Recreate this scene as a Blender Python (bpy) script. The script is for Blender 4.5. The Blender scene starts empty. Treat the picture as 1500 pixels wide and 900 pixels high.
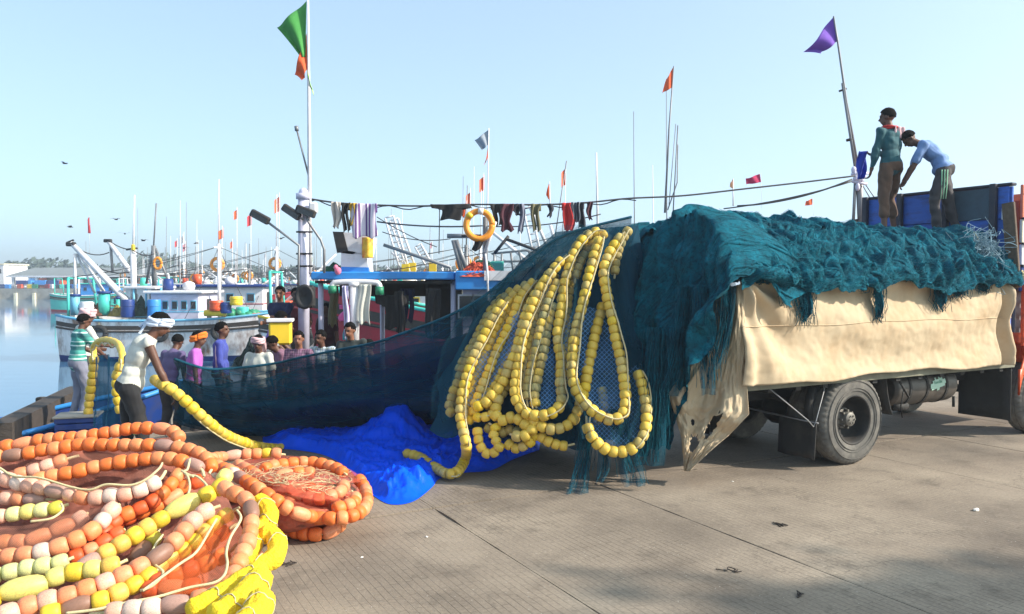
import bpy, bmesh, math, random
import numpy as np
from math import sin, cos, pi, sqrt, atan, atan2, radians as R
from mathutils import Vector as V, Matrix as M, noise as N
random.seed(7)
sc = bpy.context.scene
col = sc.collection

# ------------------------------------------------------------------ camera, sky, sun, exposure
F = 1167.0                     # focal length in pixels of the 1500 px wide photograph
CAMZ = 2.15
PITCH = atan(39 / F)
cam_d = bpy.data.cameras.new("camera")
cam = bpy.data.objects.new("camera", cam_d)
col.objects.link(cam)
cam.location = (0, 0, CAMZ)
cam.rotation_euler = (pi / 2 - PITCH, 0, 0)
cam_d.sensor_width = 36.0
cam_d.lens = 36.0 * F / 1500
cam_d.clip_start = 0.1
cam_d.clip_end = 6000
sc.camera = cam

SUN_EL, SUN_DIR = R(32), V((0.978, -0.19, 0)).normalized()      # sun stands to the right of the picture
w = bpy.data.worlds.new("World")
sc.world = w
w.use_nodes = True
nt = w.node_tree
sky = nt.nodes.new("ShaderNodeTexSky")
sky.sky_type = 'NISHITA'
sky.sun_disc = False
sky.sun_elevation = SUN_EL
sky.sun_rotation = atan2(SUN_DIR.x, SUN_DIR.y)
sky.air_density = 0.40
sky.dust_density = 3.0
sky.ozone_density = 0.0
bg = nt.nodes["Background"]
bg.inputs["Strength"].default_value = 0.15
gm = nt.nodes.new("ShaderNodeGamma"); gm.inputs[1].default_value = 0.50      # one even grade over the whole dome
tn = nt.nodes.new("ShaderNodeMixRGB"); tn.blend_type = 'MULTIPLY'; tn.inputs[0].default_value = 1; tn.inputs[2].default_value = (1.22, 1.50, 1.58, 1)
nt.links.new(sky.outputs[0], gm.inputs[0]); nt.links.new(gm.outputs[0], tn.inputs[1]); nt.links.new(tn.outputs[0], bg.inputs[0])
sd = bpy.data.lights.new("sun", 'SUN')
sd.energy = 2.4
sd.angle = R(0.5)
sd.color = (1.0, 0.91, 0.79)
so = bpy.data.objects.new("sun", sd)
col.objects.link(so)
so.rotation_euler = V((SUN_DIR.x * cos(SUN_EL), SUN_DIR.y * cos(SUN_EL), sin(SUN_EL))).to_track_quat('Z', 'Y').to_euler()
sc.view_settings.view_transform = 'Standard'
sc.view_settings.look = 'None'
sc.view_settings.exposure = 1.6
sc.view_settings.gamma = 1
sc.cycles.transparent_max_bounces = 24
sc.cycles.max_bounces = 8
sc.cycles.diffuse_bounces = 3
sc.cycles.glossy_bounces = 3

# ------------------------------------------------------------------ helpers
_a, _b = cos(PITCH), sin(PITCH)
def ray(px, py):
    x = (px - 750) / F; y = (450 - py) / F
    return V((x, _a + y * _b, -_b + y * _a))
def at(px, py, d):                      # the point seen at a pixel at distance d along the view
    r = ray(px, py)
    return V((0, 0, CAMZ)) + r * (d / r.y)
def on(px, py, z=0.0):                  # the point seen at a pixel at height z
    r = ray(px, py)
    return V((0, 0, CAMZ)) + r * ((z - CAMZ) / r.z)
UX = V((0.877, 0.480, 0)).normalized()
VX = V((-UX.y, UX.x, 0))
ORG = V((3.99, 9.22, 0))
def tl(x, y, z=0.0):                    # truck coordinates: x forwards, y across, z up
    return ORG + UX * x + VX * y + V((0, 0, z))
def lerp(a, b, t): return a + (b - a) * t
def interp(tab, x):
    if x <= tab[0][0]: return tab[0][1]
    for (a, p), (b, q) in zip(tab, tab[1:]):
        if x <= b: return lerp(p, q, (x - a) / (b - a))
    return tab[-1][1]
def sm(a, b, x):
    t = min(1, max(0, (x - a) / (b - a))); return t * t * (3 - 2 * t)
def fbm(p, o=4):
    return N.fractal(p, 1.0, 2.0, o)
def spline(pts, n=8, closed=False):
    P = [V(p) for p in pts]; out = []; k = len(P)
    for i in range(k if closed else k - 1):
        if closed: a, b, c, d = P[i - 1], P[i], P[(i + 1) % k], P[(i + 2) % k]
        else: a, b, c, d = P[max(i - 1, 0)], P[i], P[i + 1], P[min(i + 2, k - 1)]
        for j in range(n):
            t = j / n
            out.append(0.5 * ((2 * b) + (c - a) * t + (2 * a - 5 * b + 4 * c - d) * t * t + (3 * b - a - 3 * c + d) * t ** 3))
    if not closed: out.append(P[-1].copy())
    return out
def srgb(r, g, b):
    f = lambda c: (c / 255 / 12.92) if c <= 10 else ((c / 255 + 0.055) / 1.055) ** 2.4
    return (f(r), f(g), f(b))

# ---- materials
MATS = {}
def mat(name, c, rough=0.75, var=0.18, scale=6.0, bump=0.0, bscale=40.0, metal=0.0, dirt=None, dirt_amt=0.4, dirt_scale=2.0, sheen=0.0, spec=0.5, perobj=0.0, stretch=None, sss=0.0, trans=0.0):
    if name in MATS: return MATS[name]
    m = bpy.data.materials.new(name); m.use_nodes = True
    t = m.node_tree; n = t.nodes; L = t.links
    p = n["Principled BSDF"]
    p.inputs["Roughness"].default_value = rough
    p.inputs["Metallic"].default_value = metal
    p.inputs["Specular IOR Level"].default_value = spec
    if sheen: p.inputs["Sheen Weight"].default_value = sheen
    tc = n.new("ShaderNodeTexCoord"); src = tc.outputs["Object"]
    if stretch:
        mp = n.new("ShaderNodeMapping"); mp.inputs["Scale"].default_value = stretch
        L.new(src, mp.inputs["Vector"]); src = mp.outputs[0]
    nz = n.new("ShaderNodeTexNoise"); nz.inputs["Scale"].default_value = scale; nz.inputs["Detail"].default_value = 6
    L.new(src, nz.inputs["Vector"])
    mr = n.new("ShaderNodeMapRange"); mr.inputs["From Min"].default_value = 0.25; mr.inputs["From Max"].default_value = 0.75
    mr.inputs["To Min"].default_value = 1 - var; mr.inputs["To Max"].default_value = 1 + var
    L.new(nz.outputs["Fac"], mr.inputs["Value"])
    val = mr.outputs[0]
    if perobj:
        oi = n.new("ShaderNodeObjectInfo")
        m2 = n.new("ShaderNodeMapRange"); m2.inputs["To Min"].default_value = 1 - perobj; m2.inputs["To Max"].default_value = 1 + perobj
        L.new(oi.outputs["Random"], m2.inputs["Value"])
        mm = n.new("ShaderNodeMath"); mm.operation = 'MULTIPLY'
        L.new(val, mm.inputs[0]); L.new(m2.outputs[0], mm.inputs[1]); val = mm.outputs[0]
    mx = n.new("ShaderNodeVectorMath"); mx.operation = 'SCALE'
    mx.inputs[0].default_value = c[:3]; L.new(val, mx.inputs["Scale"])
    colr = mx.outputs[0]
    if dirt:
        dz = n.new("ShaderNodeTexNoise"); dz.inputs["Scale"].default_value = dirt_scale; dz.inputs["Detail"].default_value = 8; dz.inputs["Roughness"].default_value = 0.65
        L.new(src, dz.inputs["Vector"])
        dr = n.new("ShaderNodeMapRange"); dr.inputs["From Min"].default_value = 0.48; dr.inputs["From Max"].default_value = 0.68; dr.inputs["To Max"].default_value = dirt_amt
        L.new(dz.outputs["Fac"], dr.inputs["Value"])
        mi = n.new("ShaderNodeMixRGB"); mi.inputs[2].default_value = (*dirt[:3], 1)
        L.new(dr.outputs[0], mi.inputs[0]); L.new(colr, mi.inputs[1]); colr = mi.outputs[0]
    L.new(colr, p.inputs["Base Color"])
    if sss:
        p.inputs["Subsurface Weight"].default_value = sss; p.inputs["Subsurface Radius"].default_value = (0.02, 0.01, 0.006); p.inputs["Subsurface Scale"].default_value = 1.0
    if bump:
        bz = n.new("ShaderNodeTexNoise"); bz.inputs["Scale"].default_value = bscale; bz.inputs["Detail"].default_value = 5
        L.new(src, bz.inputs["Vector"])
        bp = n.new("ShaderNodeBump"); bp.inputs["Strength"].default_value = bump; bp.inputs["Distance"].default_value = 0.02
        L.new(bz.outputs["Fac"], bp.inputs["Height"]); L.new(bp.outputs[0], p.inputs["Normal"])
    if trans:
        tr = n.new("ShaderNodeBsdfTranslucent"); L.new(colr, tr.inputs[0])
        ms = n.new("ShaderNodeMixShader"); ms.inputs[0].default_value = trans
        L.new(p.outputs[0], ms.inputs[1]); L.new(tr.outputs[0], ms.inputs[2]); L.new(ms.outputs[0], n["Material Output"].inputs[0])
    MATS[name] = m
    return m

def netmat(name, c, c2, alpha=0.6, amp=0.25, stretch=(1, 1, 1), scale=5.0, mesh=0.0, mesh_w=0.12):
    """fishing net seen from some way off: threads over gaps. alpha: how much of it is thread."""
    m = bpy.data.materials.new(name); m.use_nodes = True
    t = m.node_tree; n = t.nodes; L = t.links
    p = n["Principled BSDF"]; p.inputs["Roughness"].default_value = 0.85; p.inputs["Specular IOR Level"].default_value = 0.2
    tc = n.new("ShaderNodeTexCoord"); mp = n.new("ShaderNodeMapping"); mp.inputs["Scale"].default_value = stretch
    L.new(tc.outputs["UV"], mp.inputs[0])
    nz = n.new("ShaderNodeTexNoise"); nz.inputs["Scale"].default_value = scale; nz.inputs["Detail"].default_value = 8; nz.inputs["Roughness"].default_value = 0.6
    L.new(mp.outputs[0], nz.inputs["Vector"])
    mi = n.new("ShaderNodeMixRGB"); mi.inputs[1].default_value = (*c, 1); mi.inputs[2].default_value = (*c2, 1)
    L.new(nz.outputs["Fac"], mi.inputs[0]); L.new(mi.outputs[0], p.inputs["Base Color"])
    mr = n.new("ShaderNodeMapRange"); mr.inputs["From Min"].default_value = 0.3; mr.inputs["From Max"].default_value = 0.7
    mr.inputs["To Min"].default_value = max(alpha - amp, 0); mr.inputs["To Max"].default_value = min(alpha + amp, 1)
    L.new(nz.outputs["Fac"], mr.inputs["Value"])
    a = mr.outputs[0]
    if mesh:                         # diamonds of the mesh, in metres of the UV map
        sep = n.new("ShaderNodeSeparateXYZ"); L.new(tc.outputs["UV"], sep.inputs[0])
        outs = []
        for s in (1, -1):
            ad = n.new("ShaderNodeMath"); ad.operation = 'MULTIPLY_ADD'; ad.inputs[1].default_value = s
            L.new(sep.outputs[1], ad.inputs[0]); L.new(sep.outputs[0], ad.inputs[2])
            ml = n.new("ShaderNodeMath"); ml.operation = 'MULTIPLY'; ml.inputs[1].default_value = 1 / mesh; L.new(ad.outputs[0], ml.inputs[0])
            fr = n.new("ShaderNodeMath"); fr.operation = 'FRACT'; L.new(ml.outputs[0], fr.inputs[0])
            ls = n.new("ShaderNodeMath"); ls.operation = 'LESS_THAN'; ls.inputs[1].default_value = mesh_w; L.new(fr.outputs[0], ls.inputs[0])
            outs.append(ls.outputs[0])
        mxx = n.new("ShaderNodeMath"); mxx.operation = 'MAXIMUM'; L.new(outs[0], mxx.inputs[0]); L.new(outs[1], mxx.inputs[1])
        m3 = n.new("ShaderNodeMath"); m3.operation = 'MAXIMUM'; L.new(a, m3.inputs[0]); L.new(mxx.outputs[0], m3.inputs[1]); a = m3.outputs[0]
    tr = n.new("ShaderNodeBsdfTransparent"); ms = n.new("ShaderNodeMixShader")
    L.new(a, ms.inputs[0]); L.new(tr.outputs[0], ms.inputs[1]); L.new(p.outputs[0], ms.inputs[2])
    L.new(ms.outputs[0], n["Material Output"].inputs[0])
    MATS[name] = m
    return m

# ---- mesh builder
class MB:
    def __init__(s): s.v = []; s.f = []; s.m = []; s.uv = None
    def add(s, vs, fs, mi=0):
        o = len(s.v); s.v += [tuple(v) for v in vs]
        s.f += [tuple(i + o for i in f) for f in fs]; s.m += [mi] * len(fs); return s
    def box(s, c, d, rot=None, mi=0, bev=0.0):
        x, y, z = d[0] / 2, d[1] / 2, d[2] / 2
        if bev and min(x, y, z) > bev * 1.2:
            bm = bmesh.new(); bmesh.ops.create_cube(bm, size=1.0)
            for v in bm.verts: v.co = V((v.co.x * 2 * x, v.co.y * 2 * y, v.co.z * 2 * z))
            bmesh.ops.bevel(bm, geom=list(bm.edges), offset=bev, segments=1, affect='EDGES')
            bm.verts.index_update()
            vs = [v.co.copy() for v in bm.verts]; fs = [[v.index for v in f.verts] for f in bm.faces]; bm.free()
        else:
            vs = [V((a, b, e)) for a in (-x, x) for b in (-y, y) for e in (-z, z)]
            fs = [(0, 1, 3, 2), (4, 6, 7, 5), (0, 4, 5, 1), (2, 3, 7, 6), (0, 2, 6, 4), (1, 5, 7, 3)]
        if rot is not None:
            if not isinstance(rot, M): rot = M.Rotation(rot, 3, 'Z')
            vs = [rot @ v for v in vs]
        c = V(c); return s.add([v + c for v in vs], fs, mi)
    def bar(s, a, b, w_, h_, mi=0):                     # square bar from a to b
        a, b = V(a), V(b); d = b - a
        q = d.to_track_quat('Z', 'Y').to_matrix()
        return s.box((a + b) / 2, (w_, h_, d.length), q, mi)
    def tube(s, pts, r, n=6, mi=0, cap=True, r2=None):
        P = [V(p) for p in pts]; k = len(P); o = len(s.v)
        t = (P[1] - P[0]).normalized()
        up = V((0, 0, 1)) if abs(t.z) < 0.9 else V((1, 0, 0))
        x = t.cross(up).normalized()
        vs = []
        for i, p in enumerate(P):
            t = (P[min(i + 1, k - 1)] - P[max(i - 1, 0)])
            if t.length < 1e-9: t = V((0, 0, 1))
            t.normalize()
            x = (x - t * x.dot(t))
            if x.length < 1e-6: x = t.orthogonal()
            x.normalize(); y = t.cross(x)
            rr = r[i] if isinstance(r, (list, tuple)) else (lerp(r, r2, i / (k - 1)) if r2 is not None else r)
            vs += [p + (x * cos(2 * pi * j / n) + y * sin(2 * pi * j / n)) * rr for j in range(n)]
        fs = [(i * n + j, i * n + (j + 1) % n, (i + 1) * n + (j + 1) % n, (i + 1) * n + j) for i in range(k - 1) for j in range(n)]
        if cap and n > 2: fs += [tuple(range(n - 1, -1, -1)), tuple((k - 1) * n + j for j in range(n))]
        return s.add(vs, fs, mi)
    def cyl(s, a, b, r, r2=None, n=12, mi=0): return s.tube([a, b], r, n, mi, True, r if r2 is None else r2)
    def grid(s, fn, nu, nv, mi=0, skip=None, uvs=None):
        o = len(s.v)
        vs = [fn(i / nu, j / nv) for j in range(nv + 1) for i in range(nu + 1)]
        fs = []
        for j in range(nv):
            for i in range(nu):
                if skip and skip((i + .5) / nu, (j + .5) / nv): continue
                q = j * (nu + 1) + i
                fs.append((q, q + 1, q + nu + 2, q + nu + 1))
        if uvs:
            if s.uv is None: s.uv = {}
            for j in range(nv + 1):
                for i in range(nu + 1): s.uv[o + j * (nu + 1) + i] = uvs(i / nu, j / nv)
        return s.add(vs, fs, mi)
    def lathe(s, prof, n, c=(0, 0, 0), axis='Z', mi=0, closed=False):
        vs = []
        for r, h in prof:
            for j in range(n):
                a = 2 * pi * j / n
                p = (r * cos(a), r * sin(a), h)
                if axis == 'Y': p = (p[0], p[2], p[1])
                if axis == 'X': p = (p[2], p[0], p[1])
                vs.append(V(p) + V(c))
        k = len(prof)
        fs = [(i * n + j, i * n + (j + 1) % n, (i + 1) * n + (j + 1) % n, (i + 1) * n + j) for i in range(k - 1) for j in range(n)]
        if closed: fs += [((k - 1) * n + j, (k - 1) * n + (j + 1) % n, (j + 1) % n, j) for j in range(n)]
        return s.add(vs, fs, mi)
    def ball(s, c, r, n=10, m=7, mi=0):
        rx, ry, rz = (r, r, r) if not isinstance(r, (tuple, list)) else r
        vs = [V((0, 0, -rz))]; fs = []
        for i in range(1, m):
            a = -pi / 2 + pi * i / m
            vs += [V((rx * cos(a) * cos(2 * pi * j / n), ry * cos(a) * sin(2 * pi * j / n), rz * sin(a))) for j in range(n)]
        vs.append(V((0, 0, rz)))
        for j in range(n):
            fs.append((0, 1 + (j + 1) % n, 1 + j)); e = 1 + (m - 2) * n
            fs.append((e + j, e + (j + 1) % n, len(vs) - 1))
        for i in range(m - 2):
            for j in range(n):
                fs.append((1 + i * n + j, 1 + i * n + (j + 1) % n, 1 + (i + 1) * n + (j + 1) % n, 1 + (i + 1) * n + j))
        return s.add([v + V(c) for v in vs], fs, mi)
    def poly(s, pts, mi=0): return s.add(pts, [tuple(range(len(pts)))], mi)
    def prism(s, pts, dvec, mi=0):                      # polygon pushed along dvec
        k = len(pts); P = [V(p) for p in pts]; D = V(dvec)
        return s.add(P + [p + D for p in P], [tuple(range(k - 1, -1, -1)), tuple(range(k, 2 * k))] + [(i, (i + 1) % k, k + (i + 1) % k, k + i) for i in range(k)], mi)
    def mesh(s, name, mats, smooth=True):
        me = bpy.data.meshes.new(name); me.from_pydata(s.v, [], s.f)
        for m in (mats if isinstance(mats, (list, tuple)) else [mats]): me.materials.append(m)
        if any(s.m): me.polygons.foreach_set("material_index", s.m)
        if s.uv:
            ul = me.uv_layers.new(name="uv")
            for lp in me.loops: ul.data[lp.index].uv = s.uv.get(lp.vertex_index, (0, 0))
        if smooth: me.polygons.foreach_set("use_smooth", [True] * len(me.polygons))
        me.update(); return me
    def build(s, name, mats, parent=None, smooth=True, auto=None, solid=0.0):
        me = s.mesh(name, mats, smooth)
        if auto: me.set_sharp_from_angle(angle=R(auto))
        o = link(name, me, parent)
        if solid:
            md = o.modifiers.new("solid", 'SOLIDIFY'); md.thickness = solid; md.offset = 0
        return o
def link(name, data, parent=None, loc=None):
    o = bpy.data.objects.new(name, data); col.objects.link(o)
    if parent is not None: o.parent = parent
    if loc is not None: o.location = loc
    return o
def tag(o, label=None, cat=None, group=None, kind=None):
    if label: o["label"] = label
    if cat: o["category"] = cat
    if group: o["group"] = group
    if kind: o["kind"] = kind
    return o
def thing(name, label, cat, loc=(0, 0, 0), rz=0.0, group=None):
    o = bpy.data.objects.new(name, None); col.objects.link(o)
    o.location = loc; o.rotation_euler = (0, 0, rz); o.empty_display_size = 0.2
    return tag(o, label, cat, group)
def copy_tree(o, parent=None):
    c = o.copy(); col.objects.link(c); c.parent = parent
    for ch in o.children: copy_tree(ch, c)
    return c
def explode(o):                         # every loose piece of a mesh becomes an object of its own
    me = o.data; par = list(range(len(me.vertices)))
    def find(i):
        while par[i] != i: par[i] = par[par[i]]; i = par[i]
        return i
    for e in me.edges:
        a, c = find(e.vertices[0]), find(e.vertices[1])
        if a != c: par[a] = c
    groups = {}
    for p in me.polygons: groups.setdefault(find(p.vertices[0]), []).append(p)
    if len(groups) < 2: return
    base, mats, parent = o.name.split(".")[0], list(me.materials), o.parent
    for ps in groups.values():
        ids = {}; b = MB()
        for p in ps:
            for v in p.vertices: ids.setdefault(v, len(ids))
        b.add([me.vertices[v].co for v in ids], [[ids[v] for v in p.vertices] for p in ps], 0); b.m = [p.material_index for p in ps]
        for ch in [b.build(base, mats, parent, smooth=ps[0].use_smooth)]: pass
    bpy.data.objects.remove(o)
def sag(a, b, s, n=14):
    a, b = V(a), V(b)
    return [a.lerp(b, i / n) - V((0, 0, s * 4 * (i / n) * (1 - i / n))) for i in range(n + 1)]
# ------------------------------------------------------------------ common materials
m_white = mat("white_paint", srgb(222, 220, 222), 0.5, 0.06, 3, dirt=srgb(150, 135, 120), dirt_amt=0.35, dirt_scale=3)
m_whitehull = mat("white_hull_paint", srgb(232, 227, 224), 0.55, 0.1, 2, dirt=srgb(128, 84, 54), dirt_amt=0.95, dirt_scale=0.9, stretch=(2.2, 2.2, .8))
m_blue = mat("sky_blue_paint", srgb(50, 140, 215), 0.45, 0.08, 3, dirt=srgb(90, 110, 130), dirt_amt=0.3)
m_lblue = mat("light_blue_paint", srgb(110, 185, 215), 0.5, 0.08, 3, dirt=srgb(120, 120, 120), dirt_amt=0.35)
m_dblue = mat("dark_blue_paint", srgb(20, 55, 125), 0.5, 0.15, 4, dirt=srgb(60, 60, 70), dirt_amt=0.5, dirt_scale=4)
m_red = mat("red_paint", srgb(170, 30, 45), 0.5, 0.12, 3, dirt=srgb(90, 40, 40), dirt_amt=0.4)
m_orange = mat("orange_paint", srgb(225, 85, 35), 0.45, 0.12, 4, dirt=srgb(120, 70, 50), dirt_amt=0.5, dirt_scale=5)
m_yellow = mat("yellow_paint", srgb(230, 195, 45), 0.5, 0.1, 3)
m_green = mat("green_paint", srgb(40, 130, 95), 0.5, 0.1, 3)
m_turq = mat("turquoise_paint", srgb(70, 190, 175), 0.5, 0.1, 3)
m_lilac = mat("lilac_paint", srgb(208, 205, 224), 0.5, 0.06, 3, dirt=srgb(130, 120, 120), dirt_amt=0.3)
m_cream = mat("cream_paint", srgb(225, 215, 185), 0.6, 0.08, 3, dirt=srgb(140, 120, 100), dirt_amt=0.4)
m_black = mat("black_rubber", srgb(32, 32, 33), 0.8, 0.2, 8)
m_dark = mat("dark_steel", srgb(40, 40, 42), 0.7, 0.3, 6, dirt=srgb(80, 65, 50), dirt_amt=0.5)
m_steel = mat("grey_steel", srgb(130, 132, 135), 0.5, 0.15, 6, metal=0.3, dirt=srgb(95, 70, 55), dirt_amt=0.45, dirt_scale=6)
m_wood = mat("weathered_wood", srgb(95, 80, 66), 0.85, 0.3, 3, bump=0.4, bscale=14, stretch=(1, 6, 6))
m_dwood = mat("dark_wet_wood", srgb(66, 58, 52), 0.8, 0.3, 3, bump=0.5, bscale=14, stretch=(1, 6, 6))
m_concrete = mat("old_concrete", srgb(150, 146, 138), 0.9, 0.2, 1.5, bump=0.3, bscale=20, dirt=srgb(100, 92, 82), dirt_amt=0.6, dirt_scale=0.8)
m_rope = mat("cream_rope", srgb(205, 190, 145), 0.85, 0.15, 60, bump=0.3, bscale=150)
m_wire = mat("dark_wire", srgb(55, 55, 58), 0.6, 0.1, 5)
m_glass = mat("window_glass", srgb(30, 36, 42), 0.12, 0.1, 3, spec=0.6)
m_hair = mat("black_hair", srgb(11, 9, 8), 0.9, 0.3, 40, bump=0.5, bscale=90, spec=.15)
m_skin = mat("brown_skin", srgb(92, 60, 45), 0.55, 0.1, 10, bump=0.05, bscale=60)
m_skin2 = mat("light_brown_skin", srgb(130, 86, 64), 0.55, 0.1, 10)
m_eye = mat("eye", srgb(20, 15, 14), 0.2, 0.1, 4)
m_buoy = mat("lifebuoy_orange", srgb(240, 150, 40), 0.5, 0.06, 6, dirt=srgb(150, 100, 50), dirt_amt=0.35)
m_teal = mat("teal_net_threads", srgb(8, 92, 110), 0.95, 0.5, 7, bump=0.9, bscale=110, dirt=srgb(4, 40, 54), dirt_amt=.8, dirt_scale=26, spec=0.2)
m_teal_d = mat("deep_teal_net_threads", srgb(8, 64, 84), 0.85, 0.4, 12, spec=0.2)
m_teal_l = mat("pale_teal_net_threads", srgb(24, 108, 124), 0.85, 0.3, 12, spec=0.2)

# ------------------------------------------------------------------ setting: quay, water, far shore
def quay_slab_material():
    m = bpy.data.materials.new("scored_concrete"); m.use_nodes = True
    t = m.node_tree; n = t.nodes; L = t.links; p = n["Principled BSDF"]
    p.inputs["Roughness"].default_value = 0.85; p.inputs["Specular IOR Level"].default_value = 0.3
    tc = n.new("ShaderNodeTexCoord")
    geo = n.new("ShaderNodeNewGeometry")
    rot = n.new("ShaderNodeMapping"); rot.inputs["Rotation"].default_value = (0, 0, -atan2(VX.y, VX.x))
    L.new(geo.outputs["Position"], rot.inputs[0])
    # uneven scoring: the lines wander a little
    wz = n.new("ShaderNodeTexNoise"); wz.inputs["Scale"].default_value = 1.3; wz.inputs["Detail"].default_value = 3; L.new(geo.outputs["Position"], wz.inputs[0])
    wm = n.new("ShaderNodeMixRGB"); wm.blend_type = 'LINEAR_LIGHT'; wm.inputs[0].default_value = 0.012
    L.new(rot.outputs[0], wm.inputs[1]); L.new(wz.outputs["Color"], wm.inputs[2])
    br = n.new("ShaderNodeTexBrick"); br.inputs["Scale"].default_value = 1.0; br.inputs["Brick Width"].default_value = 0.46; br.inputs["Row Height"].default_value = 0.058
    br.inputs["Mortar Size"].default_value = 0.0035; br.inputs["Mortar Smooth"].default_value = 0.35
    br.inputs["Color1"].default_value = (1, 1, 1, 1); br.inputs["Color2"].default_value = (0.93, 0.93, 0.93, 1); br.inputs["Mortar"].default_value = (0.0, 0.0, 0.0, 1)
    L.new(wm.outputs[0], br.inputs[0])
    # worn patches where the scoring has gone
    wn = n.new("ShaderNodeTexNoise"); wn.inputs["Scale"].default_value = 0.9; wn.inputs["Detail"].default_value = 7; wn.inputs["Roughness"].default_value = 0.65
    L.new(geo.outputs["Position"], wn.inputs[0])
    wr = n.new("ShaderNodeMapRange"); wr.inputs["From Min"].default_value = 0.38; wr.inputs["From Max"].default_value = 0.62; wr.inputs["To Min"].default_value = 0.12; wr.inputs["To Max"].default_value = 0.5
    L.new(wn.outputs["Fac"], wr.inputs[0])
    gm = n.new("ShaderNodeMixRGB"); gm.inputs[1].default_value = (1, 1, 1, 1); L.new(wr.outputs[0], gm.inputs[0]); L.new(br.outputs["Color"], gm.inputs[2])
    c1 = n.new("ShaderNodeTexNoise"); c1.inputs["Scale"].default_value = 0.55; c1.inputs["Detail"].default_value = 8; c1.inputs["Roughness"].default_value = 0.62; L.new(geo.outputs["Position"], c1.inputs[0])
    cr = n.new("ShaderNodeValToRGB"); e = cr.color_ramp.elements
    e[0].position = 0.30; e[0].color = (*srgb(102, 92, 82), 1); e[1].position = 0.72; e[1].color = (*srgb(160, 147, 130), 1)
    x = cr.color_ramp.elements.new(0.5); x.color = (*srgb(134, 122, 108), 1)
    L.new(c1.outputs["Fac"], cr.inputs[0])
    c2 = n.new("ShaderNodeTexNoise"); c2.inputs["Scale"].default_value = 38; c2.inputs["Detail"].default_value = 6; c2.inputs["Roughness"].default_value = 0.7; L.new(geo.outputs["Position"], c2.inputs[0])
    r2 = n.new("ShaderNodeMapRange"); r2.inputs["From Min"].default_value = 0.3; r2.inputs["From Max"].default_value = 0.7; r2.inputs["To Min"].default_value = 0.78; r2.inputs["To Max"].default_value = 1.2; L.new(c2.outputs["Fac"], r2.inputs[0])
    s1 = n.new("ShaderNodeVectorMath"); s1.operation = 'SCALE'; L.new(cr.outputs[0], s1.inputs[0]); L.new(r2.outputs[0], s1.inputs["Scale"])
    mu = n.new("ShaderNodeMixRGB"); mu.blend_type = 'MULTIPLY'; mu.inputs[0].default_value = 1; L.new(s1.outputs[0], mu.inputs[1]); L.new(gm.outputs[0], mu.inputs[2])
    # dark oil and wet stains
    st = n.new("ShaderNodeTexNoise"); st.inputs["Scale"].default_value = 2.3; st.inputs["Detail"].default_value = 9; st.inputs["Roughness"].default_value = 0.7; L.new(geo.outputs["Position"], st.inputs[0])
    sr = n.new("ShaderNodeMapRange"); sr.inputs["From Min"].default_value = 0.55; sr.inputs["From Max"].default_value = 0.72; sr.inputs["To Max"].default_value = 0.5; L.new(st.outputs["Fac"], sr.inputs[0])
    ms = n.new("ShaderNodeMixRGB"); ms.inputs[2].default_value = (*srgb(62, 56, 50), 1); L.new(sr.outputs[0], ms.inputs[0]); L.new(mu.outputs[0], ms.inputs[1])
    # fish scales and salt: tiny pale flecks
    fz = n.new("ShaderNodeTexVoronoi"); fz.inputs["Scale"].default_value = 26; L.new(geo.outputs["Position"], fz.inputs["Vector"])
    fr_ = n.new("ShaderNodeMath"); fr_.operation = 'LESS_THAN'; fr_.inputs[1].default_value = 0.13; L.new(fz.outputs["Distance"], fr_.inputs[0])
    fk = n.new("ShaderNodeSeparateXYZ"); L.new(fz.outputs["Color"], fk.inputs[0])
    fg_ = n.new("ShaderNodeMath"); fg_.operation = 'GREATER_THAN'; fg_.inputs[1].default_value = 0.86; L.new(fk.outputs[0], fg_.inputs[0])
    fm_ = n.new("ShaderNodeMath"); fm_.operation = 'MULTIPLY'; L.new(fr_.outputs[0], fm_.inputs[0]); L.new(fg_.outputs[0], fm_.inputs[1])
    fs_ = n.new("ShaderNodeMath"); fs_.operation = 'MULTIPLY'; fs_.inputs[1].default_value = 0.45; L.new(fm_.outputs[0], fs_.inputs[0])
    mf = n.new("ShaderNodeMixRGB"); mf.inputs[2].default_value = (*srgb(205, 200, 190), 1); L.new(fs_.outputs[0], mf.inputs[0]); L.new(ms.outputs[0], mf.inputs[1])
    # hairline cracks
    cz = n.new("ShaderNodeTexVoronoi"); cz.feature = 'DISTANCE_TO_EDGE'; cz.inputs["Scale"].default_value = 0.42; cn = n.new("ShaderNodeMixRGB"); cn.blend_type = 'LINEAR_LIGHT'; cn.inputs[0].default_value = 0.35
    L.new(geo.outputs["Position"], cn.inputs[1]); L.new(st.outputs["Color"], cn.inputs[2]); L.new(cn.outputs[0], cz.inputs["Vector"])
    cl_ = n.new("ShaderNodeMath"); cl_.operation = 'LESS_THAN'; cl_.inputs[1].default_value = 0.0045; L.new(cz.outputs["Distance"], cl_.inputs[0])
    cg = n.new("ShaderNodeMath"); cg.operation = 'GREATER_THAN'; cg.inputs[1].default_value = 0.5; L.new(wn.outputs["Fac"], cg.inputs[0])
    ck = n.new("ShaderNodeMath"); ck.operation = 'MULTIPLY'; L.new(cl_.outputs[0], ck.inputs[0]); L.new(cg.outputs[0], ck.inputs[1])
    cs2 = n.new("ShaderNodeMath"); cs2.operation = 'MULTIPLY'; cs2.inputs[1].default_value = 0.25; L.new(ck.outputs[0], cs2.inputs[0])
    mc = n.new("ShaderNodeMixRGB"); mc.inputs[2].default_value = (*srgb(60, 54, 48), 1); L.new(cs2.outputs[0], mc.inputs[0]); L.new(mf.outputs[0], mc.inputs[1])
    L.new(mc.outputs[0], p.inputs["Base Color"])
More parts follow.
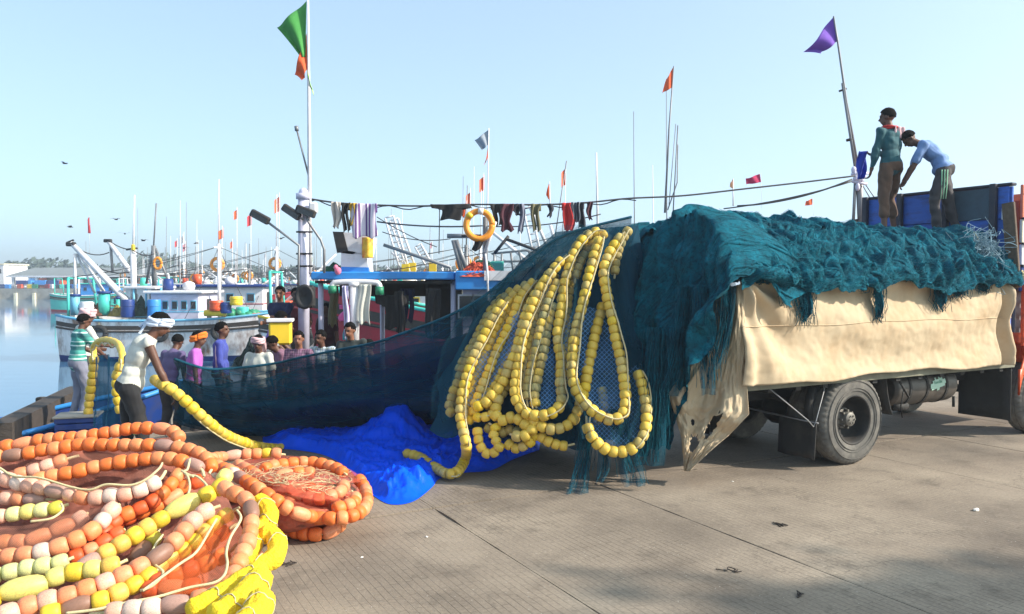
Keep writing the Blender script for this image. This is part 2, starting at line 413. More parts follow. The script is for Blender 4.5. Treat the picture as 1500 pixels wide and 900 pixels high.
    hb = n.new("ShaderNodeMath"); hb.operation = 'MULTIPLY_ADD'; hb.inputs[1].default_value = 0.35; L.new(c2.outputs["Fac"], hb.inputs[0]); L.new(gm.outputs[0], hb.inputs[2])
    bp = n.new("ShaderNodeBump"); bp.inputs["Strength"].default_value = 0.55; bp.inputs["Distance"].default_value = 0.012
    L.new(hb.outputs[0], bp.inputs["Height"]); L.new(bp.outputs[0], p.inputs["Normal"])
    return m
m_slab = quay_slab_material()
m_joint = mat("joint_filling", srgb(100, 91, 80), 0.95, 0.3, 5, bump=0.6, bscale=30, dirt=srgb(40, 38, 34), dirt_amt=0.6, dirt_scale=6)

QUAY = [(-7.0, -14), (-7.0, 10.9), (-8.0, 14.6), (-6.2, 14.7), (-5.7, 11.9), (0.5, 12.25), (4, 15.5), (60, 46), (60, -14)]
b = MB()
b.poly([(x, y, -0.014) for x, y in QUAY])
wl = [(x, y) for x, y in QUAY]
for i in range(len(wl)):
    (x0, y0), (x1, y1) = wl[i], wl[(i + 1) % len(wl)]
    b.add([(x0, y0, -0.014), (x1, y1, -0.014), (x1, y1, -3.0), (x0, y0, -3.0)], [(0, 1, 2, 3)], 1)
ground = b.build("quay_ground", [m_joint, m_concrete], smooth=False); tag(ground, kind="structure")
def inside(x, y):
    c = False; k = len(QUAY)
    for i in range(k):
        (x0, y0), (x1, y1) = QUAY[i], QUAY[(i + 1) % k]
        if (y0 > y) != (y1 > y) and x < (x1 - x0) * (y - y0) / (y1 - y0) + x0: c = not c
    return c
# cast slabs: long joints run along VX every 1.87 m, cross joints every few metres, edges crumbled
SL = 1.87
for iu in range(-6, 16):
    u0 = 2.93 + SL * iu
    off = random.uniform(0, 5.5)
    for iv in range(-3, 7):
        v0 = iv * 5.6 + (off if False else 0.0) + 1.3
        uc, vc = u0 + SL / 2, v0 + 2.8
        cs = [UX * (u0 + a) + VX * (v0 + c) for a in (0.02, SL - 0.02) for c in (0.02, 5.58)]
        ce = UX * uc + VX * vc
        if not all(inside(p.x, p.y) for p in cs): 
            # shorter slabs along the edge
            ok = [inside((UX * (u0 + a) + VX * (v0 + c)).x, (UX * (u0 + a) + VX * (v0 + c)).y) for a in (0.02, SL - .02) for c in (0.02,)]
            if not all(ok): continue
            ln = 5.58
            while ln > 0.4 and not all(inside((UX * (u0 + a) + VX * (v0 + ln)).x, (UX * (u0 + a) + VX * (v0 + ln)).y) for a in (0.02, SL - .02)): ln -= 0.2
            if ln <= 0.4: continue
        else: ln = 5.58
        if ce.y < 0 or ce.y > 24 or abs(ce.x) > 16: continue
        b = MB(); n_ = 40
        zz = random.uniform(-0.004, 0.004)
        def edge(a, c, s):
            p = UX * (u0 + a) + VX * (v0 + c)
            j = 0.003 + 0.030 * max(0, fbm(V((p.x * 1.6, p.y * 1.6, 3.1)), 4)) ** 1.5 + 0.003 * N.noise(V((p.x * 18, p.y * 18, 0)))
            return UX * (u0 + a + s * j) + VX * (v0 + c)
        ring = []
        for k in range(n_ + 1): ring.append(edge(0.0, 0.012 + (ln - .024) * k / n_, 1))
        for k in range(n_, -1, -1): ring.append(edge(SL, 0.012 + (ln - .024) * k / n_, -1))
        top = [V((p.x, p.y, zz)) for p in ring]; low = [V((p.x, p.y, -0.013)) for p in ring]
        kk = len(top)
        b.add(top, [(k, kk - 1 - k, kk - 2 - k, k + 1) for k in range(n_)])
        b.add(top + low, [(k, (k + 1) % kk, kk + (k + 1) % kk, kk + k) for k in range(kk)])
        b.build("concrete_slab", m_slab, ground, smooth=False)

# water
def water_material():
    m = bpy.data.materials.new("harbour_water"); m.use_nodes = True
    t = m.node_tree; n = t.nodes; L = t.links; p = n["Principled BSDF"]
    p.inputs["Base Color"].default_value = (*srgb(70, 110, 140), 1); p.inputs["Roughness"].default_value = 0.06; p.inputs["IOR"].default_value = 1.33
    geo = n.new("ShaderNodeNewGeometry"); mp = n.new("ShaderNodeMapping"); mp.inputs["Scale"].default_value = (0.35, 1.0, 1)
    L.new(geo.outputs["Position"], mp.inputs[0])
    nz = n.new("ShaderNodeTexNoise"); nz.inputs["Scale"].default_value = 1.1; nz.inputs["Detail"].default_value = 5; L.new(mp.outputs[0], nz.inputs[0])
    bp = n.new("ShaderNodeBump"); bp.inputs["Strength"].default_value = 0.10; bp.inputs["Distance"].default_value = 0.05
    L.new(nz.outputs["Fac"], bp.inputs["Height"]); L.new(bp.outputs[0], p.inputs["Normal"])
    return m
WZ = -1.55
b = MB(); b.poly([(-2500, -60, WZ), (2500, -60, WZ), (2500, 4000, WZ), (-2500, 4000, WZ)])
tag(b.build("water", water_material(), smooth=False), kind="structure")

# far quay with its long shed
b = MB()
b.box((-40, 165, -0.6), (230, 20, 2.3)); 
for k in range(30): b.box((-100 + k * 3.6, 154.7, -1.1), (0.5, 0.5, 1.6), mi=1)
fq = b.build("far_quay", [m_concrete, m_cream], smooth=False); tag(fq, kind="structure")
m_roof = mat("grey_shed_roof", srgb(118, 124, 126), 0.8, 0.1, 0.5, dirt=srgb(95, 98, 98), dirt_amt=0.5, dirt_scale=0.2, stretch=(1, .2, 1))
m_shedwall = mat("shed_back_wall", srgb(150, 140, 130), 0.9, 0.2, 0.5)
sh = thing("harbour_shed", "long low open fronted shed with grey roof and white columns on the far quay", "shed", (0, 0, 0))
def fx(px, d): return (px - 750) / F * d
D2 = 158.0
zf = 0.56
x0, x1 = fx(18, D2), fx(352, D2)
b = MB()
ze, zr2 = 3.05, 4.75
b.add([(x0 - .5, D2 - 1, ze), (x1, D2 - 1, ze), (x1 - .5, D2 + 5, zr2), (x0 + 1.6, D2 + 5, zr2), (x0 - .5, D2 + 11, ze), (x1, D2 + 11, ze)], [(0, 1, 2, 3), (3, 2, 5, 4), (0, 3, 4), (1, 5, 2)])
b.build("roof", m_roof, sh, smooth=False)
b = MB(); b.box(((x0 + x1) / 2, D2 - 1, ze - .15), (x1 - x0 + 1, 0.3, 0.32)); b.build("eaves_beam", m_white, sh, smooth=False)
b = MB(); b.box(((x0 + x1) / 2, D2 + 10.5, (ze + zf) / 2), (x1 - x0, 0.3, ze - zf)); b.build("back_wall", m_shedwall, sh, smooth=False)
for px in (23, 57, 89.5, 122, 152, 182, 212, 243, 274, 305, 335):
    b = MB(); b.box((fx(px, D2), D2 - .6, (ze + zf) / 2 - .2), (0.5, 0.5, ze - zf)); b.build("column", m_white, sh, smooth=False)
for k, (px, c) in enumerate([(36, m_blue), (50, m_orange), (68, m_lblue), (80, m_yellow), (97, m_orange), (131, m_cream), (165, m_blue), (200, m_orange), (262, m_yellow)]):
    b = MB(); b.box((fx(px, D2 + 7), D2 + 10.2, 1.6), (1.7, 0.2, 2.0)); b.build("wall_panel", c, sh, smooth=False)
# white building left of it
wb = thing("harbour_building", "small white building beside the long shed across the water", "building")
xb0, xb1 = fx(-60, 162), fx(6, 162)
b = MB(); b.box(((xb0 + xb1) / 2, 166, 2.9), (xb1 - xb0, 8, 4.9)); b.build("wall", m_white, wb, smooth=False)
b = MB(); b.box(((xb0 + xb1) / 2, 166, 5.45), (xb1 - xb0 + .5, 8.5, 0.25)); b.build("roof", m_cream, wb, smooth=False)
for k in range(6):
    b = MB(); b.box((xb1 - .7 - k * 1.6, 161.95, 4.0), (0.45, 0.12, 0.9)); b.build("window", m_glass, wb, smooth=False)
# small lorries, crates and bicycles under and before the shed
rnd = random.Random(3)
m_cols = [m_dblue, m_blue, m_orange, m_yellow, m_green, m_red, m_white, m_turq]
names = {id(m_dblue): "dark blue", id(m_blue): "sky blue", id(m_orange): "orange", id(m_yellow): "yellow", id(m_green): "green", id(m_red): "red", id(m_white): "white", id(m_turq): "turquoise", id(m_lblue): "pale blue", id(m_lilac): "lilac", id(m_cream): "cream", id(m_whitehull): "off white"}
for px, c, c2, nm in ((37, m_dblue, m_blue, "dark blue lorry with sky blue cab under the far shed"), (64, m_blue, m_dblue, "sky blue lorry parked under the far shed beside a yellow wall panel"), (83, m_dblue, m_orange, "dark blue lorry with orange cab under the far shed")):
    t = thing("parked_lorry", nm, "lorry", (fx(px, 156), 156.2, zf), 0, "lorries on the far quay")
    b = MB(); b.box((-.4, 0, 1.15), (2.2, 1.5, .9), bev=.05); b.build("body", c, t, smooth=False)
    b = MB(); b.box((1.15, 0, .95), (.8, 1.4, 1.2), bev=.12); b.build("cab", c2, t, smooth=False)
    for x in (-.9, 1.0):
        b = MB(); b.lathe([(0.05, -.8), (.36, -.8), (.36, -.5), (.05, -.5)], 14, (x, 0, .36), 'Y'); b.build("wheel", m_black, t)
    b = MB(); b.box((.1, 0, .55), (2.9, 1.2, .14)); b.build("chassis", m_dark, t, smooth=False)
for k, px in enumerate((5, 12, 30, 45, 52, 71, 76, 92, 100, 110)):
    c = m_cols[k % 8]
    t = thing("fish_crate", f"far {names[id(c)]} heap of fish crates number of colours on the quay edge" if False else f"{names[id(c)]} fish crates stacked on the far quay " + ("before the white building" if px < 20 else "in front of the shed"), "crate", (fx(px, 155.4), 155.4, zf), rnd.uniform(-.3, .3), "fish crates on the far quay")
    for j in range(2):
        b = MB(); b.box((0, 0, .22 + j * .42), (.95, .7, .4), bev=.04); b.box((0, 0, .36 + j * .42), (1.02, .76, .06)); b.build("crate_box", c, t, smooth=False)

# far wood of palms, and single palms above the shed roof
m_leaf = mat("far_foliage", srgb(70, 84, 74), 0.9, 0.3, 0.5)
m_trunk = mat("palm_trunk", srgb(95, 85, 72), 0.9, 0.2, 2)
def blobs(name, cx, cy, cz, rx, rz, n_, seed, size):
    rg = random.Random(seed); b = MB()
    for k in range(n_):
        a, r = rg.uniform(0, 2 * pi), sqrt(rg.random())
        x, y = cx + rx * r * cos(a), cy + 4 * r * sin(a)
        z = cz + rz * (rg.random() ** .7) * (1 - (x - cx) ** 2 / (rx * rx + .01)) ** .5
        n1, n2 = V((rg.gauss(0, 1), rg.gauss(0, 1), rg.gauss(0, 1))).normalized(), None
        n2 = n1.orthogonal().normalized() * size * rg.uniform(.6, 1.4); n1 = n1.cross(n2).normalized() * size * .5 * rg.uniform(.6, 1.2)
        c = V((x, y, z)); b.add([c - n2, c - n1, c + n2, c + n1], [(0, 1, 2, 3)])
    return b
b = MB(); rg = random.Random(5)
for k in range(9000):
    x = rg.uniform(-260, 20); 
    top = 3.2 + 3.4 * max(0, fbm(V((x * .045, 2.2, 0)), 4) + .42) + (3.0 * math.exp(-((x + 135) / 14) ** 2)) + 5.0 * math.exp(-((x + 105) / 10) ** 2)
    z = rg.uniform(0.2, 1) ** .8 * top + .6
    c = V((x, 235 + rg.uniform(-9, 9), z)); n1 = V((rg.gauss(0, 1), rg.gauss(0, 1), rg.gauss(0, 1))).normalized()
    n2 = n1.orthogonal().normalized() * 1.0; n1 = n1.cross(n2).normalized() * .5
    b.add([c - n2, c - n1, c + n2, c + n1], [(0, 1, 2, 3)])
tag(b.build("far_wood", m_leaf, smooth=False), "hazy wood on the shore beyond the far quay", kind="stuff")
def palm(px, ytop, label):
    d = 196.0; x = fx(px, d); zt = at(px, ytop, d).z
    t = thing("palm_tree", label, "tree", (x, d, .5), group="palms beyond the shed")
    b = MB(); b.tube([(0, 0, 0), (.15, 0, zt * .5), (.3, 0, zt - 1.2)], .22, 6, r2=.13); b.build("trunk", m_trunk, t)
    b = MB()
    for k in range(16):
        a = k * 2.4; e = rnd.uniform(-.2, 1.0); L_ = rnd.uniform(1.6, 2.4)
        pr = None
        for j in range(5):
            s_ = j / 4; p = V((.3 + cos(a) * L_ * s_ * cos(e * (1 - s_)), sin(a) * L_ * s_, zt - 1.1 + L_ * (e * s_ - 1.1 * s_ * s_)))
            wv = V((-sin(a), cos(a), .25)) * (.34 * (1 - s_ * .8))
            if pr: b.add([pr[0] - pr[1], pr[0] + pr[1], p + wv, p - wv], [(0, 1, 2, 3)])
            pr = (p, wv)
    b.build("crown", m_leaf, t, smooth=False)
palm(17, 383, "tallest palm, rising behind the small white building across the water")
for px, y, l in ((33, 389, "palm over the shed roof end beside the white building"), (64, 388, "lone palm above the middle of the far shed roof"), (82, 390, "palm between the lone palm and the leaning white boom"), (47, 390, "low palm between two taller ones over the shed roof")):
    palm(px, y, l)
# ------------------------------------------------------------------ the lorry
RZ = atan2(UX.y, UX.x)
lorry = thing("lorry", "open backed lorry with blue headboard and orange cab, heaped with teal fishing net", "lorry", ORG, RZ)
m_tyre = mat("dusty_tyre", srgb(92, 89, 84), 0.9, 0.2, 7, dirt=srgb(140, 134, 124), dirt_amt=0.55, dirt_scale=5)
m_under = mat("greasy_chassis", srgb(30, 29, 28), 0.75, 0.3, 8, dirt=srgb(70, 60, 50), dirt_amt=0.4, dirt_scale=5)
m_flap = mat("rubber_flap", srgb(44, 43, 42), 0.85, 0.2, 5, dirt=srgb(85, 78, 70), dirt_amt=0.4, dirt_scale=3)
m_hub = mat("worn_hub", srgb(120, 116, 108), 0.6, 0.2, 20, metal=.3, dirt=srgb(60, 50, 42), dirt_amt=.6, dirt_scale=12)
def tyre_mesh():
    n = 144; prof = []
    Rr, W_ = 0.525, 0.27
    # from inner bead over the outer side wall, tread, to the far bead (y from 0 outwards to W)
    prof = [(.275, .035, 0), (.29, .01, 0), (.32, .002, 0), (.40, -.006, 0), (.46, .0, 0), (.490, .010, 1), (.512, .028, 2), (.524, .05, 2), (.525, .075, 0), (.513, .080, 0), (.513, .092, 0), (.526, .097, 0),
            (.526, .172, 0), (.513, .178, 0), (.513, .19, 0), (.525, .195, 0), (.524, .22, 2), (.512, .242, 2), (.49, .26, 1), (.44, .27, 0), (.30, .265, 0), (.275, .235, 0)]
    b = MB(); vs = []
    for r, y, k in prof:
        for j in range(n):
            a = 2 * pi * j / n
            rr = r - ((.016 if k == 2 else .008) if k and j % 3 == 0 else 0)
            vs.append((rr * cos(a), y + (.004 if k == 1 and j % 3 == 0 else 0), rr * sin(a)))
    K = len(prof)
    b.add(vs, [(i * n + j, i * n + (j + 1) % n, (i + 1) * n + (j + 1) % n, (i + 1) * n + j) for i in range(K - 1) for j in range(n)])
    # raised rings of the side wall
    for r in (.345, .375, .455): b.lathe([(r - .004, -.004), (r, -.012), (r + .004, -.004)], 72, axis='Y')
    me = b.mesh("tyre", m_tyre); me.set_sharp_from_angle(angle=R(40)); return me
me_tyre = tyre_mesh()
def rim_mesh(front):
    b = MB()
    if front: pr = [(.285, .03), (.295, .012), (.28, .008), (.262, .03), (.25, .07), (.22, .05), (.16, .0), (.10, -.02), (.0, -.02)]
    else: pr = [(.285, .03), (.298, .010), (.284, .004), (.266, .02), (.255, .10), (.245, .19), (.20, .215), (.12, .215), (.0, .215)]
    b.lathe(pr, 48, axis='Y'); return b.mesh("rim", m_under)
me_rr, me_rf = rim_mesh(False), rim_mesh(True)
b = MB(); b.lathe([(.0, .045), (.062, .045), (.082, .06), (.088, .10), (.095, .14), (.12, .15), (.125, .215)], 24, axis='Y')
for k in range(8): b.cyl((.1 * cos(k * pi / 4), .09, .1 * sin(k * pi / 4)), (.1 * cos(k * pi / 4), .15, .1 * sin(k * pi / 4)), .014, n=6)
for k in range(6): b.cyl((.045 * cos(k * pi / 3), .03, .045 * sin(k * pi / 3)), (.045 * cos(k * pi / 3), .05, .045 * sin(k * pi / 3)), .010, n=6)
me_hub = b.mesh("hub", m_hub); me_hub.set_sharp_from_angle(angle=R(40))
def wheel(x, y, front=False, flip=False):
    w_ = thing_part = bpy.data.objects.new("wheel", me_tyre); col.objects.link(w_); w_.parent = lorry
    w_.location = (x, y, .525); w_.rotation_euler = (0, 0, pi if flip else 0)
    link("rim", me_rf if front else me_rr, w_)
    link("hub", me_hub, w_)
FXW = 3.92
wheel(0, 0); wheel(0, 2.28, flip=True); wheel(FXW, .02, True); wheel(FXW, 2.26, True, True)
for y, fl in ((.31, False), (1.97, True)):
    w_ = bpy.data.objects.new("inner_wheel", me_tyre); col.objects.link(w_); w_.parent = lorry; w_.location = (0, y, .525); w_.rotation_euler = (0, 0, pi if fl else 0)
b = MB()
for y in (.72, 1.56): b.box((1.6, y, .84), (7.0, .08, .22))
for x in (-1.7, -.8, .6, 1.6, 2.6, 3.6): b.box((x, 1.14, .84), (.1, .8, .16))
b.build("chassis_frame", m_under, lorry, smooth=False)
b = MB(); b.cyl((0, .3, .525), (0, 2.0, .525), .075, n=12); b.ball((0, 1.14, .525), (.24, .2, .22)); b.cyl((FXW, .2, .5), (FXW, 2.1, .5), .06, n=10); b.cyl((.2, 1.14, .6), (3.4, 1.14, .75), .05, n=8)
explode(b.build("axle", m_under, lorry))
for y in (.58, 1.70):
    b = MB()
    for k in range(6): b.tube([(-.75 + k * .09, y, .78 - k * .022), (-.3, y, .63 - k * .016 + .015), (0, y, .60 - k * .014), (.3, y, .63 - k * .016 + .015), (.75 - k * .09, y, .78 - k * .022)], .022, 4)
    b.build("leaf_spring", m_under, lorry, smooth=False)
b = MB(); b.box((.68, 1.14, 1.035), (5.06, 2.26, .07)); b.build("bed_floor", m_wood, lorry, smooth=False)
b = MB(); b.box((.68, .03, 1.03), (5.1, .05, .11)); b.build("bed_edge_rail", mat("bed_rail", srgb(120, 118, 100), .7, .2, 6, dirt=srgb(80, 70, 55), dirt_amt=.5), lorry, smooth=False)
for k in range(12):
    b = MB(); b.box((-1.75 + k * .43, 1.14, .965), (.08, 2.2, .075)); b.build("cross_member", m_under, lorry, smooth=False)
for k in range(4):          # side boards behind the canvas, both sides
    for y in (.06, 2.24):
        b = MB(); b.box((.68, y, 1.2 + k * .25), (5.0, .04, .235)); b.build("side_board", m_dblue, lorry, smooth=False)
# mud flaps and brackets
def curved_flap(x, y0, y1, zt, zb, name="mud_flap"):
    b = MB(); b.grid(lambda a, c: (x + .02 * sin(a * 7) * c - .03 * c, lerp(y0, y1, a), lerp(zt, zb, c)), 6, 5); return b.build(name, m_flap, lorry, solid=.012)
curved_flap(-.62, .02, .56, .56, .12); curved_flap(-.62, 1.72, 2.24, .56, .12)
b = MB(); b.grid(lambda a, c: (3.2 + .02 * sin(a * 5), lerp(.03, .75, a), lerp(1.02, .24, c)), 5, 4); b.build("mud_flap", m_flap, lorry, solid=.012)
b = MB(); b.grid(lambda a, c: (.72 + .12 * c * c, lerp(.12, .6, a), lerp(1.0, .5, c)), 5, 6); b.build("wheel_guard", m_flap, lorry, solid=.012)
b = MB(); b.tube([(-1.35, .04, .98), (-.75, .03, .58), (-.66, .03, .50), (-.62, .03, .56), (-.42, .06, 1.0)], .008, 5); b.tube([(-.62, .0, .54), (-.62, 1.1, .56)], .012, 5); explode(b.build("flap_bracket", m_steel, lorry))
b = MB(); b.tube([(-.52, .2, .52), (-.55, .2, .7), (-.45, .22, .95)], .05, 8); b.build("guard_pipe", m_flap, lorry)
# fuel tank with straps and a badge
b = MB(); b.lathe([(0, 0), (.2, 0), (.235, .03), (.24, .06), (.24, 1.2), (.235, 1.23), (.2, 1.26), (0, 1.26)], 28, (1.02, .42, .78), 'X'); tank = b.build("fuel_tank", mat("tank_metal", srgb(74, 70, 66), .5, .2, 8, metal=.35, dirt=srgb(110, 100, 90), dirt_amt=.5), lorry, auto=40)
for x in (1.28, 1.62, 2.02):
    b = MB(); b.lathe([(.243, -.02), (.25, -.02), (.25, .02), (.243, .02)], 28, (x, .42, .78), 'X'); b.build("strap", m_under, tank, smooth=False)
def on_tank(x, a, r=.247): return (x, .42 - r * cos(a), .78 + r * sin(a))
b = MB()
b.grid(lambda u, v: on_tank(lerp(1.66, 1.98, u), lerp(-.06, .62, v) * 1.0 - 0.12 + .25 * (u - .5), .252), 12, 6, 0, skip=lambda u, v: ((u - .5) / .5) ** 2 + ((v - .5) / .42) ** 2 > 1.0 + .12 * sin(atan2(v - .5, u - .5) * 7))
b.build("badge", mat("pale_green_badge", srgb(165, 200, 180), .5, .06, 9), tank, smooth=True)
b = MB()
for k in range(6):
    x = 1.74 + k * .028; b.grid(lambda u, v: on_tank(x + .016 * u, .17 + .25 * (x - 1.82) + .1 * v + (.04 if k in (0, 4) else 0) * v, .2545), 1, 2)
b.build("badge_lettering", m_green, tank, smooth=False)
b = MB(); b.cyl((1.1, .3, .55), (1.35, .3, .55), .05); b.cyl((2.35, .3, .6), (2.35, .3, .46), .018); b.tube([(1.05, .12, .8), (1.0, .12, .6), (1.03, .12, .45)], .008, 5); b.tube([(.95, .14, .95), (1.12, .1, .7)], .014, 5); explode(b.build("pipe_work", m_under, lorry))
# headboard: planks and posts across the front of the load bed
HBX = 3.08
m_hb = mat("headboard_blue", srgb(44, 98, 190), .6, .3, 3, dirt=srgb(52, 52, 62), dirt_amt=.75, dirt_scale=3, stretch=(1, 1, 3))
m_hbg = mat("headboard_slate", srgb(62, 84, 100), .6, .2, 3, dirt=srgb(45, 45, 50), dirt_amt=.5, dirt_scale=3)
m_hbd = mat("headboard_post", srgb(38, 42, 58), .6, .3, 4, dirt=srgb(70, 62, 55), dirt_amt=.4, dirt_scale=4)
zs = [1.12, 1.6, 2.08, 2.53, 2.98, 3.42]
for k in range(5):
    for (y0, y1) in ((.04, .18), (.26, .86), (.94, 2.26)):
        top = k == 4
        b = MB(); b.box((HBX + (.012 if k % 2 else 0), (y0 + y1) / 2, (zs[k] + zs[k + 1]) / 2), (.035, y1 - y0, zs[k + 1] - zs[k] - .012), bev=.006)
        b.build("plank", m_hbg if top and .2 < y0 < .5 else m_hb, lorry, smooth=False)
MB().box((HBX + .035, 1.14, 2.27), (.03, 2.26, 2.28)).build("backing_board", m_hb, lorry, smooth=False)
for y in (.22, .90, 1.62, 2.22):
    b = MB(); b.box((HBX - .055, y, 2.28), (.07, .085, 2.36), bev=.008); b.build("post", m_hbd, lorry, smooth=False)
b = MB(); b.box((HBX - .03, .1, 3.05), (.004, .035, .16)); b.build("sticker", m_white, lorry, smooth=False)
b = MB(); b.box((HBX + .03, 1.14, 3.44), (.12, 2.3, .04), bev=.01); b.build("top_rail", m_hbd, lorry, smooth=False)
# leaning plank at the near corner
b = MB(); b.box((3.03, -.03, 2.62), (.05, .16, 1.15), M.Rotation(-.12, 3, 'X') @ M.Rotation(.05, 3, 'Y'), bev=.008); b.build("leaning_plank", m_wood, lorry, smooth=False)
# cab side just in frame
cab = MB().box((4.5, 1.14, 2.75), (2.0, 2.2, 1.2), bev=.1).box((4.6, 1.14, 1.6), (2.0, 2.2, 1.2), bev=.08).build("cab", m_orange, lorry, smooth=False)
for (z0, z1, m) in ((3.0, 3.45, mat("faded_orange", srgb(225, 120, 85), .5, .15, 3, dirt=srgb(190, 160, 140), dirt_amt=.6)), (2.66, 2.98, m_cream), (2.36, 2.64, m_white), (2.0, 2.34, m_dblue)):
    MB().box((3.66, .03, (z0 + z1) / 2), (.62, .04, z1 - z0), bev=.008).build("side_panel", m, cab, smooth=False)
for z in (2.99, 2.65, 2.35): MB().box((3.66, .0, z), (.64, .03, .025)).build("frame_rail", m_dark, cab, smooth=False)
b = MB(); b.tube([(3.44, -.05, 3.38), (3.48, -.06, 3.40), (3.52, -.06, 3.36), (3.53, -.06, 2.2)], .014, 6); b.tube([(3.40, -.04, 2.66), (3.7, -.06, 2.66)], .012, 5); b.build("hand_rail", m_dark, cab)
for k in range(5): MB().box((3.62, -.02, 2.02 - k * .17), (.46, .05, .075), bev=.008).build("slat", m_orange, cab, smooth=False)
for x in (3.40, 3.62, 3.84): MB().box((x, -.0, 1.68), (.05, .05, .85), bev=.006).build("slat_post", m_orange, cab, smooth=False)
MB().box((3.62, .14, 1.7), (.4, .04, .8)).build("back_panel", m_steel, cab, smooth=False)
b = MB()
def arch(u, v):
    a = lerp(pi * .98, 0.02, u); r = .62
    inn = V((FXW + r * cos(a), -.015, .55 + r * sin(a) * 1.0)); out = V((lerp(3.30, 4.6, u), -.015, 1.30)) if .12 < u < .88 else V((inn.x, -.015, lerp(.7, 1.3, min(1, abs(u - .5) < .38 and 1 or .4))))
    return inn.lerp(out, v)
b.grid(arch, 20, 2); b.build("fender", m_orange, lorry, solid=.03)
MB().box((4.2, .12, 1.36), (1.7, .22, .14), bev=.02).build("sill", m_orange, lorry, smooth=False)

# ------------------------------------------------------------------ canvas over the side of the load
tarp = thing("canvas_tarpaulin", "stained cream canvas hung over the lorry's side, its rear corner torn", "tarpaulin", ORG, RZ)
m_canvas = mat("cream_canvas", srgb(200, 179, 147), .85, .05, 2.2, bump=.12, bscale=9, dirt=srgb(176, 134, 88), dirt_amt=.42, dirt_scale=1.5, trans=.12)
def canvas_pt(u, v):
    x = lerp(-1.90, 2.95 + .05 * v, u); z = lerp(2.19, 1.05, v)
    z += (.02 * sin(x * 2.1) + .012 * sin(x * 5.3 + 1)) * (1 if v > .97 else v)      # uneven hem
    y = -.055
    # swags: broad catenary folds hung from the top corners
    for (xc, wd, am, ph) in ((.75, 2.4, .030, 0.0), (.9, 2.2, .018, .9), (.6, 2.6, .022, 2.0)):
        q = v - .25 * (1 - ((x - xc) / wd) ** 2) * 1.9
        y -= 1.15 * am * sin(q * 9 + ph) * sm(0, .2, v) * (1 - .5 * v)
    y -= .04 * v + .018 * fbm(V((x * 1.1, z * 1.4, 4)), 4) + .014 * abs(fbm(V((x * 2.6 + z, z * 3.2 - x * .8, 9)), 4)) + .006 * fbm(V((x * 9, z * 9, 9)), 3)
    # radiating pulls from the rear top corner
    a = atan2(1 - (1 - v), max(u * 4.4, .02)); rr = sqrt((u * 4.4) ** 2 + v ** 2)
    y -= .05 * sin(a * 13) * math.exp(-rr * .8) * sm(.02, .25, rr)
    # gathers at both ends
    y -= .075 * (sin((x + 1.9) * 17) * .5 + .35) * math.exp(-((x + 1.78) / .17) ** 2) * sm(0, .1, v)
    y -= .085 * sin((x - 2.8) * 26) * sm(2.62, 2.78, x) * sm(.02, .15, v)
    if v < .02: y = .05; z = 2.16
    return (x, y, z)
b = MB(); b.grid(canvas_pt, 230, 56); b.build("side_sheet", m_canvas, tarp, solid=.004)
b = MB()
Lf = [(0, 1046, 428), (.15, 1035, 500), (.3, 1008, 532), (.46, 979, 578), (.6, 988, 606), (.75, 998, 640), (.9, 1001, 672), (1, 1002, 690)]
Rt = [(0, 1089, 415), (.15, 1091, 470), (.3, 1092, 530), (.46, 1097, 607), (.6, 1070, 636), (.75, 1046, 656), (.9, 1022, 678), (1, 1010, 691)]
inv = M.Translation(ORG) @ M.Rotation(RZ, 4, 'Z'); inv.invert()
def flap_pt(u, v):
    lx, ly = interp([(a, p) for a, p, q in Lf], v), interp([(a, q) for a, p, q in Lf], v)
    rx, ry = interp([(a, p) for a, p, q in Rt], v), interp([(a, q) for a, p, q in Rt], v)
    d = 8.22 + .30 * (1 - u) - .05 * v
    k = 1 - .55 * v
    d += .06 * k * (1 - 2 * abs(sin(u * 5.5 + .9 * v + .4))) + .05 * k * sin(u * 4 - 2.6 * v) + .05 * (1 - 2 * abs(fbm(V((u * 2.6 + v, v * 3.4, 2)), 4))) + .015 * fbm(V((u * 12, v * 14, 2)), 3) - .12 * sm(.35, .5, v) * sm(.55, .7, u) * (1 - sm(.5, .62, v))
    return inv @ at(lerp(lx, rx, u), lerp(ly, ry, u), d)
def torn(u, v):
    q = .3 * N.noise(V((u * 9, v * 14, 5))) + .25 * N.noise(V((u * 30, v * 40, 2)))
    return ((u - .40) / .14) ** 2 + ((v - .77) / .065) ** 2 < 1 + q * 3 or ((u - .66) / .07) ** 2 + ((v - .60) / .11) ** 2 < 1 + q * 2.5 or ((u - .33) / .035) ** 2 + ((v - .615) / .025) ** 2 < 1 + q
b.grid(flap_pt, 130, 170, skip=torn); b.build("torn_corner", m_canvas, tarp, solid=.004)
b = MB()
for k in range(9):
    p = V(canvas_pt(.06 + k * .105, .03)); b.tube([p + V((.03 * cos(a * pi / 5), -.012, .03 * sin(a * pi / 5) - .02)) for a in range(11)], .006, 5)
explode(b.build("eyelet_ring", m_rope, tarp))
for v_ in (.46,):      # sewn seams
    b = MB(); b.tube([V(canvas_pt(i / 90, v_)) + V((0, -.006, 0)) for i in range(91)], .006, 4); b.build("seam", m_canvas, tarp)
# rope lashing at the front corner of the canvas
b = MB(); rg = random.Random(2)
for k in range(7):
    p = [V((3.0 + .25 * rg.random(), -.14 - .05 * rg.random(), 2.16 + .12 * rg.random())) for _ in range(6)]
    b.tube(spline(p, 6), .012, 5)
explode(b.build("lashing", m_rope, tarp))

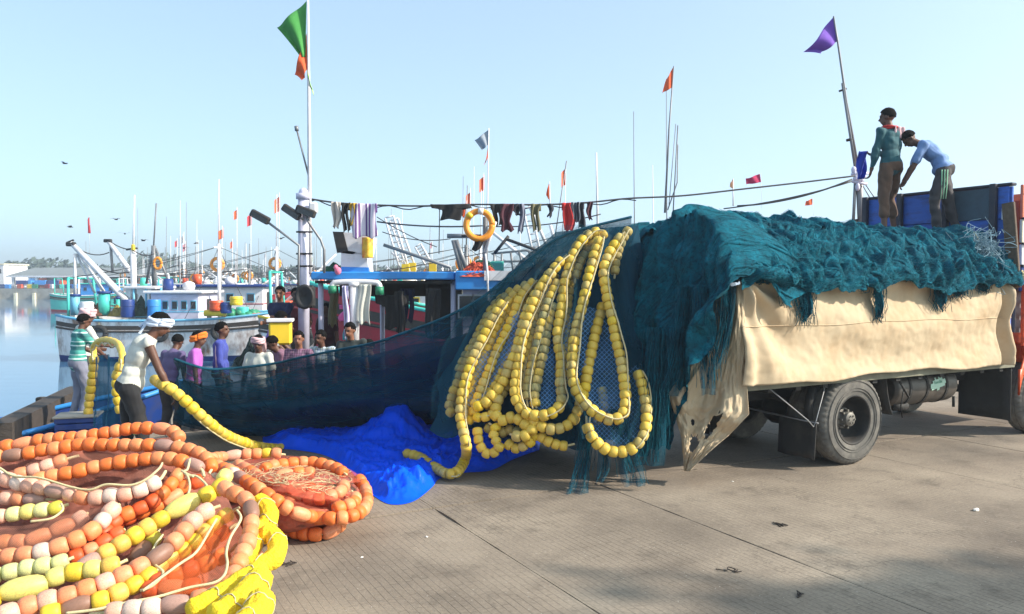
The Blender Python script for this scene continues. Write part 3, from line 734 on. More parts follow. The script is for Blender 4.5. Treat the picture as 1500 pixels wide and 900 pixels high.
# ------------------------------------------------------------------ the net heaped on the lorry
net = thing("fishing_net", "huge teal fishing net heaped on the lorry and dragged down across to the boat", "net", (0, 0, 0))
ZR = [(-2.2, 2.62), (-1.85, 2.78), (-1, 2.90), (-.4, 2.92), (0, 2.88), (.5, 2.85), (1, 2.79), (2, 2.72), (2.7, 2.70), (3.2, 2.62)]
def heap_base(x, s):
    zr_ = interp(ZR, x)
    fr = .10 * fbm(V((x * 2.6, 1, 7)), 4) + .05 * sin(x * 3.1)
    P = [(-.20, 2.06 + fr), (-.17, 2.22), (.02, 2.50), (.45, 2.78), (1.15, zr_), (1.75, zr_ - .12), (2.25, 2.5), (2.45, 2.1)]
    t = s * (len(P) - 1); i = min(int(t), len(P) - 2); f = t - i
    a, b_, c, d = P[max(i - 1, 0)], P[i], P[i + 1], P[min(i + 2, len(P) - 1)]
    q = [0.5 * ((2 * b_[k]) + (c[k] - a[k]) * f + (2 * a[k] - 5 * b_[k] + 4 * c[k] - d[k]) * f * f + (3 * b_[k] - a[k] - 3 * c[k] + d[k]) * f ** 3) for k in (0, 1)]
    return V((x, q[0], q[1]))
def heap_n(x, s):
    e = .01
    a = heap_base(x, min(s + e, 1)) - heap_base(x, max(s - e, 0)); c = heap_base(x + e, s) - heap_base(x - e, s)
    n_ = c.cross(a); n_.normalize(); return n_ if n_.z > -0.3 else -n_
def heap_pt(x, s, off=0.0):
    p = heap_base(x, s); n_ = heap_n(x, s)
    if n_.y > 0 and s < .3: n_ = -n_
    if n_.z < 0 and .3 < s < .7: n_ = -n_
    q = V((x * 1.6, p.y * 1.0 + p.z * .9, 0))
    w1 = fbm(q * 1.1 + V((3, 1, 8)), 3)
    q2 = q + V((w1 * .8, fbm(q * 1.3, 3) * .8, 0))
    h = .11 * fbm(q2 * 1.3, 3) + .13 * abs(fbm(V((q2.x * 2.2, q2.y * 1.2, 2)), 2)) - .03 + .055 * abs(fbm(V((q2.x * 6.5, q2.y * 2.0, 6)), 2)) + .020 * abs(fbm(V((q2.x * 20, q2.y * 7, 4)), 2)) + .008 * fbm(q2 * 30, 2)
    k = .35 + .65 * sm(0, .12, s)
    pt = p + n_ * (h * k + off)
    if pt.y < -.07 and False: pass
    return tl(*pt)
X0, X1 = -2.0, 3.02
b = MB(); b.grid(lambda u, v: heap_pt(lerp(X0, X1, u), v), 300, 100); b.build("net_heap", m_teal, net)
# rear drape: net hanging down behind the load bed
DR0, DR1 = -.16, 2.55
def drape_bot(y): return interp([(-.16, 1.75), (-.06, 1.45), (.12, 1.15), (.30, 1.0), (.45, .62), (.6, .30), (1.0, .25), (1.6, .3), (2.2, .35), (2.6, .5)], y) + .10 * fbm(V((y * 5, 0, 3)), 3)
def drape_pt(u, v, off=0.0):
    y = lerp(DR0, DR1, u); su = lerp(.045, .90, u)
    T = .30
    if v < T:                      # lying over the rear of the heap like a blanket
        t = v / T; x0_ = lerp(-.95 + .8 * sm(.05, .3, u) * 1.0 - .35 + .5 * N.noise(V((u * 4, 3, 1))), -1.98, t); p = heap_base(x0_, su); n_ = V((0, 0, 1))
        h = .06 + .07 * sm(0, .5, t) + off; yy, x, z = p.y - .04 * (1 - u), x0_, p.z + h - .30 * (1 - sm(0, .85, t)) - .06 * t * t
        vv = 0
    else:
        vv = (v - T) / (1 - T)
        p = heap_base(-1.98, su); zt = p.z + .07; yt = p.y - .04 * (1 - u)
        z = lerp(zt, drape_bot(y), vv); yy = lerp(yt, y, sm(0, .5, vv)); x = -1.98 - (.05 + .36 * sin(min(vv * 1.15, 1) * pi * .62)) - off
    f = .09 * sin(yy * 9 + 2.2 * fbm(V((yy * 1.5, z * .7, 0)), 3) * 2) + .07 * fbm(V((yy * 5.5, z * 1.1 + x * .6, 3)), 4) + .07 * abs(fbm(V((yy * 9, z * 1.6 + x, 7)), 2)) + .03 * abs(fbm(V((yy * 30, z * 6 + x * 4, 7)), 2))
    k = sm(-.15, .35, v)
    if v < T: return tl(x - f * .5 * k * (v / T), yy, z + f * .8 * k)
    return tl(x - f * k, yy - .06 * sm(.0, .4, vv) * (1 - u), z + f * .8 * k * (1 - sm(0, .3, vv)))
b = MB(); b.grid(lambda u, v: drape_pt(u, v), 170, 130); b.build("net_drape", m_teal, net)
# loose threads and rope like folds all over the heap: too many to count
def strands(name, fn, count, rad, material, seed, length, steps=9, offr=(.0, .035), start=None, side=3, drift=.5):
    rg = random.Random(seed); b = MB()
    for k in range(count):
        u, v = start(rg) if start else (rg.random(), rg.random())
        du, dv = rg.gauss(0, drift), rg.choice((-1, 1)) * rg.uniform(.4, 1)
        o = rg.uniform(*offr); pts = []; ph = rg.random() * 9
        L_ = length * rg.uniform(.5, 1.3)
        for i in range(steps):
            uu, vv = u + du * L_ * .3 * i / steps + .012 * sin(ph + i * .9), v - dv * L_ * i / steps
            if not (0 <= uu <= 1 and 0 <= vv <= 1): break
            pts.append(fn(uu, vv, o + .012 * sin(ph * 3 + i * 1.3)))
        if len(pts) >= 3: b.tube(pts, rad * rg.uniform(.6, 1.3), side, cap=False)
    o = b.build(name, material, net); tag(o, kind="stuff"); return o
hf = lambda u, v, o: heap_pt(lerp(X0, X1, u), v, o)
near_bias = lambda rg: (rg.random(), rg.random() ** 1.4 * .72)
strands("loose_thread", hf, 2300, .0018, m_teal_l, 11, .14, start=near_bias, offr=(0, .005))
strands("loose_thread", hf, 900, .0020, m_teal_d, 12, .18, start=near_bias, offr=(0, .005))
strands("net_fold", hf, 46, .020, m_teal, 13, .30, 14, (-.012, .004), start=near_bias, side=6)
strands("loose_thread", lambda u, v, o: drape_pt(u, v, o), 500, .0018, m_teal_l, 14, .4, drift=.1, offr=(0, .008))
strands("loose_thread", lambda u, v, o: drape_pt(u, v, o), 300, .0020, m_teal_d, 16, .4, drift=.1, offr=(0, .008))
strands("net_fold", lambda u, v, o: drape_pt(u, v, o), 16, .018, m_teal, 15, .6, 14, (-.01, .004), side=6, drift=.1)
# tufts hanging down over the canvas
def tuft(px, w_, y0, y1, n_, seed, loops=False):
    rg = random.Random(seed)
    dep = lambda q: 9.22 + .48 * ((q - 750) * 9.22 - 3.99 * F) / (.877 * F - .48 * (q - 750))     # distance of the lorry's near side
    b = MB()
    for k in range(n_):
        a = rg.gauss(0, .33); p0 = px + a * w_; l_ = y1 - rg.uniform(0, .45) ** 1.2 * (y1 - y0)
        pts = [at(p0 + rg.gauss(0, 1.3) * i * .3 - a * w_ * .25 * i / 7, lerp(y0, l_, i / 7), dep(p0) - .20 + rg.uniform(-.02, .015)) for i in range(8)]
        if loops and rg.random() < .6:
            q = [at(p0 + 3 + rg.gauss(2, 2), lerp(l_, y0, i / 7), dep(p0) - .21) for i in range(8)]; pts += q
        b.tube(pts, .0036 if not loops else .003, 3, cap=False)
    if not loops:
        b.grid(lambda u, v: at(px + (u - .5) * w_ * (1 - .35 * v) + 2 * sin(v * 9), lerp(y0 - 12, y1 - (y1 - y0) * (.12 + .25 * abs(u - .5)), v), dep(px) - .17 - .03 * sin(u * 9)), 6, 8)
    tag(b.build("hanging_tuft", m_teal, net), kind="stuff")
tuft(1152, 26, 404, 452, 16, 1, True); tuft(1180, 26, 402, 478, 80, 2); tuft(1264, 22, 404, 430, 14, 3, True); tuft(1288, 15, 402, 474, 60, 4)
tuft(1378, 22, 398, 458, 80, 5); tuft(1402, 24, 400, 440, 50, 6); tuft(1412, 14, 405, 440, 8, 7, True); tuft(1440, 24, 398, 432, 50, 8); tuft(1225, 40, 398, 416, 40, 9); tuft(1335, 50, 398, 414, 40, 10); tuft(1120, 60, 400, 418, 60, 11)
m_tailnet = netmat("hanging_teal_net", srgb(14, 84, 100), srgb(8, 58, 76), .52, .4, (3, .8, 1), 4.0)
# long hanging tails at the rear
def tail(pts, n_, spread, seed, m=m_teal, rad=.0032):
    rg = random.Random(seed); b = MB(); C_ = [at(*p) for p in pts]
    for k in range(int(n_ * .45)):
        o = V((rg.gauss(0, spread), rg.gauss(0, spread * .6), 0)); ln = rg.uniform(.6, 1)
        s_ = spline(C_, 4); s_ = s_[:max(3, int(len(s_) * ln))]
        b.tube([p + o * (.6 + .6 * i / len(s_)) + V((rg.gauss(0, .006), rg.gauss(0, .006), 0)) for i, p in enumerate(s_)], rad, 3, cap=False)
    tag(b.build("hanging_tail", m, net), kind="stuff")
    c = spline(C_, 6); b = MB(); K = len(c) - 1
    b.grid(lambda u, v: c[min(int(v * K), K)] + V(((u - .5) * spread * 3.4 * (1 + .25 * sin(v * 5 + seed)), .03 * sin(u * 11 + v * 4), -.02 * abs(u - .5) * v)), 10, K, uvs=lambda u, v: (u * spread * 8 + seed, v * .8)); b.build("tail_mesh", m_tailnet, net)
tail([(866, 590, 8.35), (860, 640, 8.25), (852, 690, 8.1), (845, 724, 7.95)], 90, .060, 21, rad=.0026)
tail([(965, 480, 8.3), (962, 560, 8.25), (955, 640, 8.2), (948, 682, 8.2)], 160, .085, 22)
tail([(905, 600, 8.2), (915, 650, 8.15), (925, 690, 8.1), (930, 712, 8.05)], 40, .06, 23)
tail([(880, 640, 8.1), (886, 680, 8.05), (878, 706, 8.0)], 20, .03, 24)
tail([(1030, 420, 8.2), (1033, 480, 8.15), (1036, 530, 8.12), (1038, 578, 8.1)], 120, .06, 25)
tail([(1062, 405, 8.15), (1064, 450, 8.1), (1058, 500, 8.08), (1046, 540, 8.05)], 110, .045, 26)
tail([(1005, 420, 8.3), (1000, 480, 8.25), (990, 540, 8.2), (978, 580, 8.2)], 110, .06, 27)
# pale mesh by the headboard and rope loops on top
m_palemesh = mat("pale_mesh", srgb(120, 150, 165), .8, .2, 20)
rg = random.Random(31); b = MB()
for k in range(120):
    c = at(1440 + rg.gauss(0, 11), 372 + rg.gauss(0, 16), 10.45 + rg.uniform(-.1, .12)); p = [c + V((rg.gauss(0, .09), rg.gauss(0, .09), rg.gauss(0, .09))) for _ in range(4)]
    b.tube(spline(p, 5), .004, 3, cap=False)
tag(b.build("pale_mesh_scrap", m_palemesh, net), kind="stuff")
b = MB()
for P in ([(1330, 338), (1370, 342), (1408, 352), (1430, 372), (1438, 392), (1430, 404)], [(1405, 360), (1408, 343), (1424, 340), (1432, 352), (1420, 372), (1410, 390), (1418, 402), (1436, 408)], [(1392, 350), (1415, 366), (1432, 372), (1440, 384), (1444, 400)], [(1400, 345), (1418, 358), (1438, 364)]):
    b.tube(spline([at(x, y, 10.75 - (y - 340) * .007) for x, y in P], 8), .011, 6)
explode(b.build("head_rope", m_rope, net))

# the curtain of net dragged from the lorry down to the men
m_curt = netmat("stretched_teal_net", srgb(6, 84, 112), srgb(2, 54, 82), .74, .16, (1.0, .22, 1), 3.0)
TOP = [(925, 318, 9.3), (830, 343, 9.15), (780, 376, 9.1), (740, 409, 9.05), (700, 440, 9.0), (650, 466, 9.0), (600, 485, 9.05), (550, 502, 9.15), (500, 512, 9.3), (440, 524, 9.5), (400, 533, 9.6), (340, 540, 9.5), (300, 540, 9.3), (255, 526, 9.05)]
BOT = [(925, 640, 9.2), (830, 652, 9.8), (780, 648, 10.3), (740, 644, 10.7), (700, 641, 10.9), (650, 640, 11.0), (600, 639, 11.05), (550, 639, 11.1), (500, 639, 11.1), (440, 639, 11.1), (400, 638, 11.1), (340, 637, 11.1), (300, 632, 11.0), (258, 622, 10.6)]
tp = spline([at(*p) for p in TOP], 10); bt = spline([at(*p) for p in BOT], 10)
def layer(v0, v1, off, seed, sagk):
    def fn(u, v):
        i = u * (len(tp) - 1); k = min(int(i), len(tp) - 2); f = i - k
        a = tp[k].lerp(tp[k + 1], f); c = bt[k].lerp(bt[k + 1], f)
        v0_ = v0 * (1 + .5 * sin(u * 5 + seed)); vv = lerp(v0_, v1, v)
        p = a.lerp(c, vv)
        p.y += off + .10 * sin(vv * 13 + u * 7 + seed + 2 * fbm(V((u * 4, vv * 2, seed)), 3)) * sm(0, .15, vv) + .05 * fbm(V((u * 8, vv * 9, seed)), 3)
        p.z -= sagk * sin(vv * pi) * .12 - .04 * fbm(V((u * 9, vv * 6, seed + 3)), 3) * (0 if vv < .02 else 1)
        p.z = max(p.z, .01); return p
    b = MB(); b.grid(fn, 110, 46, uvs=lambda u, v: (u * 9.0 + v * 1.2, v * 2.2 + seed * 3.1)); b.build("net_curtain", m_curt, net)
layer(0, 1, 0, 0, 1); layer(.16, 1, .14, 1.7, 1.4); layer(.30, 1, .30, 3.1, 1.0)
b = MB(); b.tube([p + V((0, 0, .0)) for p in tp], .016, 5); b.build("head_line", m_teal_d, net)
b = MB(); rg = random.Random(40)
for k in range(140):       # threads running along the pull
    u0, v0 = rg.random() * .85, rg.random() ** 1.3
    pts = []
    for i in range(10):
        u = u0 + .14 * i / 9; q = u * (len(tp) - 1); kk = min(int(q), len(tp) - 2); f = q - kk
        vv = v0 + .03 * sin(i * .7 + k)
        p = tp[kk].lerp(tp[kk + 1], f).lerp(bt[kk].lerp(bt[kk + 1], f), min(max(vv, 0), 1)); p.y -= .05 + .05 * sin(vv * 13 + u * 7); p.z = max(p.z - .12 * sin(vv * pi), .02); pts.append(p)
    b.tube(pts, .003, 3, cap=False)
tag(b.build("loose_thread", m_teal_d, net), kind="stuff")
# net hanging straight down at the men's end
b = MB()
def endnet(u, v):
    p = at(lerp(133, 172, u), lerp(528 - 8 * sin(u * pi), 640, v), lerp(11.0, 10.2, u)); p.y += .08 * sin(u * 14 + v) + .05 * fbm(V((u * 5, v * 3, 1)), 3); return p
b.grid(endnet, 30, 24, uvs=lambda u, v: (u * 3, v * 2)); b.build("net_end", m_curt, net)
# ------------------------------------------------------------------ floats
FC = {}
def fm(key, c, **k): FC[key] = mat("float_" + key, [q * .90 for q in srgb(*c)], .5, .10, 9, perobj=.12, bump=.05, bscale=70, dirt=k.get("dirt", srgb(120, 95, 75)), dirt_amt=k.get("amt", .52), dirt_scale=20, spec=.4)
fm("orange", (240, 122, 52)); fm("light_orange", (240, 146, 90)); fm("red_orange", (226, 92, 40)); fm("salmon", (240, 150, 104)); fm("pale_pink", (236, 178, 152)); fm("near_white", (232, 204, 186))
fm("mauve", (176, 138, 124)); fm("brown", (150, 112, 94)); fm("yellow", (236, 200, 52)); fm("pale_yellow", (238, 222, 120)); fm("lime", (214, 204, 70)); fm("cream_green", (226, 224, 150)); fm("amber", (240, 190, 84))
fm("mustard", (230, 194, 78), amt=.28, dirt=srgb(120, 105, 60)); fm("old_mustard", (208, 182, 102), amt=.5, dirt=srgb(100, 100, 70)); fm("grey_mustard", (174, 164, 106), amt=.6, dirt=srgb(70, 90, 80))
def barrel(name, q, n=14):
    pr = [(.16, -.5), (.62 * q[0], -.495), (q[1], -.44), (q[2], -.30), (1, -.1), (1, .1), (q[2], .30), (q[1], .44), (.62 * q[0], .495), (.16, .5)]
    b = MB(); b.lathe([(r * .5, h) for r, h in pr], n); return b.mesh(name, [])
SHAPES = {"b": barrel("float_barrel", (1.05, .82, .95)), "l": barrel("float_long", (1.0, .74, .93)), "o": barrel("float_oval", (.9, .66, .9))}
SH = {}
def float_mesh(shape, key):
    if (shape, key) not in SH:
        me = SHAPES[shape].copy(); me.name = "float_" + key; me.materials.append(FC[key]); SH[(shape, key)] = me
    return SH[(shape, key)]
def float_line(label, group, pts, dia, seq, rng, name="float_line", ropes=True, asp=.86, dense=10, parent=None, rope_off=None, jit=.05):
    """a line of floats strung along pts. seq: list of colour keys, cycled; a trailing * makes a long float."""
    P = spline(pts, dense)
    root = parent or thing(name, label, "float line", (0, 0, 0), 0, group)
    # arc length walk
    L_ = [0.0]
    for a, b_ in zip(P, P[1:]): L_.append(L_[-1] + (b_ - a).length)
    def pos(s):
        if s <= 0: return P[0]
        for i in range(len(P) - 1):
            if L_[i + 1] >= s:
                return P[i].lerp(P[i + 1], (s - L_[i]) / max(L_[i + 1] - L_[i], 1e-6))
        return P[-1]
    s = 0.0; k = 0
    while True:
        key = seq[k % len(seq)] if isinstance(seq, list) else seq(k, rng)
        shp = "b"; ln = dia * asp * rng.uniform(.93, 1.06); dd = dia * rng.uniform(.93, 1.06)
        if key.endswith("*"): key = key[:-1]; shp = "l"; ln = dia * 1.42; dd = dia * .95
        if key.endswith("!"): key = key[:-1]; shp = "o"; ln = dia * 2.1; dd = dia * 1.15
        if s + ln > L_[-1]: break
        c = pos(s + ln / 2); t = (pos(s + ln * .95) - pos(s + ln * .05))
        if t.length < 1e-6: t = V((0, 0, 1))
        q = (t.normalized() + V((rng.gauss(0, jit), rng.gauss(0, jit), rng.gauss(0, jit)))).to_track_quat('Z', 'Y')
        o = link("float", float_mesh(shp, key), root)
        o.location = c; o.rotation_mode = 'QUATERNION'; o.rotation_quaternion = q; o.scale = (dd, dd, ln * 1.0)
        s += ln * .985; k += 1
    if ropes:
        b = MB(); b.tube(P, .012, 5)
        if rope_off:
            q = [p + V(rope_off) + V((.02 * sin(i * .11), .01 * sin(i * .09), .015 * sin(i * .15))) for i, p in enumerate(P)]
            b.tube(q, .0085, 5)
        b.build("rope", m_rope, root)
    return root
rf = random.Random(17)
def zz(pts, sc_, ox, oy, dfn):            # pixel list from an enlarged view -> points
    return [at(ox + x / sc_, oy + y / sc_, dfn(ox + x / sc_, oy + y / sc_)) for x, y in pts]

# yellow loops hanging from the net heap
G = "yellow float loops hanging behind the lorry"
def dc(o):
    return lambda px, py: lerp(9.0, 8.12, min(max((py - 330) / 290, 0), 1.1)) + max(0, (800 - px)) / 160 * .30 + o
def must(k, r):
    x = r.random(); return "mustard" if x < .72 else "old_mustard" if x < .93 else "yellow"
def oldm(k, r):
    x = r.random(); return "old_mustard" if x < .55 else "grey_mustard" if x < .72 else "mustard"
CS = [   # traced in a view enlarged 2.1 times from (640, 320)
 ("front loop of clean yellow floats, the largest, beside the pale blue mesh", [(500, 60), (490, 95), (478, 135), (465, 190), (454, 240), (440, 295), (428, 340), (420, 390), (416, 440), (418, 490), (430, 530), (455, 570), (490, 600), (533, 620), (570, 606), (580, 565), (578, 520), (572, 470), (562, 420), (550, 370), (540, 310), (528, 260), (518, 205), (514, 160), (528, 112), (553, 72), (578, 42)], -.06, 0, (.045, -.06, .01)),
 ("yellow float loop beside the largest front loop, open at the top", [(500, 42), (470, 48), (440, 75), (418, 112), (404, 160), (392, 200), (386, 250), (379, 300), (372, 345), (374, 390), (383, 430), (382, 475), (381, 520), (384, 555), (370, 588), (340, 604), (302, 607), (268, 594), (246, 560), (240, 520), (247, 470), (255, 420), (265, 370), (280, 312), (296, 265), (316, 222), (342, 182), (374, 140), (400, 112)], .02, 0, (.04, -.06, .01)),
 ("lowest loop of yellow floats, beside the torn canvas corner", [(616, 470), (628, 505), (638, 545), (645, 592), (641, 650), (621, 690), (590, 713), (551, 719), (515, 708), (482, 680), (463, 640), (460, 608)], -.02, 0, (.045, -.04, .01)),
 ("yellow float loop half hidden behind the largest front loop", [(512, 262), (496, 320), (484, 370), (473, 420), (463, 470), (455, 520), (440, 572), (418, 622), (382, 645), (346, 648), (310, 634), (284, 610), (262, 580)], .09, 0, None),
 ("short run of old yellow floats at the top beside the dark net", [(592, 32), (570, 68), (556, 104), (548, 150), (546, 186)], .02, 1, None),
 ("old greyish floats behind the upper edge of the hanging loops", [(520, 44), (478, 78), (450, 118), (432, 160), (424, 200)], .08, 1, None),
 ("slanting yellow float run ending in the big curl above the blue tarpaulin", [(352, 165), (325, 205), (300, 240), (272, 300), (258, 350), (245, 400), (225, 450), (200, 510), (168, 548), (140, 574), (106, 580)], .05, 0, None),
 ("yellow float run beside the slanting curl, looping at its foot", [(300, 190), (256, 245), (235, 300), (214, 348), (191, 392), (171, 440), (150, 490), (130, 540), (112, 588), (126, 612), (165, 606), (188, 588)], .10, 0, (.03, -.05, .0)),
 ("yellow float run between the foot loop and the dull outer run", [(256, 210), (212, 270), (186, 330), (162, 388), (141, 432), (121, 480), (105, 530), (92, 588), (102, 618), (130, 626)], .15, 0, None),
 ("dull yellow floats under the net at the outer edge above the tarpaulin", [(170, 292), (140, 350), (112, 402), (82, 460), (61, 510), (46, 548), (38, 588), (54, 604)], .22, 1, None),
 ("greenish old floats under the netting in the middle of the hanging loops", [(372, 190), (343, 255), (326, 310), (311, 370), (296, 430), (286, 480), (275, 535), (280, 580)], .05, 1, (.03, -.05, 0)),
 ("second greenish run of old floats, shorter and starting lower under the netting", [(360, 262), (348, 300), (336, 360), (326, 420), (312, 480), (300, 545), (306, 585)], .06, 1, None),
 ("old float run between the greenish runs and the open loop", [(352, 195), (318, 258), (296, 330), (284, 390), (272, 440), (262, 500), (258, 552)], .10, 1, (.03, -.05, 0)),
 ("yellow float run hugging the inner side of the curl above the tarpaulin", [(330, 192), (288, 262), (262, 330), (240, 392), (222, 430), (196, 480), (170, 524), (150, 560), (176, 590)], .16, 0, None),
 ("dull float run tucked between the two outer slanting runs", [(278, 198), (234, 262), (208, 318), (182, 372), (158, 424), (136, 474), (116, 530), (100, 580)], .19, 1, None),
 ("outermost thin run of dull floats slanting up towards the boat roof", [(232, 218), (190, 268), (160, 318), (128, 378), (100, 430), (76, 485), (58, 540), (50, 590)], .28, 1, None),
 ("faint outer floats showing through the net beside the slanting runs", [(205, 240), (165, 285), (136, 340), (108, 392), (80, 440), (56, 492)], .33, 1, None),
 ("yellow floats doubled behind the outer arm of the open loop", [(346, 200), (322, 232), (300, 290), (286, 340), (272, 400), (262, 450), (252, 505)], .11, 0, None),
 ("dull floats filling the gap behind the slanting run and its curl", [(366, 170), (338, 214), (312, 262), (288, 318), (272, 372), (258, 424), (238, 470), (214, 520), (186, 560)], .17, 1, None),
 ("dull floats filling the gap between foot loop and slanting curl", [(312, 200), (270, 262), (248, 316), (228, 362), (206, 408), (186, 458), (165, 506), (146, 552)], .22, 1, None),
 ("dull floats filling the gap beside the tail line", [(222, 262), (188, 314), (160, 366), (136, 414), (114, 466), (98, 516), (86, 566), (84, 606)], .17, 1, None),
 ("dull floats filling the gap between the open and largest loops", [(430, 110), (414, 160), (408, 210), (402, 262), (398, 320), (396, 380), (398, 440), (402, 500)], .22, 1, None),
 ("clump of yellow floats curled at the foot of the hanging loops above the tarpaulin", [(192, 545), (180, 592), (196, 622), (236, 612), (270, 634), (292, 652), (262, 672), (224, 664)], .09, 0, None),
 ("small hanging curl of yellow floats over the tarpaulin under the clump", [(124, 645), (130, 690), (150, 722), (180, 718), (192, 694), (172, 676), (182, 648), (160, 630)], .13, 0, None),
 ("short curl of yellow floats at the low end of the clump towards the lorry", [(212, 688), (242, 708), (282, 692), (306, 668), (346, 688), (386, 700), (424, 694)], .20, 0, None),
 ("dark cluster of old floats behind the clump", [(150, 640), (190, 660), (230, 650), (268, 668), (300, 676)], .24, 1, None),
 ("faded yellow floats seen through blue mesh inside the open loop", [(386, 405), (378, 450), (380, 500), (384, 545)], .12, 1, None),
 ("faded floats deep inside the largest front loop", [(505, 520), (512, 560), (508, 600), (482, 632)], .20, 1, None),
]
for lab, pts, o, sq, ro in CS:
    float_line(lab, G, zz(pts, 2.1, 640, 320, dc(o)), .121 if sq == 0 and o < .1 else .110, (must, oldm)[sq], rf, rope_off=ro, asp=.78)
# the tail that runs down from the loops onto the tarpaulin
tailp = zz([(208, 256), (172, 310), (142, 368), (121, 410), (101, 460), (86, 510), (76, 560), (72, 610), (80, 650), (90, 700)], 2.1, 640, 320, dc(.0))
tailp += [on(682, 671, .16), on(671, 690, .10), on(655, 694, .09), on(634, 683, .10), on(614, 670, .12), on(590, 663, .14)]
float_line("yellow float line trailing from the hanging loops down onto the blue tarpaulin", G, tailp, .118, must, rf, rope_off=(.04, -.05, 0), asp=.78)
# netting of pale mesh inside the loops
m_bluemesh = netmat("blue_fine_mesh", srgb(120, 165, 205), srgb(60, 110, 170), .16, .12, (1, 1, 1), 8, mesh=.05, mesh_w=.13)
b = MB()
for q in ([(560, 330), (660, 330), (725, 560), (690, 640), (620, 590), (575, 500)], [(440, 420), (545, 300), (545, 560), (470, 625), (405, 590)], [(620, 640), (760, 480), (790, 640), (740, 735), (650, 720)], [(300, 560), (420, 330), (430, 420), (330, 575)], [(250, 520), (400, 320), (420, 380), (280, 600)]):
    c = V((sum(p[0] for p in q) / len(q), sum(p[1] for p in q) / len(q), 0)); K = 24
    ringp = spline([V((p[0], p[1], 0)) for p in q], 4, True); n_ = len(ringp)
    def fn(u, v):
        i = u * n_; a = ringp[int(i) % n_].lerp(ringp[(int(i) + 1) % n_], i - int(i)); p = c.lerp(a, max(v, .02))
        return zz([(p.x, p.y)], 2.045, 560, 300, dc(.10 + .03 * sin(p.x * .06) + .03 * sin(p.y * .05)))[0]
    def uvf(u, v):
        i = u * n_; a = ringp[int(i) % n_].lerp(ringp[(int(i) + 1) % n_], i - int(i)); p = c.lerp(a, max(v, .02)); return (p.x * .0035, p.y * .0035)
    b.grid(fn, n_, 10, uvs=uvf)
explode_uv = b.build("blue_mesh", m_bluemesh, net)
# dark body of net behind the loops, from the heap's edge to near the ground
def behind(u, v):
    l = [(840, 340), (770, 400), (715, 480), (672, 560), (655, 630)]; r_ = [(935, 330), (945, 400), (950, 480), (955, 580), (950, 660)]
    i = v * 4; k = min(int(i), 3); f = i - k
    px = lerp(lerp(l[k][0], l[k + 1][0], f), lerp(r_[k][0], r_[k + 1][0], f), u); py = lerp(lerp(l[k][1], l[k + 1][1], f), lerp(r_[k][1], r_[k + 1][1], f), u)
    if v > .9: py += 10 * sin(u * 21)
    px -= (1 - u) * (26 + 22 * fbm(V((v * 5, 2, 1)), 3))
    return at(px, py, dc(.32)(px, py) + .06 * sin(u * 19 + v * 3) + .05 * fbm(V((u * 6, v * 3, 2)), 3))
m_fall = netmat("hanging_net_fall", srgb(8, 66, 86), srgb(5, 46, 66), .92, .12, (1, .4, 1), 4.0)
b = MB(); b.grid(behind, 60, 40, uvs=lambda u, v: (u * 3, v * 3)); b.build("net_fall", m_fall, net)
# strips of net draped over the loops
m_over = netmat("thin_teal_net", srgb(10, 66, 80), srgb(8, 50, 66), .24, .24, (2.5, .5, 1), 3.0)
def strip(pts, w0, w1, o, seed):
    def fn(u, v):
        i = v * (len(pts) - 1); k = min(int(i), len(pts) - 2); f = i - k
        x = lerp(pts[k][0], pts[k + 1][0], f) + (u - .5) * lerp(w0, w1, v); y = lerp(pts[k][1], pts[k + 1][1], f)
        p = zz([(x, y)], 2.045, 560, 300, dc(o))[0]; p.y += .03 * sin(u * 12 + seed); return p
    b = MB(); b.grid(fn, 14, 40, uvs=lambda u, v: (u * .8 + seed, v * 3)); b.build("net_strip", m_over, net)
strip([(600, 60), (480, 130), (400, 210), (310, 300), (240, 420), (205, 560), (200, 640)], 120, 110, -.03, 0)
strip([(700, 60), (590, 190), (590, 300), (555, 420), (545, 560), (600, 640), (610, 700)], 70, 40, -.10, 2)
strip([(740, 55), (700, 160), (720, 300), (745, 440), (760, 600), (720, 720)], 60, 60, -.08, 4)
strip([(640, 60), (510, 200), (470, 330), (450, 470), (430, 590)], 110, 70, -.01, 6)

# the line going from the lorry to the men
Gm = "float lines held by the men"
def sunny(k, r): return "mustard" if r.random() < .6 else "yellow"
float_line("yellow float line in the hands of the man in white, reaching the tarpaulin", Gm, [at(226, 556, 9.2), at(240, 564, 8.55), at(256, 574, 8.5), at(272, 588, 8.5), at(300, 614, 8.6), at(330, 637, 8.9), at(356, 648, 9.3), at(380, 655, 9.7), at(402, 657, 10.0), at(425, 656, 10.3)], .125, sunny, rf, asp=.86, rope_off=(.03, 0, -.08))
float_line("yellow float line hanging straight down before the man in the striped shirt", Gm, [at(138, 522, 11.0), at(136, 545, 11.0), at(132, 575, 11.0), at(129, 605, 11.0), at(127, 634, 10.9)], .125, sunny, rf)
float_line("yellow float line hanging behind the legs of the man in the white sleeveless shirt", Gm, [at(178, 532, 9.6), at(172, 548, 9.6), at(171, 570, 9.6), at(174, 592, 9.6), at(180, 616, 9.6)], .125, sunny, rf)
t = thing("float_sleeve", "thick yellow sleeved float line arched between the striped man and the man in white", "float line")
b = MB(); P = spline([at(138, 524, 11.0), at(137, 510, 11.0), at(142, 502, 10.9), at(152, 498, 10.6), at(163, 499, 10.3), at(174, 505, 9.9), at(179, 520, 9.6), at(178, 534, 9.6)], 7); b.tube(P, [.040 + .003 * sin(i * 1.7) for i in range(len(P))], 12); b.build("sleeve", FC["mustard"], t)
b = MB(); b.tube([p + V((.02, -.07, -.05 + .02 * sin(i))) for i, p in enumerate(P)], .012, 5); b.build("rope", m_rope, t)

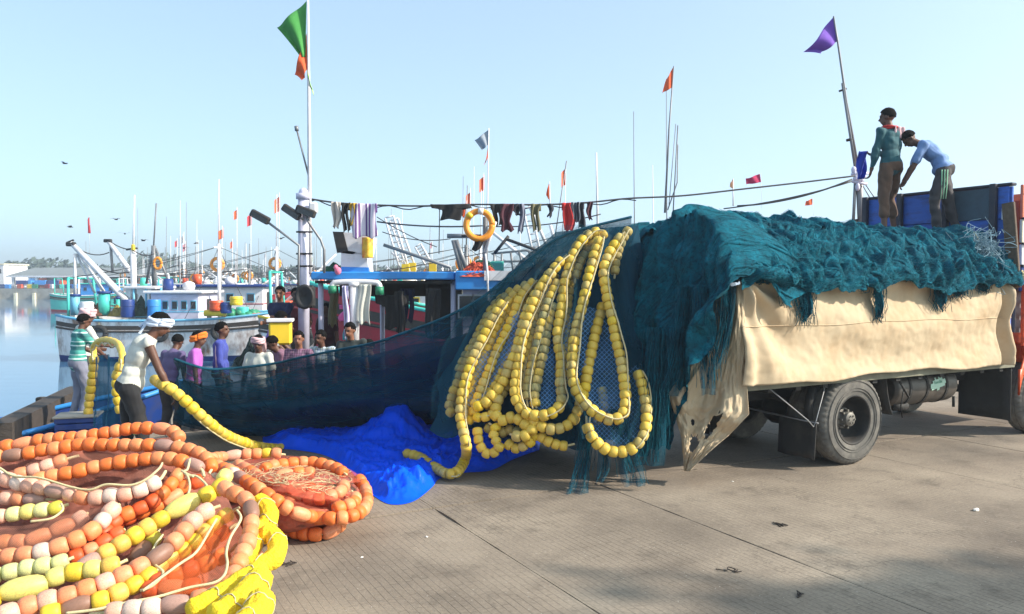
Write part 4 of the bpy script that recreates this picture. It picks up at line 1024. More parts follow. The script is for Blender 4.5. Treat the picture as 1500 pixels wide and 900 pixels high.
# ------------------------------------------------------------------ the heap of orange float lines in front
Gp = "float line coils in the big heap"
def dp(o): return lambda px, py: 6.3 - (py - 620) / 280 * 1.6 + o
O, LO, RO, SA, PP, NW, MV, BR, YE, PY, LI, CG, AM = "orange", "light_orange", "red_orange", "salmon", "pale_pink", "near_white", "mauve*", "brown*", "yellow", "pale_yellow", "lime", "cream_green", "amber"
A5 = (5.357, 0, 610); Z5 = (2.679, 0, 600)
def pl(label, pts, view, o, seq, dia=.109, ro=None, asp=.88):
    return float_line(label, Gp, zz(pts, *view, dp(o)), dia * .90 if dia > .11 else dia * .96, seq, rf, rope_off=ro, asp=asp)
pl("topmost back ring of orange floats with one mauve float, curving down at its end", [(-160, 262), (-60, 250), (80, 232), (190, 212), (330, 190), (480, 175), (585, 170), (680, 158), (775, 142), (865, 125), (955, 108), (1050, 96), (1120, 92), (1195, 95), (1265, 97), (1330, 108), (1385, 140), (1405, 185), (1390, 225)], A5, .08, [LO, O, O, "salmon*", O, LO, O, O, LO, O, O, LO, O, O, O, "salmon*", LO], asp=.80)
pl("second orange float row from the top, with one brown and one mauve float", [(-180, 340), (-60, 325), (30, 308), (120, 305), (240, 285), (300, 270), (400, 258), (500, 242), (610, 224), (720, 220), (830, 225), (935, 226), (1040, 226), (1140, 227), (1245, 228), (1340, 238), (1450, 252), (1540, 280), (1620, 330), (1660, 400), (1640, 450)], A5, -.06, [O, LO, BR, O, O, LO, O, O, O, O, O, LO, LO, O, MV, LO, LO, LO, LO, O])
pl("third orange float row from the top, ending in a mauve float by a knotted rope", [(260, 505), (350, 480), (470, 458), (580, 438), (690, 412), (800, 386), (905, 368), (1010, 352), (1115, 341), (1220, 330), (1330, 334), (1430, 354), (1510, 378), (1580, 420), (1600, 470)], A5, -.14, [LO, LO, O, O, LO, O, O, O, O, LO, LO, O, MV, O])
pl("dull pink floats half under netting below the second row", [(110, 462), (210, 440), (310, 410), (420, 372), (530, 335), (620, 310)], A5, -.0, [SA, PP, PP, SA, "salmon*", SA])
pl("pale pink and white float row across the middle of the heap", [(-180, 470), (-80, 475), (0, 482), (100, 512), (215, 540), (330, 562), (440, 588), (565, 612), (710, 640), (830, 628), (935, 618), (1035, 598), (1120, 568), (1200, 530), (1262, 488), (1300, 430)], A5, -.22, [PP, NW, PP, NW, PP, PP, "mauve*", PP, SA, PP, NW, PP, NW, NW, NW], dia=.122, ro=(.0, -.03, .07))
pl("pink float row tucked under the pale pink and white row", [(-100, 640), (0, 640), (85, 642), (195, 650), (330, 655), (450, 650)], A5, -.12, [SA, PP, SA, MV, SA])
pl("short row of pale yellow and lime floats under the pink row", [(-60, 790), (20, 782), (110, 768), (200, 752), (320, 738), (435, 722), (540, 690)], A5, -.17, [PP, CG, PY, CG, LI, "old_mustard"])
pl("netted salmon float run under the short lime row", [(-60, 520), (40, 520), (120, 512), (190, 482), (250, 460), (300, 436), (345, 405)], Z5, -.10, [SA, LO, SA, "salmon*", "salmon*", PP, SA])
pl("salmon and white float row between the netted run and the creamy row", [(-60, 590), (0, 580), (45, 576), (110, 570), (170, 558), (225, 541), (280, 520), (335, 492), (380, 460), (412, 425), (440, 395), (470, 372)], Z5, -.22, [SA, SA, SA, NW, SA, LO, LO, NW, PP, SA, SA, LO], dia=.125)
pl("deep orange float run slanting up behind the long yellow float", [(395, 500), (440, 450), (495, 412), (550, 388), (600, 360), (640, 325), (672, 292), (695, 262), (715, 235)], Z5, -.08, [RO, RO, O, RO, RO, O, O, LO, LO])
pl("second deep orange float run beside the knotted rope", [(430, 470), (470, 440), (650, 362), (690, 330), (725, 300), (770, 285), (800, 262)], Z5, .02, [RO, RO, O, O, "salmon*", O])
pl("deep orange floats showing in the gap under the amber row", [(270, 590), (320, 570), (365, 548), (410, 520), (450, 495), (490, 470)], Z5, -.10, [RO, SA, RO, RO, SA, RO])
pl("creamy green float row above the row with the big oval float", [(-60, 655), (0, 648), (45, 636), (110, 622), (175, 614), (240, 600), (290, 580)], Z5, -.26, [CG, CG, CG, CG, CG, SA])
pl("yellow float row with one big oval float under the creamy green row", [(-80, 750), (-10, 735), (40, 715), (140, 688), (205, 662), (270, 642), (335, 634), (395, 622), (450, 612), (500, 590)], Z5, -.33, [YE, "pale_yellow!", PY, YE, PY, AM, LI, "grey_mustard"], dia=.128)
pl("amber and yellow float row with a big oval float rising to a mauve float", [(300, 640), (340, 610), (385, 580), (430, 555), (480, 525), (530, 494), (575, 464), (650, 420), (710, 382), (750, 366), (790, 346), (830, 326), (862, 306), (880, 268), (900, 245)], Z5, -.27, [MV, AM, AM, YE, AM, YE, "pale_yellow!", YE, YE, PY, PY, "mauve", "pale_yellow!"], dia=.125)
pl("olive floats in the hollow below the big oval float", [(520, 590), (548, 562), (580, 530), (608, 498), (625, 470)], Z5, -.14, ["brown*", LI, LI, "old_mustard", LI])
pl("long salmon float row sweeping from the heap's foot up to the heap's shoulder", [(-10, 825), (40, 800), (105, 775), (175, 754), (245, 738), (315, 715), (385, 690), (445, 668), (505, 642), (565, 608), (620, 576), (656, 546), (690, 513), (725, 476), (756, 440), (790, 412), (826, 392), (865, 378)], Z5, -.42, [PP, SA, PP, SA, LO, PP, SA, SA, "brown*", SA, SA, PP, PP, SA, PP, PP, "salmon*", SA], dia=.126)
pl("yellow float row close under the long salmon row", [(160, 812), (225, 795), (290, 775), (390, 752), (445, 730), (500, 704), (546, 678), (592, 648), (625, 625)], Z5, -.36, [YE, "brown*", YE, AM, YE, YE, PY, PY], dia=.122)
pl("large salmon loop beside the yellow net rolls, pale floats along its foot", [(868, 300), (910, 325), (952, 346), (978, 366), (986, 405), (986, 450), (976, 510), (956, 560), (936, 610), (912, 660), (884, 714), (836, 732), (786, 745), (736, 755), (676, 768), (616, 778), (556, 785), (490, 790), (420, 797), (350, 806)], Z5, -.44, [SA, LO, SA, "brown*", SA, LO, SA, SA, LO, SA, LO, SA, SA, MV, NW, NW, PP, NW, PP, PP, PP, PP, SA], dia=.122)
pl("yellow orange floats under orange netting inside the large loop", [(600, 640), (652, 592), (702, 560), (760, 520), (802, 482), (850, 442), (905, 404), (940, 385)], Z5, -.30, [AM, AM, YE, YE, AM, YE, AM])
pl("orange floats low inside the large loop under the netting", [(590, 690), (640, 668), (684, 652), (742, 632), (800, 610), (850, 588), (900, 560), (930, 530)], Z5, -.33, [RO, O, RO, O, O, AM, RO])
pl("orange float row behind the netting in the large loop", [(640, 620), (700, 590), (770, 560), (830, 520), (880, 480), (930, 450)], Z5, -.20, [O, RO, O, O, RO, O])
pl("dark red orange floats at the foot of the netted hollow", [(560, 712), (620, 702), (680, 700), (740, 698), (800, 690), (850, 670)], Z5, -.32, [RO, "salmon*", RO, "salmon*", RO])

# netting inside and over the heap: the body the coils lie on
m_mound = mat("brown_pink_netting", srgb(150, 92, 76), .9, .3, 16, bump=.8, bscale=120, dirt=srgb(92, 62, 54), dirt_amt=.6, dirt_scale=5, spec=.2)
heap = thing("net_heap", "brown pink netting under the heap of orange float coils", "net")
def mound(u, v):
    px = lerp(-75, interp([(600, 245), (660, 300), (700, 330), (760, 352), (830, 350), (960, 330)], lerp(612, 955, v)), u); py = lerp(lerp(676, 640, u), 955, v)
    edge = min(1, (1 - u) * 6)
    p = at(px, py, dp(.13 - .22 * (u > .5) * sm(.5, 1, u) * 0)(px, py) + .25 * (1 - edge) + .06 * fbm(V((u * 7, v * 6, 1)), 4) - .03 * sin(v * 40 + 6 * fbm(V((u * 3, v * 2, 4)), 2)))
    p.z = max(p.z, .0); return p
b = MB(); b.grid(mound, 110, 90)
# back and right skirts of the heap down to the ground
b.grid(lambda u, v: (lambda p: V((p.x + .25 * v * u, p.y + .55 * v, p.z * (1 - v) ** 1.3)))(V(mound(u, 0))), 40, 8)
b.grid(lambda u, v: (lambda p: V((p.x + .03 * v, p.y + .45 * v, p.z * (1 - v) ** 1.3)))(V(mound(1, u))), 40, 8)
b.build("netting", m_mound, heap)
m_onet = netmat("orange_fine_net", srgb(222, 112, 50), srgb(200, 84, 44), .16, .14, (1, 1, 1), 6, mesh=.016, mesh_w=.16)
m_onet2 = netmat("red_net", srgb(214, 92, 70), srgb(196, 96, 74), .20, .18, (1, 1, 1), 3, mesh=.016, mesh_w=.16)
m_bnet = netmat("brown_fine_net", srgb(180, 122, 100), srgb(140, 96, 82), .14, .12, (1, 1, 1), 6, mesh=.016, mesh_w=.10)
def patch(pts, o, m, amp=.03, parent=None, dfn=None, nm="net_patch"):
    q = spline([V((x, y, 0)) for x, y in pts], 5, True); n_ = len(q); c = sum(q, V((0, 0, 0))) / n_
    def g(u, v):
        i = u * n_; a = q[int(i) % n_].lerp(q[(int(i) + 1) % n_], i - int(i)); return c.lerp(a, max(v, .01))
    def fn(u, v):
        p = g(u, v); w_ = at(p.x / 2.679, 600 + p.y / 2.679, (dfn or dp(o))(p.x / 2.679, 600 + p.y / 2.679)); w_.y += amp * fbm(V((p.x * .012, p.y * .012, 3)), 3); return w_
    b = MB(); b.grid(fn, n_, 14, uvs=lambda u, v: (g(u, v).x * .0017, g(u, v).y * .0017)); return b.build(nm, m, parent or heap)
patch([(600, 690), (660, 600), (740, 540), (830, 460), (930, 385), (965, 420), (950, 540), (900, 640), (820, 700), (700, 730)], -.40, m_onet)
patch([(-40, 470), (120, 450), (300, 405), (400, 385), (430, 410), (330, 480), (200, 540), (60, 560), (-40, 560)], -.2, m_bnet)
patch([(100, 215), (240, 190), (420, 160), (640, 150), (660, 200), (520, 235), (330, 270), (200, 280), (110, 250)], -.02, m_bnet)
patch([(230, 320), (420, 300), (560, 235), (640, 225), (600, 290), (440, 320), (280, 345)], -.12, m_bnet)
b = MB()
for pts, o in (([(640, 492), (612, 530), (590, 590), (640, 640), (600, 690), (550, 712)], -.40), ([(930, 395), (945, 430), (905, 500), (888, 560), (892, 605), (880, 650), (840, 680), (740, 700), (620, 735), (490, 760), (380, 785), (260, 800)], -.50), ([(850, 430), (820, 480), (770, 560), (700, 610), (560, 712)], -.46), ([(712, 240), (735, 260), (745, 300), (738, 335)], -.32), ([(735, 260), (770, 262), (800, 285), (812, 300)], -.32), ([(745, 195), (735, 235), (720, 245), (760, 265)], -.32), ([(120, 440), (200, 428), (245, 395), (240, 370)], -.30), ([(500, 190), (560, 190), (640, 188), (665, 200)], -.10), ([(1070, 470), (1110, 500), (1125, 530), (1115, 545)], -.3)):
    b.tube(spline(zz(pts, *Z5, dp(o)), 8), .0085, 6)
explode(b.build("rope", m_rope, heap))
# rolls of yellow netting on the right of the heap
m_ynet = mat("yellow_netting", srgb(242, 205, 30), .8, .14, 20, bump=.8, bscale=60, stretch=(1, 1, 1), dirt=srgb(200, 150, 30), dirt_amt=.4, dirt_scale=6)
Gy = "rolled yellow netting beside the big heap"
ZR3 = (3.463, 230, 640)
def roll(label, pts, r, o):
    P = spline(zz(pts, *ZR3, dp(o)), 14); n_ = len(P)
    t = thing("net_roll", label, "net", group=Gy)
    rr = [.92 * r * (sm(-.03, .10, i / n_) * .6 + .4) * (1 - .45 * sm(.9, 1.0, i / n_)) * (1 + .10 * fbm(V((i * .12, r * 40, o)), 3)) for i in range(n_)]
    b = MB(); b.tube(P, rr, 40)
    out = []
    for k, v in enumerate(b.v):
        i, j = divmod(k, 40); c = P[min(i, n_ - 1)]; d = V(v) - c
        f = 1 + .09 * (1 - 2 * abs(fbm(V((j * .55, i * .02, o * 9)), 3))) + .03 * fbm(V((j * .9, i * .35, o)), 3)
        out.append(tuple(c + d * f))
    b.v = out; b.build("netting", m_ynet, t)
    c = MB()
    for s_ in (.3, .72):
        i = int(s_ * (n_ - 2)); d = (P[i + 1] - P[i]).normalized(); x = d.orthogonal().normalized(); y = d.cross(x)
        c.tube([P[i] + d * .02 * sin(a) + (x * cos(a * pi / 8) + y * sin(a * pi / 8)) * (rr[i] * 1.1) for a in range(17)], .004, 4)
    c.build("lashing", m_rope, t)
roll("uppermost yellow net roll beside the mauve float", [(500, 320), (545, 350), (570, 400), (550, 450), (500, 480)], .062, -.26)
roll("yellow net roll curling round under the uppermost one", [(400, 680), (470, 655), (540, 645), (595, 610), (612, 550), (585, 500), (520, 495)], .062, -.36)
roll("long yellow net roll below the curling one", [(150, 890), (250, 850), (350, 790), (440, 730), (500, 690), (515, 660)], .066, -.46)
roll("thick lower yellow net roll near the ground", [(270, 930), (360, 880), (440, 820), (505, 750), (525, 705)], .078, -.54)
roll("lowest yellow net roll at the foot of the heap", [(400, 990), (470, 930), (515, 870), (530, 820)], .075, -.62)
roll("yellow net roll inside the fold behind the salmon loop", [(360, 800), (420, 710), (455, 620), (490, 530), (500, 440)], .06, -.34)

# ------------------------------------------------------------------ the smaller coil under red netting
Gc = "orange float lines of the netted coil"
def zc(pts): return [on(x / 2.679, 600 + y / 2.679, z) for x, y, z in pts]
def cl(label, pts, seq, dia=.115): return float_line(label, Gc, zc(pts), dia, seq, rf, asp=.84)
cl("front rim of orange floats round the red netted coil, with one white float", [(820, 200, .56), (855, 222, .55), (895, 240, .54), (930, 260, .53), (965, 281, .52), (1000, 304, .50), (1035, 326, .47), (1070, 350, .43), (1100, 372, .39), (1130, 390, .35), (1165, 406, .31), (1195, 415, .28), (1240, 425, .22), (1280, 428, .22), (1310, 428, .22), (1340, 426, .22), (1375, 420, .22), (1405, 408, .22), (1430, 388, .22), (1440, 358, .23), (1436, 320, .26), (1420, 288, .30), (1395, 264, .33)], [O, O, LO, O, LO, NW, "mauve*", O, O, LO, O, O, LO, "salmon*", O, O, O, LO, O, O, SA, LO, LO, O, LO, SA])
cl("lower rim of orange floats on the ground below the netted coil", [(1010, 395, .12), (1050, 420, .10), (1080, 441, .09), (1115, 465, .07), (1150, 476, .065), (1185, 486, .06), (1215, 490, .06), (1250, 490, .06), (1290, 482, .06), (1325, 462, .07), (1345, 440, .08)], [LO, "salmon*", O, O, LO, O, O, O, "salmon*", LO, O], .12)
cl("back rim of the netted coil, salmon floats with one yellow", [(820, 196, .45), (880, 185, .42), (920, 180, .42), (960, 177, .42), (1000, 175, .42), (1040, 173, .42), (1080, 173, .42), (1120, 178, .40)], [SA, LO, SA, "pale_pink*", SA, LO, YE, SA])
cl("orange floats showing through the red netting of the coil, upper row", [(1030, 235, .44), (1070, 222, .44), (1120, 214, .44), (1170, 208, .44), (1220, 208, .43), (1270, 216, .42), (1320, 232, .40), (1360, 256, .38)], [O, LO, O, O, LO, O])
cl("orange floats showing through the red netting of the coil, middle row", [(1080, 262, .42), (1120, 256, .42), (1160, 250, .42), (1210, 250, .41), (1265, 256, .40)], ["salmon*", O, LO, O, O])
cl("short orange float curl at the centre of the netted coil", [(1130, 300, .40), (1165, 312, .38), (1200, 312, .37), (1235, 300, .37), (1250, 285, .37)], ["salmon*", O, "salmon*", O])
cl("orange floats inside the coil end by the bare quay", [(1310, 395, .27), (1345, 382, .28), (1380, 372, .28), (1395, 350, .29), (1380, 320, .32)], [O, LO, O, SA, O])
cl("salmon floats under the netting along the front of the coil", [(890, 232, .42), (940, 262, .39), (990, 296, .35), (1050, 332, .31), (1110, 362, .28), (1170, 384, .26)], [SA, LO, SA, O, SA, SA])
cl("dull salmon floats under the netting in the hollow beside the big heap", [(930, 215, .42), (980, 240, .41), (1030, 270, .38), (1080, 298, .36), (1120, 330, .33), (1180, 352, .30)], [SA, "salmon*", O, SA])
cl("salmon floats deep in the coil hollow towards the blue tarpaulin", [(1200, 345, .31), (1250, 350, .31), (1300, 340, .32), (1340, 318, .33), (1350, 290, .35)], [SA, O, SA, "salmon*"])
coil = thing("netted_coil", "dome of red orange netting over the smaller coil of floats by the blue tarpaulin", "net")
def dome(u, v):
    a = u * 2 * pi; q = max(v, .01)
    cx, cy = 1135 / 2.679, 600 + 300 / 2.679
    ex, ey = 305 / 2.679, (98 if sin(a) > 0 else 118) / 2.679
    px = cx + ex * cos(a) * q; py = cy + ey * sin(a) * q + (12 / 2.679) * cos(a) * q
    z = .46 - .24 * q ** 2.2 * (1 if sin(a) > -.2 else .35) - .07 * max(0, cos(a)) * q + .03 * fbm(V((q * 3 * cos(a), q * 3 * sin(a), 1)), 4)
    return on(px, py, z)
b = MB(); b.grid(dome, 80, 26, uvs=lambda u, v: (v * cos(u * 2 * pi) * .7, v * sin(u * 2 * pi) * .7)); b.build("cover_net", m_onet2, coil)
b = MB(); b.grid(lambda u, v: V(dome(u, v * .92)) - V((0, 0, .15 + .05 * v)), 60, 14); b.grid(lambda u, v: (lambda p: V((p.x, p.y + .12 * v, max((p.z - .20) * (1 - v), .004))))(V(dome(u, .92))), 60, 5); b.build("inner_netting", mat("red_brown_netting", srgb(186, 100, 76), .9, .3, 20, bump=.7, bscale=90, dirt=srgb(150, 110, 80), dirt_amt=.5, dirt_scale=6), coil)

b = MB(); rg = random.Random(8)
for k in range(130):
    u, v = rg.uniform(.5, 1.05) % 1, rg.uniform(.15, .85); a = rg.uniform(0, 6.3); pts = [V(dome((u + cos(a + i * .3) * .012 * i) % 1, min(max(v + sin(a + i * .3) * .03 * i, 0), .97))) + V((0, 0, .008)) for i in range(9)]; b.tube(pts, .0022, 3, cap=False)
tag(b.build("loose_thread", m_rope, coil), kind="stuff")

# ------------------------------------------------------------------ blue tarpaulin on the quay
bt_ = thing("blue_tarpaulin", "crumpled bright blue plastic tarpaulin lying on the quay", "tarpaulin")
m_bt = mat("blue_plastic", srgb(0, 84, 246), .42, .2, 3, bump=.3, bscale=24, spec=.2, dirt=srgb(30, 80, 240), dirt_amt=.25, dirt_scale=7)
FR = [(385, 658), (430, 660), (475, 668), (510, 688), (530, 712), (548, 728), (572, 740), (605, 736), (632, 716), (645, 702), (680, 694), (720, 690), (752, 674), (790, 660)]
BK = [(385, 641), (430, 637), (475, 636), (510, 636), (535, 634), (555, 632), (580, 630), (605, 632), (640, 634), (660, 634), (690, 634), (720, 636), (752, 640), (792, 646)]
fr, bk = spline([on(x, y) for x, y in FR], 8), spline([on(x, y) for x, y in BK], 8)
def ridged(p, o=4):
    return 1 - 2 * abs(fbm(p, o))
def tarp_pt(u, v):
    i = u * (len(fr) - 1); k = min(int(i), len(fr) - 2); f = i - k
    p = fr[k].lerp(fr[k + 1], f).lerp(bk[k].lerp(bk[k + 1], f), v)
    e = min(1, v * 6, (1 - v) * 7, u * 14, (1 - u) * 14)
    q = V((p.x * 1.3, p.y * .8, 0)); w1 = fbm(q * 1.2, 3)
    h = .05 + .06 * ridged(V((q.x * .8 + w1, q.y * 2.6 + q.x * .8 + w1, 2)), 2) + .032 * ridged(V((q.x * 1.6 + w1 * 2, q.y * 6 + q.x * 1.5, 5)), 2) + .022 * ridged(V((q.x * 7 + w1, q.y * 11, 8)), 2) + .005 * ridged(V((q.x * 22, q.y * 26, 8)), 2)
    # the fold pulled up towards the net
    gx = (p.x + 1.42) / .42; gy = (p.y - 10.2) / .45
    h += .42 * math.exp(-gx * gx * (2.6 if gx > 0 else .75) - gy * gy) 
    gx = (p.x + .2) / 1.0; h += .10 * math.exp(-gx * gx - ((p.y - 10.0) / .6) ** 2)
    # front corner lump
    g_ = math.exp(-((p.x + 1.05) / .40) ** 2 - ((p.y - 7.95) / .40) ** 2); h += g_ * (.05 + .11 * ridged(V((p.x * 5 + w1, p.y * 4, 3)), 3))
    return V((p.x, p.y, max(.006, .008 + max(0, h) * sm(0, 1, e))))
b = MB(); b.grid(tarp_pt, 260, 130); b.build("sheet", m_bt, bt_, smooth=True)
# ------------------------------------------------------------------ people
def cone_mesh(b, a, c, ra, rc, n=14):
    a, c = V(a), V(c); d = c - a; L_ = d.length
    if L_ < 1e-5: b.ball(a, max(ra, rc), n, 8); return
    d /= L_; x = d.orthogonal().normalized(); y = d.cross(x); rings = []
    for k in range(1, 5): t = -pi / 2 + k * pi / 8; rings.append((a + d * (ra * sin(t)), ra * cos(t)))
    rings.append((a, ra)); rings.append((c, rc))
    for k in range(1, 4): t = k * pi / 8; rings.append((c + d * (rc * sin(t)), rc * cos(t)))
    vs = [a - d * ra]
    for p, r in rings: vs += [p + (x * cos(2 * pi * j / n) + y * sin(2 * pi * j / n)) * r for j in range(n)]
    vs.append(c + d * rc); K = len(rings)
    fs = [(0, 1 + (j + 1) % n, 1 + j) for j in range(n)]
    fs += [(1 + i * n + j, 1 + i * n + (j + 1) % n, 1 + (i + 1) * n + (j + 1) % n, 1 + (i + 1) * n + j) for i in range(K - 1) for j in range(n)]
    e = 1 + (K - 1) * n; fs += [(e + j, e + (j + 1) % n, len(vs) - 1) for j in range(n)]
    b.add(vs, fs)
class Body:
    def __init__(s): s.p = []
    def cone(s, a, c, ra, rc, tag_): s.p.append(("c", np.array(a, float), np.array(c, float), ra, rc, tag_))
    def ell(s, c, r, rot, tag_): s.p.append(("e", np.array(c, float), np.array(r, float), np.array(rot), 0, tag_))
    def make(s, name, mats, parent, vox, folds):
        b = MB()
        for k in s.p:
            if k[0] == "c": cone_mesh(b, k[1], k[2], k[3], k[4])
            else:
                q = MB(); q.ball((0, 0, 0), tuple(k[2]), 16, 12); rot = M(k[3].tolist()); b.add([rot @ V(v) + V(k[1]) for v in q.v], q.f)
        me = b.mesh("tmp", [], False); o = link("tmp_body", me)
        md = o.modifiers.new("r", 'REMESH'); md.mode = 'VOXEL'; md.voxel_size = vox
        m2 = o.modifiers.new("s", 'SMOOTH'); m2.factor = .5; m2.iterations = 3
        dg = bpy.context.evaluated_depsgraph_get(); out = bpy.data.meshes.new_from_object(o.evaluated_get(dg))
        bpy.data.objects.remove(o); bpy.data.meshes.remove(me)
        nv = len(out.vertices); co = np.zeros(nv * 3); out.vertices.foreach_get("co", co); co = co.reshape(-1, 3)
        def sdf(P):
            D = np.zeros((len(s.p), len(P)))
            for i, k in enumerate(s.p):
                if k[0] == "c":
                    ab = k[2] - k[1]; t = np.clip(((P - k[1]) @ ab) / max(ab @ ab, 1e-9), 0, 1); D[i] = np.linalg.norm(P - k[1] - t[:, None] * ab, axis=1) - (k[3] + (k[4] - k[3]) * t)
                else:
                    q = (P - k[1]) @ k[3]; l_ = np.linalg.norm(q / k[2], axis=1); D[i] = (l_ - 1) * k[2].min()
            return D
        tags = [k[5] for k in s.p]; names_ = list(dict.fromkeys(tags)); ti = np.array([names_.index(t) for t in tags])
        nf = len(out.polygons); cen = np.zeros(nf * 3); out.polygons.foreach_get("center", cen); cen = cen.reshape(-1, 3)
        mi = ti[np.argmin(sdf(cen), axis=0)]
        # cloth: creases pressed into clothed vertices
        vt = ti[np.argmin(sdf(co), axis=0)]; cl = np.isin(vt, [names_.index(t) for t in names_ if t in folds])
        nr = np.zeros(nv * 3); out.vertices.foreach_get("normal", nr); nr = nr.reshape(-1, 3)
        rg = np.random.RandomState(nv % 9973); h = np.zeros(nv)
        for _ in range(10):
            d = rg.normal(size=3) * np.array([1, 1, .8]); d *= rg.uniform(16, 60) / np.linalg.norm(d); w_ = rg.normal(size=3) * 9
            h += np.sin(co @ d + rg.uniform(0, 6) + 1.5 * np.sin(co @ w_)) * 14 / np.linalg.norm(d) * .009
        co = co + nr * (h * cl)[:, None] * .75
        out.vertices.foreach_set("co", co.reshape(-1))
        for t in names_: out.materials.append(mats[t])
        out.polygons.foreach_set("material_index", mi.astype(np.int32)); out.polygons.foreach_set("use_smooth", np.ones(nf, bool)); out.update()
        out.name = name
        return link(name, out, parent)
def ik(a, c, l1, l2, pole):
    a, c = V(a), V(c); d = c - a; L_ = min(d.length, (l1 + l2) * .999); dn = d.normalized(); c = a + dn * L_
    t = (l1 * l1 - l2 * l2 + L_ * L_) / (2 * L_); h = sqrt(max(l1 * l1 - t * t, 0))
    pv = V(pole) - dn * V(pole).dot(dn); pv = pv.normalized() if pv.length > 1e-4 else dn.orthogonal().normalized()
    return a + dn * t + pv * h, c
def person(label, loc, heading, h=1.66, hipz=.93, hipf=0.0, lean=.05, side=0.0, twist=0.0, feet=((-.10, 0, 0), (.10, .04, 0)), hands=((-.27, .08, .80), (.27, .08, .80)), head=(0, 0), shirt=None, trousers=None, skin=None, sleeve=.6, leg=1.0, neckw=1, vox=.014, hair=True, shoes=None, grip=True, shirt_low=.06, epole=((-.6, -1, -.2), (.6, -1, -.2)), kpole=((-.15, 1, 0), (.15, 1, 0)), hair_m=None, girth=1.0, stripe=None, group=None):
    t = thing("person", label, "person", loc, R(heading), group)
    k = h / 1.70; B = Body()
    Rs = M.Rotation(twist, 3, 'Z') @ M.Rotation(side, 3, 'Y') @ M.Rotation(-lean, 3, 'X')
    hc = V((0, hipf, hipz)); up = Rs @ V((0, 0, 1)); rt = Rs @ V((1, 0, 0)); fw = Rs @ V((0, 1, 0))
    Rm = M.Rotation(-lean * .45, 3, 'X'); upm = Rm @ V((0, 0, 1))
    mid = hc + upm * .22; nk = mid + up * .29; g = girth
    I = M.Identity(3)
    B.ell(hc + V((0, -.01, .0)), (.165 * g, .125 * g, .125), I, "trousers")
    B.ell(hc + upm * .13 + fw * .0, (.150 * g, .112 * g, .14), Rm, "shirt"); B.ell(hc + upm * .02, (.168 * g, .13 * g, shirt_low + .05), Rm, "shirt")
    B.ell(mid + up * .10, (.165 * g, .115 * g, .20), Rs, "shirt"); B.ell(mid + up * .20 - fw * .02, (.150 * g, .10 * g, .10), Rs, "shirt")
    sh = [nk - up * .045 - rt * .165, nk - up * .045 + rt * .165]
    B.cone(sh[0], sh[1], .058, .058, "shirt"); B.cone(nk - up * .03, nk - up * .10, .075, .10, "shirt")
    Rh = Rs.to_quaternion().slerp(M.Identity(3).to_quaternion(), .6).to_matrix() @ M.Rotation(head[1], 3, 'Z') @ M.Rotation(-head[0], 3, 'X')
    hu, hf, hr = Rh @ V((0, 0, 1)), Rh @ V((0, 1, 0)), Rh @ V((1, 0, 0))
    hd = nk + up * .05 + hu * .115 + hf * .02
    B.cone(nk - up * .03, hd - hu * .06, .056, .052, "skin")
    B.ell(hd + hu * .025 - hf * .008, (.075, .096, .092), Rh, "skin"); B.ell(hd - hu * .045 + hf * .03, (.056, .062, .066), Rh, "skin"); B.ell(hd - hu * .088 + hf * .052, (.028, .026, .022), Rh, "skin")
    B.cone(hd + hu * .012 + hf * .085, hd - hu * .022 + hf * .108, .009, .016, "skin")
    B.ell(hd - hu * .058 + hf * .088, (.024, .012, .010), Rh, "skin"); B.ell(hd + hu * .03 + hf * .083, (.055, .016, .010), Rh, "skin")
    for s in (-1, 1): B.ell(hd + hr * s * .076 - hu * .005 - hf * .01, (.012, .022, .032), Rh, "skin")
    HN = []
    for s, hdp, ep in ((0, hands[0], epole[0]), (1, hands[1], epole[1])):
        sg = -1 if s == 0 else 1
        el, wr = ik(sh[s], V(hdp), .285, .25, ep)
        B.cone(sh[s], el, .049, .038, "skin"); B.cone(el, wr, .040, .027, "skin"); B.cone(el.lerp(wr, .25), el.lerp(wr, .4), .042, .038, "skin")
        if sleeve > 0:
            e1 = sh[s].lerp(el, min(sleeve, 1)); B.cone(sh[s], e1, .064, .058 if sleeve < 1 else .052, "shirt")
            if sleeve > 1: B.cone(el, el.lerp(wr, sleeve - 1), .052, .043, "shirt")
        d = (wr - el).normalized(); x = d.cross(hf); x = x.normalized() if x.length > .1 else d.orthogonal().normalized(); y = x.cross(d)
        pc = wr + d * .045
        Rp = M((x, y, d)).transposed(); B.ell(pc, (.040, .018, .052), Rp, "skin")
        cu = -1.0
        for f_ in range(4):
            o = (f_ - 1.5) * .019; ln = (.036, .042, .040, .031)[f_]; r0 = wr + d * .088 + x * o
            a1 = .55 if grip else .18; p1 = r0 + (d * cos(a1) + y * sin(a1) * cu * sg) * ln; a2 = a1 + (.9 if grip else .3); p2 = p1 + (d * cos(a2) + y * sin(a2) * cu * sg) * ln * .75
            B.cone(r0, p1, .0105, .0095, "skin"); B.cone(p1, p2, .0095, .0085, "skin")
        q0 = wr + d * .025 - x * .034 * sg; q1 = q0 + (d * .75 - x * sg * .6).normalized() * .04; q2 = q1 + (d * .95 + y * cu * sg * .3).normalized() * .03
        B.cone(q0, q1, .013, .011, "skin"); B.cone(q1, q2, .011, .009, "skin"); HN.append(wr + d * .08)
